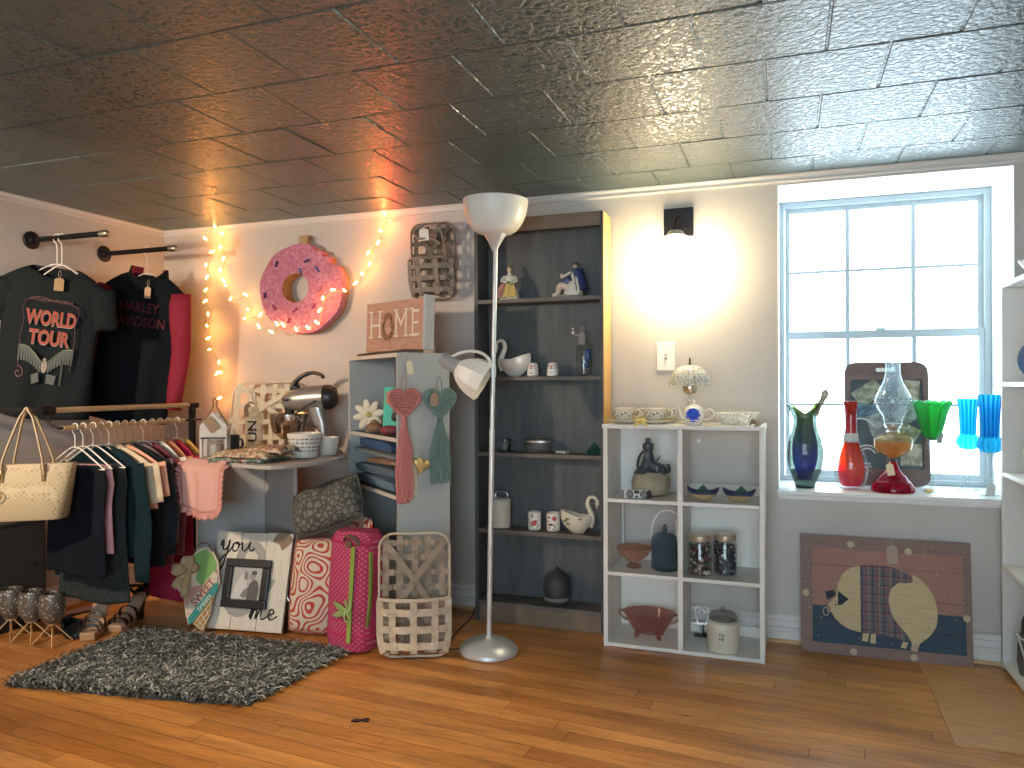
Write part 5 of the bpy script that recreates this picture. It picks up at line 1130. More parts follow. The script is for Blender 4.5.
# lettered bowl and plain bowl
wb = thing('lettered_bowl', 'white bowl printed with rows of small black writing', 'bowl', (-2.205, 3.12, Tz))
mb = MB(); mb.lathe([(.056,0),(.062,.004),(.076,.07),(.083,.10),(.085,.118),(.081,.119),(.074,.075),(.058,.01),(.004,.008)], 36); obj('body', mb, ceramic, wb)
rbw = lambda z: .062+.023*min(1, z/.11)
sh_ = []
for row, zz in enumerate((-.026,-.008,.012,.030)):
    x = -.115; rr2 = random.Random(row)
    while x < .115:
        w_ = rr2.uniform(.006,.02); q = rr2.uniform(.003,.006)
        sh_ += [bar(x, zz+rr2.uniform(-.002,.002), x+w_, zz+rr2.uniform(-.002,.002), q*.6)]
        for s2 in range(int(w_/.005)): sh_.append(bar(x+.0025+.005*s2, zz-.004, x+.0025+.005*s2+rr2.uniform(-.001,.001), zz+.004+rr2.uniform(-.002,.002), .0018))
        x += w_+rr2.uniform(.004,.007)
curved(wb, 'small_writing', inkblack, rbw, .062, sh_, .0022, a0=-58)
pb2 = thing('plain_bowl', 'plain white bowl at the right end of the table, beside the lettered bowl', 'bowl', (-2.175, 3.265, Tz))
mb = MB(); mb.lathe([(.046,0),(.05,.004),(.060,.06),(.064,.09),(.061,.09),(.056,.06),(.044,.01),(.004,.008)], 32); obj('body', mb, ceramic, pb2)
# stand mixer, bowl to the left
mx = thing('stand_mixer', 'silver stand mixer with a steel bowl on the grey table', 'mixer', (-2.415, 3.385, Tz), R(12))
ms = pm('mixer_silver', (.42,.41,.39), .32, .6)
mb = MB(); mb.prismz(rrect(.30,.16,.07,6,-.01,0), 0, .026); obj('base', mb, ms, mx, smooth=False, bev=.006)
mb = MB(); mb.rings([[V((.115+lx+x*w_, y*d_, z)) for x, y in rrect(2,2,.7,4)] for z, w_, d_, lx in ((.026,.055,.055,0),(.08,.042,.045,.004),(.15,.038,.042,0),(.205,.045,.05,-.02),(.235,.05,.052,-.03))]); obj('pedestal', mb, ms, mx)
hm = M.Translation((.02,0,.278)) @ M.Rotation(R(-3),4,'Y')
mb = MB(); mb.rings([[hm @ V((x, cos(TAU*k/20)*r*.92, sin(TAU*k/20)*r+dz)) for k in range(20)] for x, r, dz in ((-.120,.012,-.006),(-.114,.034,-.006),(-.09,.050,-.004),(-.04,.060,0),(.05,.066,.002),(.115,.066,.002))]); obj('motor_head', mb, ms, mx)
mb = MB(); mb.rings([[hm @ V((x, cos(TAU*k/20)*r*.94, sin(TAU*k/20)*r+.002)) for k in range(20)] for x, r in ((.1155,.0665),(.15,.064),(.168,.05),(.172,.02))]); obj('rear_cap', mb, blackplastic, mx)
mb = MB(); mb.tube(spl([hm @ V(p) for p in ((-.065,0,.055),(-.05,0,.085),(-.01,0,.120),(.05,0,.135),(.10,0,.120),(.108,0,.102))]), [.022]*7+[.018]*7+[.014]*11+[.010], 10, flat=.7); mb.ell(hm @ V((-.05,0,.06)), (.032,.018,.026), 12, 8); obj('carry_handle', mb, blackplastic, mx)
mb = MB(); mb.lathe([(.03,.012),(.045,.014),(.09,.05),(.102,.10),(.104,.145),(.109,.15),(.106,.15),(.10,.145),(.098,.10),(.085,.052),(.02,.02)], 36, (-.062,0,.052)); obj('bowl', mb, pm('mixing_steel', (.62,.58,.52), .14, 1.), mx)
mb = MB(); mb.cyl((-.062,0,.19),(-.062,0,.235),.022,.03); mb.ell((-.06,-.0605,.275),(.02,.006,.008),12,8); obj('beater_hub', mb, pm('hub_dark', (.06,.06,.06), .4, .5), mx)
mb = MB(); mb.tube(spl([(-.03,-.055,.17),(.0,-.075,.20),(.05,-.08,.235),(.11,-.07,.27)]), .005, 8); mb.tube(spl([(-.03,-.055,.16),(.04,-.08,.155),(.12,-.085,.13),(.16,-.07,.06),(.17,-.05,.006)]), .004, 8); obj('power_cord', mb, blackplastic, mx)
# pink frilled apron hanging over the table corner
ap = thing('pink_apron', 'pale pink frilled apron hanging over the front left edge of the table', 'apron', (-2.52, 2.80, TZ), R(-13))
pink = pm('pink_cotton', (.62,.33,.29), .9, bump=(90,.15), var=(3,.4,(.70,.42,.37)))
def apf(u, v):
    x = -.150+.30*u; dr_ = v*.235
    y = .05-.07*min(1, v*4.) - .010*sin(u*13+1)*min(1, v*2.2); z = .006-dr_*(1 if v > .12 else .12)-.012*(1-v)*0
    if v <= .12: z = .008
    else: z = .008-(v-.12)/.88*(.235-.035*abs(2*u-1)**3)
    return V((x*(1-.10*v), y-.004, z))
mb = MB(); mb.surf(apf, 30, 26); obj('cloth', mb, pink, ap, solid=.002)
def ruffle(path, wv, n, amp, out):
    mb = MB()
    def f(u, v):
        t = u*(len(path)-1); i = min(int(t), len(path)-2); w_ = t-i; p = V(path[i])*(1-w_)+V(path[i+1])*w_
        d = V(out(u)); return p+d*wv*v*(1+.12*sin(u*TAU*n+1))+V((0,-1,0))*(amp*sin(u*TAU*n)*v+.003)
    mb.surf(f, n*8, 5); return mb
edge = [apf(0, v/12) for v in range(2, 13)] + [apf(u/12, 1) for u in range(1, 12)] + [apf(1, 1-v/12) for v in range(0, 11)]
def outd(u):
    if u < .31: q = (-1,0,-.15)
    elif u > .70: q = (1,0,-.15)
    else: q = ((u-.5)*3,0,-1)
    return V(q).normalized()
obj('frill', ruffle(edge, .034, 24, .005, outd), pm('pink_frill', (.60,.28,.25), .9), ap, solid=.0015)

# ------------------------------------------------------------------ grey cubby, turned to the room corner
CF_ = V((-1.617, 2.97, 0)); CW, CD, CT = .68, .255, 1.305
cb = thing('grey_cubby', 'grey painted cubby shelf with jeans inside, hearts hanging on its side', 'shelf', CF_, R(-40))
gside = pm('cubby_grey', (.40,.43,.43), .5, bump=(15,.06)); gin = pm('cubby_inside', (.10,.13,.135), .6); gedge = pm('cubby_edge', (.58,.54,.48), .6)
mb = MB(); mb.bx(-.016, 0, .002, CD, 0, CT-.016); obj('side_panel', mb, gside, cb, smooth=False)
mb = MB(); mb.bx(-CW, -CW+.016, .002, CD, 0, CT-.016); obj('side_panel', mb, gside, cb, smooth=False)
mb = MB(); mb.bx(-CW, 0, .002, CD, CT-.016, CT); obj('top', mb, gside, cb, smooth=False)
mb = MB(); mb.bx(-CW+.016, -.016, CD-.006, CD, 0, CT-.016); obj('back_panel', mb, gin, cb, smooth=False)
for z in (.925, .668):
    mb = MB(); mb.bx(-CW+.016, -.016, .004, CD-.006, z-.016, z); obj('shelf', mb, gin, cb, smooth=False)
    mb = MB(); mb.bx(-CW+.016, -.016, .0005, .0038, z-.017, z+.001); obj('shelf_edge', mb, gedge, cb, smooth=False)
mb = MB(); mb.bx(-CW, 0, -.001, .0018, CT-.018, CT); mb.bx(-CW, -CW+.014, -.001, .0018, 0, CT-.018); obj('edge_strip', mb, gedge, cb, smooth=False)
CR = M.Translation(CF_) @ M.Rotation(R(-40),4,'Z')
def cub(x, y, z): return CR @ V((x, y, z))
# HOME sign
hs = thing('home_sign', 'pink plank sign reading HOME with a wreath O, standing on the grey cubby', 'sign', cub(-.03,.135,CT+.0175), rot=(R(-2),0,R(-22)))
mb = MB()
for k in range(4): mb.bx(-.415, .0, 0, .03, .235*k/4+.0006, .235*(k+1)/4-.0006)
obj('planks', mb, mat_wood('pink_wash', (.40,.19,.13), (.58,.34,.25), (2,20,20), .8, 5), hs, smooth=False)
mb = MB(); mb.bx(.0005, .020, -.002, .050, -.0005, .25); o = obj('end_strip', mb, pm('cool_lit_side', (.34,.38,.42), .7, var=(20,.2,(.44,.47,.5))), hs, smooth=False); o['label'] = 'sign side with cool light put into its colour'  # blue-grey stands for cool light falling on the sign's side
lw = pm('sign_white', (.72,.62,.52), .8)
for ch_, x, s_ in (('H',-.345,1.),('M',-.155,1.),('E',-.055,1.)):
    text(ch_, .185, lw, hs, (x,-.0008,.118), name='letter', sx=.72 if ch_ != 'M' else .72, bold=-.002)
mb = MB()
for x, w_ in ((-.381,.022),(-.309,.022),(-.192,.020),(-.118,.020),(-.080,.020)): 
    for zz in (.070,.192): mb.bx(x-w_/2-.004, x+w_/2+.004, -.0014, -.0004, zz-.004, zz+.004)
obj('serifs', mb, lw, hs, smooth=False)
mb = MB(); rnd = random.Random(2)
for k in range(90):
    a = TAU*k/90; rr2 = .040+rnd.uniform(-.010,.010); p = V((-.250+rr2*cos(a)*.85,-.003-rnd.random()*.004,.115+rr2*sin(a)*1.35)); a2 = a+rnd.uniform(-1,1)+pi/2
    mb.tube([p-V((cos(a2),0,sin(a2)))*.009, p, p+V((cos(a2),.1,sin(a2)))*.009], [.0006,.0032,.0006], 5)
obj('wreath', mb, pm('wreath_brown', (.34,.17,.09), .9), hs)
mb = MB(); mb.tube([(-.63,.035,CT+.008),(-.4,.028,CT+.009),(-.2,.045,CT+.008),(.0,.03,CT+.009),(.012,.12,CT+.008)], .007, 8)
tw_ = obj('twig_garland', mb, mat_wood('twig_bark', (.05,.035,.025), (.12,.085,.06), (8,8,8), .9), None, CF_, (0,0,R(-40))); tag(tw_, 'dark thin twig lying along the top edge of the grey cubby', 'twig')
# upper shelf contents
nb = thing('teal_notebook', 'teal notebook standing in the upper cubby compartment', 'notebook', cub(-.20,.07,.9268), rot=(R(-4),0,R(-6)))
mb = MB(); mb.bx(-.075,.075,0,.012,.001,.225); obj('cover', mb, pm('teal_cover', (.06,.48,.38), .6), nb, smooth=False, bev=.002)
mb = MB(); mb.bx(-.062,-.026,-.0012,-.0002,.145,.205); obj('kraft_label', mb, kraft, nb, smooth=False)
mb = MB(); mb.tube(spl([(.0,-.006,.13),(-.01,-.009,.10),(.01,-.009,.09),(.025,-.008,.12),(.045,-.009,.155),(.06,-.008,.165)]), .006, 8); obj('silver_clip', mb, chrome, nb)
mb = MB(); mb.ell((.0,-.012,.085), (.020,.009,.022), 12, 8); obj('black_bulb', mb, blackplastic, nb)
dy = thing('daisy_ornament', 'white wooden daisy ornament standing at the front of the cubby shelf', 'ornament', cub(-.500,.045,.9268), R(18))
mb = MB()
for k in range(8):
    a = TAU*k/8+.2; mb.ell((0,0,0), (.036,.006,.018), 14, 8, M.Translation((.045*cos(a),0,.085+.045*sin(a))) @ M.Rotation(-a,4,'Y'))
obj('petals', mb, pm('daisy_cream', (.68,.64,.50), .6), dy)
mb = MB(); mb.ell((0,-.006,.085), (.014,.007,.014), 14, 8); obj('centre', mb, pm('daisy_yellow', (.5,.38,.14), .6), dy)
mb = MB(); mb.bx(-.012,.012,-.008,.008,0,.03); obj('base', mb, paleold, dy, smooth=False)
o = obj('brown_pouch', MB().ell((0,0,.026), (.045,.03,.026), 18, 10).tube([(-.02,0,.05),(0,-.01,.062),(.02,0,.05)], .006, 6), pm('brown_pouch', (.23,.13,.08), .8, bump=(40,.3)), None, cub(-.40,.04,.9268), (0,0,R(10))); tag(o, 'small brown pouch beside the white daisy on the cubby shelf', 'pouch')
o = obj('red_pouch', MB().ell((0,0,.024), (.05,.03,.024), 18, 10).tube([(-.03,-.02,.036),(0,-.028,.040),(.03,-.02,.036)], .004, 6), pm('red_pouch', (.30,.03,.05), .6, var=(40,.1,(.10,.03,.04))), None, cub(-.175,.032,.9268), (0,0,R(0))); tag(o, 'small dark red pouch in front of the teal notebook', 'pouch')
# folded jeans
def jean(name, label, z, h, w, d, col, x, rz, sag):
    def f(u, v):
        a = TAU*u; ce, se = cos(a), sin(a); e = .30
        px_ = w/2*(abs(ce)**e)*(1 if ce > 0 else -1)*1.0; pz_ = h/2*(abs(se)**.28)*(1 if se > 0 else -1)
        return V((px_+.008*sin(v*9+z*40), -d*.5+d*v-.012*sin(pi*u*2+.5), h/2+pz_*(1-.16*abs(px_/w*2)**3)+sag*(px_/w*2)+.003*sin(px_*40+z*60)*sin(v*6)))
    mb = MB(); mb.surf(f, 40, 12, True)
    for e_ in (0, 1): mb._f([mb.bm.verts.new(f(k/40, e_)) for k in range(40)])
    o = obj(name, mb, pm('denim_%s' % name+str(int(z*1000)), col, .9, bump=(160,.25), var=(12,.2,tuple(min(1,q*1.7) for q in col))), None, cub(x,.108,z+.006), (0,0,R(-40+rz)), ang=60)
    return tag(o, label, 'jeans', 'folded jeans in the grey cubby')
jean('folded_jeans', 'lowest pair of folded blue-grey jeans in the cubby stack', .669, .047, .54, .19, (.10,.16,.22), -.34, 0, .0)
jean('folded_jeans', 'second folded jeans from the bottom of the cubby stack, with pale studs', .727, .042, .52, .19, (.085,.13,.17), -.34, 2, .003)
jean('folded_jeans', 'folded tan and rust print trousers in the middle of the cubby stack', .781, .024, .44, .19, (.26,.17,.11), -.27, -3, .010)
jean('folded_jeans', 'pale grey-blue folded jeans sticking out left in the cubby stack', .816, .021, .50, .19, (.22,.26,.28), -.37, 3, -.004)
jean('folded_jeans', 'topmost navy folded jeans of the cubby stack', .848, .044, .52, .19, (.03,.075,.17), -.33, -2, .0)
# hearts on the side panel
def on_side(px, py, off=.004):
    n = CR.to_3x3() @ V((1,0,0)); p0 = CF_+n*off; d = FW*CF+RT*(px-512)-UP*(py-384); o = V((0,0,CH)); return o+d*((p0-o).dot(n)/d.dot(n))
SR = R(-40+90)     # facing out of the side panel
def heart(t): return (16*sin(t)**3/16, (13*cos(t)-5*cos(2*t)-2*cos(3*t)-cos(4*t))/16)
def macrame(px, py, label, mat, s, drop, tass_w, kn, rot=SR, dark=None, tz=.0):
    loc = on_side(px, py, .006) if not kn else V(kn)
    t = thing('macrame_heart', label, 'wall hanging', loc, rot)
    pts = [heart(TAU*k/48) for k in range(48)]
    mb = MB(); mb.tube([(x*s, -.012, z*s) for x, z in pts], .0075, 8, closed=True); obj('heart_rim', mb, mat, t)
    mb = MB()
    def inside(x, z):
        c_ = False; n = len(pts); j = n-1
        for i in range(n):
            if (pts[i][1] > z) != (pts[j][1] > z) and x < (pts[j][0]-pts[i][0])*(z-pts[i][1])/(pts[j][1]-pts[i][1])+pts[i][0]: c_ = not c_
            j = i
        return c_
    st = .215
    for i in range(-6, 7):
        for j in range(-7, 7):
            x, z = i*st+(j % 2)*st/2, j*st*.86
            if inside(x*1.10, z*1.08):
                mb.ell((x*s, -.012, z*s), (.0085, .007, .009), 8, 6)
                for dx in (-1, 1):
                    for k in (-.0016, .0016): mb.tube([(x*s+k, -.011, z*s), ((x+dx*st/2)*s+k, -.013, (z-st*.86)*s)], .0024, 5)
    obj('net', mb, mat, t)
    mb = MB(); z0 = -1.02*s; n = 26; rnd = random.Random(int(px))
    mb.lathe([(.010,z0+.012),(.013,z0-.004),(.010,z0-.02)], 12, (0,-.012,0))
    for k in range(n):
        u = (k+.5)/n*2-1; L_ = drop+rnd.uniform(-.012,.012); ph = rnd.random()*6; yy = -.012-.008*rnd.random()*(1-u*u)
        mb.tube([(u*(.008+(tass_w-.008)*min(1,q*2.2))+.004*sin(ph+q*14), yy-.003*sin(ph*2+q*17), z0-.01-L_*q) for q in [i/9 for i in range(10)]], .0042, 5)
    obj('tassel', mb, mat, t)
    mb = MB(); mb.tube(spl([(-.004,-.010,.42*s),(-.012,-.006,.42*s+.05),(0,-.003,.42*s+.085),(.012,-.006,.42*s+.05),(.004,-.010,.42*s)]), .0016, 5); obj('hanger_cord', mb, mat, t)
    return t
pinkc = pm('pink_cord', (.52,.20,.18), .9, bump=(80,.3)); greenc = pm('green_cord', (.15,.24,.22), .9, bump=(80,.3)); cream = pm('cream_cord', (.60,.54,.43), .9, bump=(80,.3))
macrame(403, 402, 'pink macrame heart with a long tassel at the near corner of the grey cubby', pinkc, .072, .35, .038, tuple(on_side(403,402,.024)))
mg_ = macrame(439, 402, 'grey-green macrame heart with a long tassel and kraft tag on the cubby side', greenc, .076, .275, .050, tuple(on_side(439,402,.006)))
hangtag(mg_, (-.030,-.024,.040), .038, .058, pm('kraft_tag', (.34,.24,.17), .85), (0,R(8),0), top=.04)
ct = thing('cream_tassel', 'cream yarn tassel hanging behind the pink macrame heart tassel', 'tassel', on_side(408, 450, .008), SR)
mb = MB(); rnd = random.Random(9); mb.lathe([(.006,.02),(.012,.008),(.010,-.008)], 10, (0,-.008,0))
for k in range(18):
    u = (k+.5)/18*2-1; ph = rnd.random()*6; mb.tube([(u*(.008+.03*min(1,q*2))+.003*sin(ph+q*15), -.007-.004*rnd.random(), -.2*q-.004) for q in [i/8 for i in range(9)]], .0038, 5)
obj('yarn', mb, cream, ct)
mb = MB(); mb.tube([(0,-.006,.02),(0,-.003,.06)], .0018, 5); obj('loop', mb, cream, ct)
gh = thing('gold_heart', 'gold puffed heart ornament hanging by a wire below the hearts', 'ornament', on_side(421, 466, .016), SR+R(10))
mb = MB()
def gf(u, v):
    x, z = heart(TAU*u); q = sin(v*pi/2); return V((x*.046*q, -.016*cos(v*pi/2)-.004, z*.040*q+.004))
mb.surf(gf, 40, 8, True); mb.surf(lambda u,v: V((gf(u,v).x, .0, gf(u,v).z)), 40, 4, True); obj('heart', mb, pm('gold_leaf', (.70,.55,.25), .4, .7), gh, rot=(0,R(18),0))
mb = MB(); mb.tube(spl([(-.01,-.005,.03),(-.012,-.004,.07),(.01,-.004,.095),(.006,-.004,.125),(-.012,-.004,.12),(-.006,-.004,.095),(.004,-.004,.07),(.008,-.005,.03)]), .0014, 5); obj('wire', mb, brushed, gh)
yt = thing('yellow_tag', 'cream paper tag pinned near the top corner of the cubby side', 'tag', on_side(409, 366, .003), SR)
hangtag(yt, (0,-.003,.022), .030, .06, cream_tag, (0,R(-5),0))

# ------------------------------------------------------------------ bags beside the cubby
def pillow(name, label, cat, loc, rot, w, h, d, mat, trim=None, wave=.0, n=28):
    t = thing(name, label, cat, loc, rot=rot)
    def f(s_):
        def g(u, v):
            x, z = 2*u-1, 2*v-1; e = (1-abs(x)**3.0)*(1-abs(z)**3.0); pin = 1-.06*(abs(x)**2*abs(z)**2)
            return V((x*w/2*pin, s_*d/2*max(0,e)**.55+.004*sin(7*x+3*z), h/2+z*h/2*pin+wave*sin(5*x)*e))
        return g
    mb = MB(); mb.surf(f(-1), n, n); mb.surf(f(1), n, n); bmesh.ops.remove_doubles(mb.bm, verts=mb.bm.verts, dist=.0005)
    obj('body', mb, mat, t, ang=60)
    if trim:
        mb = MB(); pts = []
        for k in range(40):
            u = k/40*4; i = int(u); q = (u-i)*2-1
            x, z = ((q,-1),(1,q),(-q,1),(-1,-q))[i]; pin = 1-.06*(abs(x)**2*abs(z)**2); pts.append((x*w/2*pin,.0,h/2+z*h/2*pin))
        mb.tube(pts, .005, 6, closed=True); obj('piping', mb, trim, t)
    return t
scroll = mat_pattern('red_scroll', 'scroll', (.66,.57,.44), (.48,.06,.035), 9, .85)
pillow('floral_bag', 'white quilted bag with red scroll print standing left of the pink duffel', 'bag', (-2.055,2.985,.012), (R(-7),R(3),R(20)), .26, .43, .13, scroll, pm('red_binding', (.34,.12,.09), .8))
pillow('floral_tote', 'second red scroll print bag, standing behind the pink duffel', 'bag', (-1.915,3.115,.012), (R(-4),R(-2),R(-38)), .28, .53, .08, scroll)
snake = mat_pattern('grey_medallion', 'cells', (.17,.165,.14), (.07,.068,.055), 36, .85)
pillow('grey_cushion', 'grey medallion-patterned cushion lying on the red scroll bags', 'cushion', (-1.99,3.01,.500), (R(-24),R(-20),R(8)), .36, .22, .16, snake, pm('grey_piping', (.08,.08,.07), .8))
du = thing('pink_duffel', 'hot pink dotted duffel bag with a green zip and bow, standing on its end', 'bag', (-1.805,2.90,.006), rot=(R(-3),R(1.5),R(-12)))
pinkd = mat_pattern('pink_dots', 'dots', (.40,.03,.10), (.56,.16,.26), 62, .8)
def duf(w, h, d):
    rs = []
    for z, q in ((0,.80),(.02,.93),(.06,1.),(.25,1.03),(.44,1.),(.49,.94),(.515,.80)):
        rs.append([V((x*w*q, y*d*q, z+.006*sin(x*3))) for x, y in rrect(2,2,.75,5)])
    return rs
mb = MB(); mb.rings(duf(.118,.5,.085)); obj('body', mb, pinkd, du)
mb = MB()
for k in range(18): pass
mb.strap([V((.058,-.0905,z)) for z in (.05,.15,.25,.35,.46)], .022, .004, (1,0,0)); obj('green_zip', mb, pm('lime_cotton', (.24,.34,.06), .8), du)
mb = MB(); mb.tube([V((x*.119, -.0+y*.086, .075)) for x, y in rrect(2,2,.75,5)], .005, 6, closed=True); mb.tube([V((x*.117, y*.085, .47)) for x, y in rrect(2,2,.75,5)], .005, 6, closed=True); obj('piping', mb, pm('magenta_piping', (.45,.02,.10), .7), du)
mb = MB(); mb.strap(spl([(.01,-.094,.48),(.03,-.105,.505),(.07,-.1,.50),(.09,-.092,.47)]), .02, .005, (0,1,.3)); mb.bx(.02,.05,-.100,-.090,.455,.48); obj('brown_tab', mb, pm('tab_brown', (.16,.09,.06), .6), du)
mb = MB(); mb.tube(spl([(.100,-.03,.46),(.13,-.05,.36),(.132,-.05,.22),(.105,-.03,.10)]), .012, 8, flat=.5); obj('green_strap', mb, pm('olive_strap', (.20,.26,.05), .8), du)
gd_ = mat_pattern('green_dots', 'dots', (.20,.28,.07), (.55,.58,.38), 110, .8)
mb = MB()
for (dx, dz, L_) in ((-1,.35,.09),(-1,-.35,.09),(-.9,.0,.05),(.45,.2,.03)):
    mb.surf(lambda u,v: V((.055+dx*L_*u, -.100-.010*sin(pi*u), .185+dz*L_*u+.030*(v-.5)*sin(pi*min(u*.9+.12,1)))), 10, 5)
obj('green_bow', mb, gd_, du, solid=.003)
mb = MB()
for k in range(16):
    a = k*1.3; mb.tube(spl([(.055,-.105,.19),(.055+.02*cos(a),-.112,.19+.028*sin(a)),(.055+.03*cos(a+.6),-.105,.19+.05*sin(a+.6))],3), .002, 5)
obj('bow_strings', mb, pm('lime_string', (.32,.42,.16), .8), du)

# ------------------------------------------------------------------ "you & me" picture sign
ym = thing('you_and_me_sign', 'white plank sign reading you & me around a black framed couple photo', 'sign', (-2.405,2.905,.012), rot=(R(-15),0,R(7)))
yw, yh = .405, .455
wp = mat_wood('white_plank', (.62,.58,.48), (.72,.68,.58), (20,3,1.5), .7, 3, .1)
mb = MB()
for k in range(3): mb.bx(-yw/2+yw*k/3+.001, -yw/2+yw*(k+1)/3-.001, 0, .016, 0, yh-.004*(k%2))
obj('planks', mb, wp, ym, smooth=False, bev=.002)
text('&', .52, pm('pale_grey_print', (.36,.35,.31), .8), ym, (.01,-.0008,yh*.48), name='ampersand', sx=.9)
def script(name, strokes, sc_, ox, oz, parent, mat, y=-.0022, w=.0042):
    mb = MB()
    for s_ in strokes:
        P_ = spl([(ox+x*sc_, y, oz+z*sc_) for x, z in s_], 5); n = len(P_)
        mb.tube(P_, [w*(.55+.45*abs(sin(i*.35))) for i in range(n)], 6, flat=1., up=(0,1,0))
    o = obj(name, mb, mat, parent); return o
script('lettering_you', [[(0,.55),(.06,.75),(.12,.72),(.12,.45),(.2,.38),(.32,.5),(.38,.78),(.34,.4),(.22,-.2),(.06,-.45),(-.06,-.3),(.1,.0),(.42,.35),(.58,.62)],[(.72,.72),(.56,.6),(.58,.38),(.72,.36),(.82,.52),(.78,.7),(.68,.68),(.86,.62),(.98,.7)],[(.98,.72),(1.0,.45),(1.1,.36),(1.24,.5),(1.32,.74),(1.32,.48),(1.42,.38),(1.56,.5)]], .118, -.175, yh-.135, ym, inkblack)
script('lettering_me', [[(0,.4),(.12,.72),(.14,.72),(.08,.34),(.2,.66),(.3,.72),(.28,.36),(.42,.68),(.5,.72),(.5,.42),(.6,.36),(.78,.5)],[(.78,.5),(1.0,.6),(.96,.74),(.84,.68),(.82,.46),(.94,.36),(1.16,.5)]], .125, .025, .012, ym, inkblack)
fr = M.Translation((-.005,0,yh*.47))
mb = MB(); fw, fh, ft = .235, .225, .038
for (x0,x1,z0,z1) in ((-fw/2,fw/2,fh/2-ft,fh/2),(-fw/2,fw/2,-fh/2,-fh/2+ft),(-fw/2,-fw/2+ft,-fh/2+ft,fh/2-ft),(fw/2-ft,fw/2,-fh/2+ft,fh/2-ft)): mb.bx(x0,x1,-.022,-.001,z0,z1,fr)
fo = obj('photo_frame', mb, pm('frame_black', (.012,.014,.018), .35), ym, smooth=False, bev=.004)
mb = MB(); mb.bx(-fw/2+ft,fw/2-ft,-.006,-.003,-fh/2+ft,fh/2-ft,fr); o = obj('photo', mb, pm('photo_pale', (.50,.49,.47), .4, var=(14,.2,(.40,.39,.37))), fo, smooth=False)
def blob(name, pts, c, y):
    mb = MB(); mb.prism([(p.x-.005, p.y+yh*.47) for p in [V((a, b, 0)) for a, b in pts]], y-.0006, y); obj(name, mb, pm(name+'_tone', c, .5), fo, smooth=False)
blob('bride_dress', [(-.075,-.07),(-.02,-.07),(.0,-.03),(-.005,.02),(-.02,.045),(-.04,.03),(-.06,-.01)], (.60,.59,.57), -.0062)
blob('groom_suit', [(.005,-.074),(.062,-.074),(.066,-.02),(.055,.012),(.035,.02),(.015,.0),(.005,-.03)], (.10,.10,.10), -.0064)
blob('groom_head', el(.028,.036,.014,.018), (.30,.28,.26), -.0066); blob('groom_hair', el(.034,.050,.015,.010), (.08,.08,.08), -.0070)
blob('bride_head', el(.002,.030,.012,.016), (.42,.40,.38), -.0068); blob('bride_hair', el(-.008,.036,.010,.020), (.22,.21,.20), -.0072)
blob('bouquet', [(-.03,-.06),(-.012,-.03),(.006,-.02),(.012,-.045),(-.005,-.066)], (.20,.19,.18), -.0075)
mb = MB(); mb.prism([(.10,.415),(.14,.40),(.155,.375),(.17,.385),(.205,.425),(.18,.455),(.135,.46),(.118,.445)], -.006, -.003); obj('kraft_leaf_tag', mb, pm('leaf_card', (.28,.20,.13), .8), ym, smooth=False)
mb = MB(); mb.tube(spl([(.19,.008,.18),(.225,.02,.13),(.245,.03,.10),(.24,.03,.06)]), .002, 6); obj('hanging_wire', mb, brushed, ym)

# ------------------------------------------------------------------ ice cream sign
ic = thing('ice_cream_sign', 'painted ice-cream cone sign with banners and burlap bow at the back of the rug', 'sign', (-2.595,2.835,.006), rot=(R(-10),0,R(22)))
S_ = .00462
def I(x, y): return ((x-188)*S_, (640-y)*S_)
def plate(name, pts, y0, y1, mat): 
    mb = MB(); mb.prism([I(*p) for p in pts], y0, y1); return obj(name, mb, mat, ic, smooth=False, bev=.001)
plate('backing', [(192,640),(180,630),(177,633),(173,620),(170,604),(164,598),(162,588),(170,572),(182,558),(190,555),(198,560),(204,571),(205,582),(207,592),(202,603),(199,622)], 0, .012, pm('sign_cream', (.66,.60,.45), .7))
plate('green_scoop', [(184,576),(178,566),(184,560),(190,557.5),(197,562),(202,572),(202,580),(196,588),(188,594),(182,588)], -.004, -.0005, pm('pistachio', (.20,.40,.12), .7))
plate('pink_scoop', [(174,616),(170,604),(176,596),(186,594),(203,578),(205,590),(198,600),(184,612),(176,624)], -.003, -.0005, pm('strawberry', (.52,.26,.22), .7))
plate('white_banner', [(176,612),(200,580),(205,584),(204,592),(180,622),(175,620)], -.006, -.0035, pm('banner_cream', (.62,.54,.42), .7))
plate('teal_banner', [(176.5,626),(201,592),(205,591),(205,599),(181,631),(178,632)], -.007, -.004, pm('banner_teal', (.04,.27,.25), .7))
cone_pts = [(182,630),(201,604),(199,620),(193,638)]
plate('waffle_cone', cone_pts, -.004, -.0005, pm('waffle', (.42,.22,.07), .8))
mb = MB()
def seg(a, b, w=.0028, y=-.0052): 
    (x0,z0),(x1,z1) = I(*a), I(*b); mb.tube([(x0,y,z0),(x1,y,z1)], w, 6)
for a, b in (((186,627),(194,637)),((190,622),(196,632)),((194,616),(198,626)),((198,610),(199,620)),((187,634),(199,617)),((184,630),(200,609)),((191,637),(198,624))): seg(a, b)
obj('waffle_lines', mb, pm('waffle_cream', (.62,.55,.38), .7), ic)
ang = atan2(I(202,587)[1]-I(178,617)[1], I(202,587)[0]-I(178,617)[0])
q = I(190.5,601); text('SWEET', .048, pm('letter_red', (.30,.09,.07), .7), ic, (q[0],-.0068,q[1]), (R(90),-ang,0), name='lettering_sweet', sx=.95, bold=.0012)
q = I(192,611); text('treats', .038, pm('letter_white', (.70,.68,.6), .7), ic, (q[0],-.0078,q[1]), (R(90),-ang,0), name='lettering_treats', shear=.25)
burl = pm('burlap', (.42,.30,.16), .95, bump=(120,.6), var=(30,.2,(.54,.42,.25)))
mb = MB()
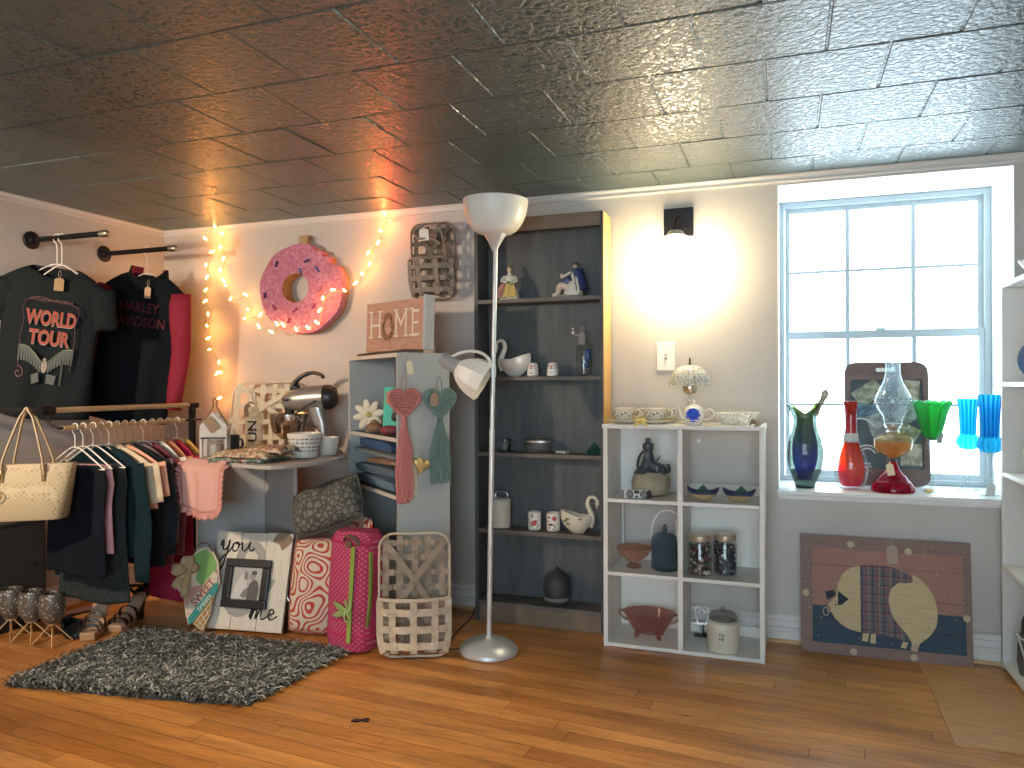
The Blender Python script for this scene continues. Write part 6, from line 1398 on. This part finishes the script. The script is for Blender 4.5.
for (a, b, L_, w_) in ((pi*.93,0,.085,.05),(pi*.55,0,.075,.055),(pi*1.25,0,.10,.035),(pi*1.45,0,.12,.035),(pi*.2,0,.05,.04)):
    mb.surf(lambda u,v: V((I(176,580)[0]+cos(a)*L_*u-sin(a)*w_*(v-.5)*(.3+.9*sin(pi*u*.8)), -.014-.018*sin(pi*u)-.006*sin(v*6), I(176,580)[1]+sin(a)*L_*u+cos(a)*w_*(v-.5)*(.3+.9*sin(pi*u*.8)))), 10, 6)
obj('burlap_bow', mb, burl, ic, solid=.002)
mb = MB(); mb.ell((I(176,580)[0],-.022,I(176,580)[1]), (.016,.012,.018), 12, 8); obj('bow_knot', mb, burl, ic)
mb = MB(); mb.tube(spl([(I(178,562)[0],-.003,I(178,562)[1]),(I(183,553)[0],-.006,I(183,553)[1]),(I(192,552)[0],-.006,I(192,552)[1]),(I(197,560)[0],-.003,I(197,560)[1])]), .0025, 6); obj('wire_hanger', mb, pm('rust_wire', (.22,.12,.07), .6, .5), ic)

# ------------------------------------------------------------------ shag rug
mb = MB(); rnd = random.Random(21)
RC = [V((-2.845,2.085)), V((-1.84,2.255)), V((-1.80,2.83)), V((-2.87,2.735))]
def rug_pt(u, v):
    a = RC[0]*(1-u)+RC[1]*u; b_ = RC[3]*(1-u)+RC[2]*u; p = a*(1-v)+b_*v; return p
ring = [rug_pt(*q) for q in [(i/10,0) for i in range(10)]+[(1,i/8) for i in range(8)]+[(1-i/10,1) for i in range(10)]+[(0,1-i/8) for i in range(8)]]
mb.prismz([(p.x+rnd.uniform(-.012,.012)+2.33, p.y+rnd.uniform(-.012,.012)-2.5) for p in ring], 0, .008)
rg = obj('shag_rug', mb, pm('rug_backing', (.05,.055,.055), .95), None, (-2.33,2.5,.0005), smooth=False)
tag(rg, 'grey shaggy rug on the wooden floor in front of the signs', 'rug')
mb = MB()
for k in range(15000):
    u, v = rnd.random(), rnd.random(); p = rug_pt(u, v); a = rnd.random()*TAU; L_ = rnd.uniform(.035,.065); h_ = rnd.uniform(.016,.036); w_ = rnd.uniform(.0022,.0042)
    d = V((cos(a), sin(a))); n = V((-d.y, d.x))*w_; x, y = p.x+2.33, p.y-2.5
    pts = [(0,.004,1.),(.35,h_*.8,1.),(.75,h_,.85),(1.,h_*.72,.25)]
    cr_ = rnd.uniform(-.5,.5); vs = []
    for t, z, q in pts:
        e = V((d.x*cos(cr_*t)-d.y*sin(cr_*t), d.x*sin(cr_*t)+d.y*cos(cr_*t)))*L_*t
        vs.append((mb.bm.verts.new((x+e.x-n.x*q, y+e.y-n.y*q, z)), mb.bm.verts.new((x+e.x+n.x*q, y+e.y+n.y*q, z+.0015))))
    for i in range(3): mb._f([vs[i][0], vs[i][1], vs[i+1][1], vs[i+1][0]])
o = obj('pile', mb, mat_island('rug_pile', [(0,(.032,.042,.044)),(.4,(.09,.108,.108)),(.75,(.22,.245,.24)),(1,(.50,.52,.49))], .8), rg, ang=None); o['kind'] = 'stuff'
# ------------------------------------------------------------------ wall rails, hangers and tops
def rail(label, y):
    t = thing('pipe_rail', label, 'clothes rail', (XL, y, 1.894))
    mb = MB(); mb.lathe([(.045,0),(.045,.005),(.040,.010),(.022,.012),(.018,.024)], 24, m=M.Rotation(R(90),4,'Y') @ M.Translation((0,0,.0006)))
    for k in range(4):
        a = TAU*k/4+.6; mb.ell((.0105, .032*cos(a), .032*sin(a)), (.003,.005,.005), 8, 6)
    obj('flange', mb, blackmetal, t)
    mb = MB(); mb.cyl((.02,0,0),(.485,0,0),.0135, seg=16); obj('pipe', mb, blackmetal, t)
    mb = MB(); mb.lathe([(.0175,.465),(.0175,.50),(.014,.508),(.006,.512)], 18, m=M.Rotation(R(90),4,'Y')); obj('end_cap', mb, pm('worn_steel', (.35,.33,.30), .35, .9), t)
    return t
rail('black pipe rail on the left wall carrying the printed black tee', 2.754)
rail('black pipe rail nearer the corner carrying the black and red hoodie', 3.186)
def hanger(label, loc, rz, mat, w=.40, group=None, r=.0032, bar_=True, name='clothes_hanger', rot=None, drop=0.):
    """hook hanging over a rail at the local origin (rail axis along local y)"""
    t = thing(name, label, 'hanger', loc, rz, group, rot)
    mb = MB(); mb.tube(spl([(.014,0,-.006),(.017,0,.006),(.008,0,.0175),(-.006,0,.0165),(-.016,0,.004),(-.012,0,-.018),(0,0,-.04),(0,0,-.085-drop)]), r*.85, 8); obj('hook', mb, chrome if mat is None else mat, t)
    mb = MB(); z0 = -.085-drop
    L_ = spl([(0,0,z0),(-w*.12,0,z0-.012),(-w*.5,0,z0-.095)],5); Rr = spl([(0,0,z0),(w*.12,0,z0-.012),(w*.5,0,z0-.095)],5)
    mb.tube(L_, r, 8); mb.tube(Rr, r, 8)
    if bar_: mb.tube([(-w*.5,0,z0-.095),(w*.5,0,z0-.095)], r, 8); mb.ell((-w*.5,0,z0-.095), r*1.3, 8, 6); mb.ell((w*.5,0,z0-.095), r*1.3, 8, 6)
    obj('shoulders', mb, mat or chrome, t); return t
hw_ = pm('hanger_white', (.74,.72,.68), .35)
def garment(name, label, cat, loc, rot, mat, w=.44, L=.66, sleeve=.22, smat=None, t=.035, neck=.085, slack=.0, seed=0, group=None, hood=None, flare=1., sang=62, scoop=.05, fold=1.):
    """a top hanging from its shoulders: local origin at the neck point, front towards -y"""
    g = thing(name, label, cat, loc, rot=rot, group=group); rnd = random.Random(seed); ph = [rnd.random()*6 for _ in range(6)]
    hw2 = w/2
    def prof(v):                      # half width, drop, thickness
        if v < .10: q = v/.10; return neck+(hw2-neck)*q, -.085*q**1.25, t*.45+t*.4*q
        q = (v-.10)/.90; return hw2*(1-.10*sin(min(q*2.4,1)*pi*.5)+(.06+flare-1)*q*q), -.085-(L-.085)*q, t*(.85+.35*q)
    def f(u, v):
        a = TAU*u; hw3, z, tt = prof(v); c_, s_ = cos(a), sin(a); x = hw3*(abs(c_)**.75)*(1 if c_ > 0 else -1)
        fl = fold*(.010*sin(x*26+ph[0])+.007*sin(x*47+ph[1]+3*v))*min(1, max(0,(v-.12))*2.2)
        y = tt*(abs(s_)**.8)*(1 if s_ > 0 else -1)+fl
        if v < .10 and s_ < 0 and abs(x) < neck*1.15: z -= scoop*(1-(x/(neck*1.15))**2)*(1-v/.1)
        return V((x+slack*(-z)*.5, y, z+.010*sin(x*14+ph[2])*v*v))
    mb = MB(); mb.surf(f, 64, 40, True); obj('body', mb, mat, g, solid=.0025, ang=70)
    if sleeve:
        for s_ in (-1, 1):
            a = R(sang); d = V((s_*cos(a), 0, -sin(a))); p0 = V((s_*(hw2-.035),0,-.085)); sr = .068 if sleeve < .3 else .062; pts = [p0+d*sleeve*k/8 for k in range(9)]
            if sleeve > .3: pts = [p0+V((s_*.045*sin(min(1,k/5)*pi/2)+s_*.01*k/8, -.006*sin(k*1.1), -sleeve*k/8)) for k in range(9)]
            mb = MB(); up_ = V((0,1,0)); rs = []
            for i, p in enumerate(pts):
                T_ = (pts[min(i+1,8)]-pts[max(i-1,0)]).normalized(); N_ = T_.cross(up_).normalized(); q = 1-(.12 if sleeve < .3 else .38)*i/8
                rs.append([p+N_*cos(TAU*k/20)*sr*q+up_*sin(TAU*k/20)*t*.75*(1+.25*sin(i*1.6+k+ph[3])) for k in range(20)])
            mb.rings(rs, cap=False); obj('sleeve', mb, smat or mat, g, solid=.0025, ang=70)
    return g
black = pm('black_cotton', (.013,.017,.020), .9, spec=.15); blackh = pm('black_fleece', (.008,.010,.013), .9, spec=.15)
redk = pm('crimson_knit', (.26,.012,.035), .8)
# tee
hx = at(57, 240, y=2.754).x
tee_rot = R(36)
hanger('white hanger inside the printed black tee on the near pipe rail', (hx, 2.754, 1.894), tee_rot, hw_, .36, 'white hangers on the pipe rails', drop=.045)
hanger('second white hanger on the near pipe rail, right of the printed tee hanger', (hx+.032, 2.754, 1.894), tee_rot+R(2), hw_, .26, 'white hangers on the pipe rails', bar_=False, drop=.052)
tee = garment('black_tee', 'black short-sleeved tee printed with WORLD TOUR and an eagle on the left wall', 'tee shirt', (hx+.005, 2.748, 1.745), (0, R(7), tee_rot), black, .475, .74, .20, t=.045, neck=.10, seed=1, scoop=.055, sang=77)
def tprint(name, shapes, mat, y): 
    mb = MB()
    for s_ in shapes: mb.prism(s_, y-.0006, y)
    return obj(name, mb, mat, tee, smooth=False)
TY = -.066
red_ink = pm('print_red_ink', (.33,.075,.055), .8); pale_ink = pm('print_pale_ink', (.30,.27,.23), .8); grey_ink = pm('print_grey_ink', (.10,.12,.115), .8); mau = pm('print_mauve', (.20,.11,.12), .8); grn_ink = pm('print_green_ink', (.30,.36,.20), .8)
for s_, z, sx_ in (('WORLD',-.225,.80),('TOUR',-.320,.86)):
    text(s_, .098, pale_ink, tee, (.008, TY+.001, z), name='lettering_shadow', sx=sx_, bold=.0042)
    text(s_, .098, red_ink, tee, (.006, TY-.0008, z+.002), name='lettering', sx=sx_, bold=.0026)
mb = MB()
for s_ in (-1, 1):
    mb.tube(spl([(s_*.155,TY,-.15),(s_*.163,TY,-.19),(s_*.150,TY,-.24),(s_*.158,TY,-.32),(s_*.150,TY,-.40),(s_*.150,TY,-.47)]), .0032, 6, flat=.4, up=(1,0,0))
mb.tube(spl([(-.150,TY,-.46),(-.125,TY,-.475),(-.118,TY,-.50),(-.140,TY,-.515),(-.158,TY,-.50),(-.148,TY,-.485),(-.138,TY,-.495)]), .0032, 6)
mb.tube(spl([(-.160,TY,-.15),(-.12,TY,-.130),(-.08,TY,-.122),(-.03,TY,-.126),(.02,TY,-.134),(.07,TY,-.132),(.12,TY,-.144),(.16,TY,-.155)]), .008, 8, flat=.3, up=(0,0,1)); obj('scroll_frame', mb, mau, tee)
mb = MB(); rnd = random.Random(4)
for k in range(14):
    x = -.12+.018*k; mb.tube(spl([(x-.008,TY-.001,-.142+.004*sin(k)),(x,TY-.001,-.128-.003*cos(k*2)),(x+.008,TY-.001,-.14)],3), .0022, 5)
obj('script_line', mb, mau, tee)
feath = []
for s_ in (-1, 1):
    for k in range(9):
        a = k/8; x0, z0 = s_*(.02+.125*a), -.425+.065*sin(a*pi*.55); feath.append([(x0,z0),(x0+s_*.016,z0+.006),(x0+s_*.012,z0-.055-.02*a),(x0+s_*.002,z0-.06-.02*a)])
tprint('eagle_wings', feath, grey_ink, TY+.0006)
mb = MB()
for s_ in (-1, 1): mb.tube(spl([(s_*.012,TY-.001,-.44),(s_*.05,TY-.001,-.405),(s_*.10,TY-.001,-.368),(s_*.15,TY-.001,-.362)]), .0045, 6, flat=.4, up=(0,0,1))
obj('wing_edges', mb, grn_ink, tee)
tprint('eagle_body', [el(0,-.455,.018,.032), el(0,-.425,.011,.012)], pale_ink, TY-.0002)
tprint('ground_shapes', [[(-.07,-.50),(-.03,-.485),(-.02,-.53),(-.06,-.545)],[(.02,-.49),(.075,-.495),(.07,-.54),(.02,-.535)],[(.10,-.41),(.106,-.41),(.106,-.54),(.10,-.54)]], grey_ink, TY+.0006)
hangtag(tee, (.035,-.062,-.055), .042, .062, kraft, (R(-4),R(-4),0), top=.04)
for ch in tee.children:
    if ch.name.split('.')[0] in ('lettering','lettering_shadow','scroll_frame','script_line','eagle_wings','wing_edges','eagle_body','ground_shapes'):
        ch.scale.x *= .74; ch.location.x = ch.location.x*.74+.020; ch.location.z -= .035
# hoodie
hx2 = at(147, 250, y=3.186).x
hanger('white hanger inside the hoodie on the pipe rail near the corner', (hx2, 3.186, 1.894), R(22), hw_, .34, 'white hangers on the pipe rails', drop=.04)
hd_ = garment('black_hoodie', 'black hooded top with crimson sleeves and red lettering near the room corner', 'hoodie', (hx2+.005, 3.18, 1.762), (0, R(8), R(22)), blackh, .44, .80, .62, smat=redk, t=.05, neck=.10, seed=5, scoop=.02)
def hoodf(k):
    def g(u, v):
        a = -2.5+5.0*u; op = cos(a); r0 = (.112 if k else .104)-.018*v
        return V((r0*sin(a), .022-r0*.72*op*1.0, -.055+v*(.052+.050*(1-max(0, op))*.9)-.035*max(0, op)**2))
    return g
mb = MB(); mb.surf(hoodf(0), 32, 8); obj('hood_lining', mb, pm('crimson_lining', (.20,.012,.035), .85), hd_, solid=.004)
mb = MB(); mb.surf(hoodf(1), 32, 8); obj('hood', mb, blackh, hd_, solid=.006)
for s_, z in (('HARLEY',-.185),('DAVIDSON',-.262)): text(s_, .072, pm('print_wine', (.085,.008,.02), .8), hd_, (.012,-.062,z), name='lettering', sx=.80, bold=.001)
hangtag(hd_, (.045,-.068,-.07), .032, .06, pm('tan_card', (.55,.36,.22), .8), (0,R(-4),0), top=.04)
mb = MB(); mb.tube([(-.0,-.062,-.05),(-.004,-.066,-.14)], .0025, 6); obj('drawstring', mb, blackh, hd_)

# ------------------------------------------------------------------ clothes rack along the left wall
rk = thing('clothes_rack', 'black clothes rack with two wooden rods along the left wall', 'clothes rack', (-3.0, 2.815, 0))
rodw = mat_wood('oak_rod', (.42,.28,.14), (.62,.46,.26), (14,1,14), .4)
mb = MB(); mb.cyl((0,-.405,1.057),(0,.40,1.057),.0125,seg=16); obj('upper_rod', mb, rodw, rk)
mb = MB(); mb.cyl((0,-.462,1.057),(0,-.40,1.057),.020,seg=18); obj('rod_end', mb, blackmetal, rk)
mb = MB(); mb.cyl((0,.395,1.057),(0,.455,1.057),.017,seg=18); obj('rod_end', mb, blackmetal, rk)
mb = MB(); mb.cyl((.06,-.40,.981),(.06,.30,.981),.0095,seg=14); obj('lower_rod', mb, rodw, rk)
mb = MB(); mb.cyl((0,-.43,1.057),(XL+3.0+.012,-.43,1.057),.012,seg=14); obj('wall_pipe', mb, blackmetal, rk)
mb = MB(); mb.lathe([(.042,0),(.042,.006),(.018,.012)], 20, m=M.Translation((XL+3.0+.0006,-.43,1.057)) @ M.Rotation(R(90),4,'Y')); obj('wall_flange', mb, blackmetal, rk)
for y in (.42,):
    mb = MB(); mb.bx(-.014,.014,y-.012,y+.012,.02,1.039); obj('upright', mb, blackmetal, rk, smooth=False)
    mb = MB(); mb.bx(-.10,.12,y-.014,y+.014,0,.02); obj('foot', mb, blackmetal, rk, smooth=False)
for y in (-.40, .30):
    mb = MB(); mb.tube([(.06,y,.981),(.06,y+(-.018 if y < 0 else .12),.981),(.012,y+(-.028 if y < 0 else .13),1.0 if y < 0 else .981),(0,y+(-.028 if y < 0 else .13),1.05 if y < 0 else .981)], .006, 8); obj('rod_bracket', mb, blackmetal, rk)
RX, RZ_ = -2.94, .981
def rk_y(px): return at(px, 424, x=RX).y
whh = pm('hanger_white', (.74,.72,.68), .35)
GR = 'tops hanging on the lower rack rod'; HG = 'hangers on the lower rack rod'
spec = [ # kind, hook px, colour, label, width, length, sleeve, hung over the bar
 ('skirt', 'skirt', 75, (.005,.007,.012), 'black skirt at the near end of the rack, behind the cream handbag', .34, .48, 0, 1),
 ('slip', 'slip', 83, (.46,.25,.27), 'dusty pink slip showing its edge beside the nearest black skirt on the rack', .335, .40, 0, 1),
 ('lace_dress', 'dress', 93, (.014,.024,.028), 'long dark teal lace dress under the second white hanger on the rack', .37, .62, 0, 1),
 ('cardigan', 'cardigan', 101, (.006,.018,.024), 'dark teal cardigan hanging right of the lace dress', .42, .50, .52, 0),
 ('beige_tee', 'tee shirt', 109, (.50,.42,.30), 'beige short-sleeved tee in the middle of the rack', .48, .42, .18, 0),
 ('peach_blouse', 'blouse', 117, (.62,.34,.24), 'peach blouse just behind the beige tee on the rack', .47, .30, .16, 0),
 ('charcoal_sweater', 'sweater', 125, (.013,.016,.019), 'charcoal sweater behind the peach blouse on the rack', .46, .56, .42, 0),
 ('mauve_blouse', 'blouse', 133, (.16,.12,.14), 'mauve-grey blouse right of the charcoal sweater on the rack', .40, .52, .38, 0),
 ('maroon_shirt', 'shirt', 143, (.15,.04,.045), 'maroon shirt left of the pink apron on the rack', .36, .58, .45, 0),
 ('white_blouse', 'blouse', 152, (.62,.58,.52), 'white blouse near the far end of the rack, above the apron frill', .33, .36, .18, 0),
 ('orange_tee', 'tee shirt', 160, (.50,.20,.10), 'burnt orange tee near the far end of the rack', .32, .36, .18, 0),
 ('crimson_shirt', 'shirt', 168, (.30,.02,.05), 'long crimson shirt near the far end of the rack', .32, .80, .16, 0),
 ('mustard_tee', 'tee shirt', 177, (.50,.30,.08), 'mustard tee at the far end of the rack, above the table lantern', .31, .40, .18, 0)]
for i, (kn, cat, px, col, lab, w_, L_, sl, bar_) in enumerate(spec):
    y = rk_y(px); rz = R(3+.5*(i % 3))
    hm_ = whh if i in (0, 1, 2, 4, 8, 12) else (pm('hanger_grey', (.35,.34,.32), .4) if i % 2 else pm('hanger_tan', (.42,.31,.2), .5))
    hanger('hanger carrying the '+lab.split(',')[0].replace(' on the rack', ''), (RX, y, RZ_-.0015), rz, hm_, min(.36, w_-.02), HG)
    m_ = pm('cloth_%d' % i, col, .9, spec=.15, bump=(60,.12), var=(9,.25,tuple(min(1,q*1.5) for q in col)))
    if i == 2: m_ = mat_pattern('dark_lace', 'print', (.006,.011,.014), (.022,.032,.036), 130, .85, (.015,.022,.026))
    garment(kn, lab, cat, (RX, y+.002, RZ_-(.165 if bar_ else .092)), (0, 0, rz), m_, w_, L_, sl, t=.010, neck=(w_/2-.02 if bar_ else .06), seed=i+10, group=GR, flare=1.1 if i == 2 else 1., fold=.35, sang=78, scoop=.0 if bar_ else .03)
# cream handbag on the rack's near end
hb = thing('handbag', 'cream monogram tote bag hanging on the near end of the clothes rack', 'handbag', (at(33,500,y=2.33).x-.01, 2.315, .600), rot=(R(-2),R(-1),R(26)))
hb.scale = (.945,.945,.945)
m, nt, b = nodes('monogram_canvas'); v = mapping(nt, rot=(R(90),0,R(45)), scale=(1,1,1)); vo = nt.nodes.new('ShaderNodeTexVoronoi'); vo.inputs['Scale'].default_value = 62; vo.inputs['Randomness'].default_value = .25; vo.feature = 'DISTANCE_TO_EDGE'; nt.links.new(v, vo.inputs['Vector'])
nt.links.new(ramp(nt, vo.outputs['Distance'], [(.10,(.50,.42,.27)),(.22,(.27,.19,.09)),(.30,(.46,.38,.24))]), b.inputs['Base Color']); b.inputs['Roughness'].default_value = .55
mb = MB(); mb.rings([[V((x*w_, y*d_, z)) for x, y in rrect(2,2,.4,4)] for z, w_, d_ in ((0,.150,.060),(.012,.158,.066),(.12,.178,.056),(.235,.198,.040),(.245,.198,.036))]); obj('body', mb, m, hb)
leath = pm('vanilla_leather', (.46,.37,.24), .5)
mb = MB(); mb.rings([[V((x*w_, y*d_, z)) for x, y in rrect(2,2,.4,4)] for z, w_, d_ in ((.232,.1995,.0415),(.2475,.1995,.0385))]); obj('top_band', mb, leath, hb)
for y, top in ((-.046,.50),(.046,.495)):
    mb = MB(); P_ = spl([(-.085,y,.20),(-.080,y*1.05,.27),(-.030,y*.4,.44),(-.012,y*.2,top-.02),(0,y*.1,top),(.012,y*.2,top-.02),(.035,y*.4,.44),(.085,y*1.05,.27),(.09,y,.20)], 5)
    mb.strap(P_, .015, .005, (0,1,0)); obj('handle', mb, leath, hb)
mb = MB()
for x in (-.085, .09):
    mb.tube([(x+.012*cos(TAU*k/16),-.051,.232+.016*sin(TAU*k/16)) for k in range(16)], .0025, 6, closed=True); mb.bx(x-.008,x+.008,-.053,-.048,.17,.22)
obj('buckle', mb, pm('brass_brown', (.28,.17,.08), .4, .6), hb, smooth=False)
mb = MB(); mb.tube([(-.10+.026*cos(TAU*k/20),-.075,.115+.026*sin(TAU*k/20)) for k in range(20)], .0028, 6, closed=True); mb.strap(spl([(-.085,-.056,.22),(-.11,-.068,.17),(-.10,-.074,.14)]), .008, .003, (1,0,.3)); obj('ring_charm', mb, gold, hb)
mb = MB(); mb.strap(spl([(-.11,-.073,.092),(-.12,-.076,.075),(-.128,-.074,.05)]), .016, .004, (1,0,.3)); obj('tan_fob', mb, pm('tan_leather', (.36,.14,.06), .5), hb)
# dark low cabinet at the left wall
dc = thing('dark_cabinet', 'low dark grey cabinet against the left wall below the handbag', 'cabinet', (-3.51, 2.42, 0), R(0))
dcm = pm('dark_cabinet', (.045,.042,.042), .6)
mb = MB(); mb.bx(-.04,.055,-.42,.32,.03,.50); obj('body', mb, dcm, dc, smooth=False, bev=.003)
mb = MB(); mb.bx(-.04,.062,-.43,.33,.50,.516); obj('top', mb, dcm, dc, smooth=False, bev=.003)
mb = MB(); mb.bx(.0555,.061,-.41,.31,.05,.485); obj('door', mb, dcm, dc, smooth=False, bev=.002)
mb = MB(); mb.ell((.066,.25,.30), .009, 10, 8); obj('knob', mb, blackmetal, dc)
mb = MB(); mb.bx(-.035,.045,-.40,.30,0,.03); obj('plinth', mb, blackplastic, dc, smooth=False)
# ------------------------------------------------------------------ votive cups on a wire stand
vs = thing('votive_stand', 'gold wire pyramid stand for three speckled cups at the lower left', 'stand', (-3.235, 2.50, 0), R(2))
wire = pm('rose_gold_wire', (.70,.45,.22), .35, .9); sp_ = .125
VX = [-.135, -.01, .115]
mb = MB(); r_ = .0028
for vx in VX:
    a = [(vx-.062,-.055,r_),(vx+.062,-.055,r_),(vx+.062,.055,r_),(vx-.062,.055,r_)]
    for k in range(4): mb.tube([a[k], a[(k+1)%4]], r_, 6); mb.tube([a[k], (vx+(a[k][0]-vx)*.1, a[k][1]*.1, .088)], r_, 6)
    mb.lathe([(.014,.083),(.026,.088),(.026,.094),(.014,.094)], 18, (vx,0,0))
obj('wire_frames', mb, wire, vs)
spk = mat_pattern('speckled_glass', 'speckle', (.10,.085,.07), (.62,.58,.50), 95, .35)
for vx, lab in zip(VX, ('leftmost speckled votive cup, half cut by the picture edge', 'middle speckled votive cup of the three on the gold stand', 'right speckled votive cup, nearest the shoes')):
    mb = MB(); mb.lathe([(.022,0),(.030,.003),(.050,.034),(.056,.07),(.053,.105),(.046,.136),(.043,.136),(.050,.105),(.053,.07),(.046,.034),(.004,.008)], 32)
    o = obj('votive_cup', mb, spk, None, vs.matrix_basis @ V((vx,0,.0945))); tag(o, lab, 'candle cup', 'speckled votive cups')
# ------------------------------------------------------------------ shoes under the rack
tansole = pm('tan_sole', (.42,.26,.14), .6); patent = pm('patent_black', (.012,.012,.014), .22, coat=.5); inner = pm('nude_insole', (.55,.38,.26), .6)
def sandal(label, loc, rot):
    s = thing('platform_sandal', label, 'shoe', loc, rot=rot, group='black strappy platform sandals')
    path = spl([(.115,0,.028),(.06,0,.026),(.01,0,.036),(-.05,0,.082),(-.095,0,.112),(-.125,0,.118)], 5); n = len(path)
    wd = [.030+.012*sin(min(1,i/n*2)*pi*.9) for i in range(n)]
    mb = MB(); mb.rings([[p+V((0,wd[i],.0)),p+V((0,wd[i],.006)),p+V((0,-wd[i],.006)),p+V((0,-wd[i],0))] for i, p in enumerate(path)]); obj('insole', mb, inner, s)
    mb = MB(); mb.rings([[V((p.x, wd[i]*1.02, max(0,p.z-.027) if i < n*.45 else p.z-.010)),V((p.x, wd[i]*1.02, p.z-.0008)),V((p.x,-wd[i]*1.02,p.z-.0008)),V((p.x,-wd[i]*1.02,max(0,p.z-.027) if i < n*.45 else p.z-.010))] for i, p in enumerate(path)]); obj('platform', mb, tansole, s)
    mb = MB(); mb.rings([[V((-.10+x*a, y*a, z)) for x, y in rrect(2,2,.8,3)] for z, a in ((0,.018),(.05,.019),(.103,.026))]); obj('heel', mb, patent, s)
    mb = MB()
    for x, z, h_, w_ in ((.085,.03,.030,.022),(.045,.03,.040,.022),(.0,.045,.045,.018)): mb.strap(spl([(x,-.044,z),(x+.004,-.036,z+h_*.8),(x+.006,0,z+h_*1.15),(x+.004,.036,z+h_*.8),(x,.044,z)]), w_, .004, (1,0,.2))
    mb.strap(spl([(-.115,-.034,.12),(-.06,-.040,.172),(-.03,0,.184),(-.06,.040,.172),(-.115,.034,.12)]), .014, .004, (.4,0,1)); mb.strap(spl([(-.10,-.034,.118),(-.142,-.02,.135),(-.150,0,.150),(-.142,.02,.135),(-.10,.034,.118)]), .034, .004, (.1,0,1)); obj('straps', mb, patent, s)
    mb = MB(); mb.bx(-.062,-.048,-.046,-.040,.166,.182); obj('buckle', mb, chrome, s, smooth=False)
    return s
q = at(96, 633, z=0); sandal('left black platform sandal, its tan sole turned to the rug edge', (q.x-.005, q.y+.0, .001), (0,0,R(-58)))
q = at(126, 627, z=0); sandal('right black platform sandal at the foot of the hanging clothes', (q.x-.01, q.y+.025, .001), (0,0,R(-74)))
fl_ = thing('flat_shoe', 'black flat shoe lying left of the platform sandals', 'shoe', (*at(78,641,z=0).xy, .0006), R(-25))
fl_.location.x -= .125; fl_.location.y += .075
path = spl([(.12,0,0),(.07,0,0),(.0,0,0),(-.07,0,0),(-.11,0,0)], 5); n = len(path)
mb = MB(); mb.rings([[V((p.x, w_*y, z)) for y, z in ((1,0),(1.02,.010),(-1.02,.010),(-1,0))] for p, w_ in zip(path, [.016+.026*sin(min(1,(i+.6)/n*1.15)*pi)**.6 for i in range(n)])]); obj('sole', mb, blackplastic, fl_)
mb = MB(); mb.surf(lambda u,v: V((.118-.105*v, (.040*sin(min(1,.25+v)*pi*.5))*cos(pi*u), .010+.036*sin(pi*u)*(.35+.65*v))), 18, 12); mb.surf(lambda u,v: V((.02-.13*sin(pi*u)*1., .040*cos(pi*u), .010+.040*v)), 24, 4); obj('upper', mb, pm('shoe_navy', (.018,.024,.034), .5), fl_, solid=.003)
br_ = obj('boot_shaft', MB().tube(spl([(-.11,0,.03),(-.02,.0,.045),(.07,.0,.05),(.12,0,.045)]), [.020]*6+[.024]*7+[.022]*6, 12, flat=.7), pm('oxblood_leather', (.17,.08,.055), .5), None, (at(76,618,z=0).x+.05, at(76,618,z=0).y-.05, .001), (0,0,R(62)))
tag(br_, 'rolled brown leather piece lying behind the black flat shoe', 'leather roll'); br_.name = 'leather_roll'
# ------------------------------------------------------------------ fixtures added outside the frame to go with the spot and downlight
cl_ = thing('added_downlight', 'added white ring for the unseen floor-fill downlight in the dark tiled ceiling', 'added light', (-1.35, 1.08, ZC))
mb = MB(); mb.lathe([(.075,-.012),(.085,-.006),(.085,-.0005),(.060,-.0005),(.060,-.008),(.072,-.012)], 28); obj('trim_ring', mb, white, cl_)
sl_ = thing('added_spotlight', 'added black spotlight fixture on the left wall, out of view', 'spotlight', (XL, .72, 1.66))
mb = MB(); mb.bx(.0005,.02,-.04,.04,-.06,.06); mb.tube([(.02,0,0),(.30,0,0)], .008, 8); obj('bracket', mb, blackmetal, sl_, smooth=False)
mb = MB(); mb.lathe([(.045,-.05),(.05,-.02),(.05,.05),(.046,.05),(.046,-.02),(.02,-.045)], 20, m=M.Translation((.365,.02,0)) @ M.Rotation(R(-90),4,'X')); obj('lamp_head', mb, blackmetal, sl_)
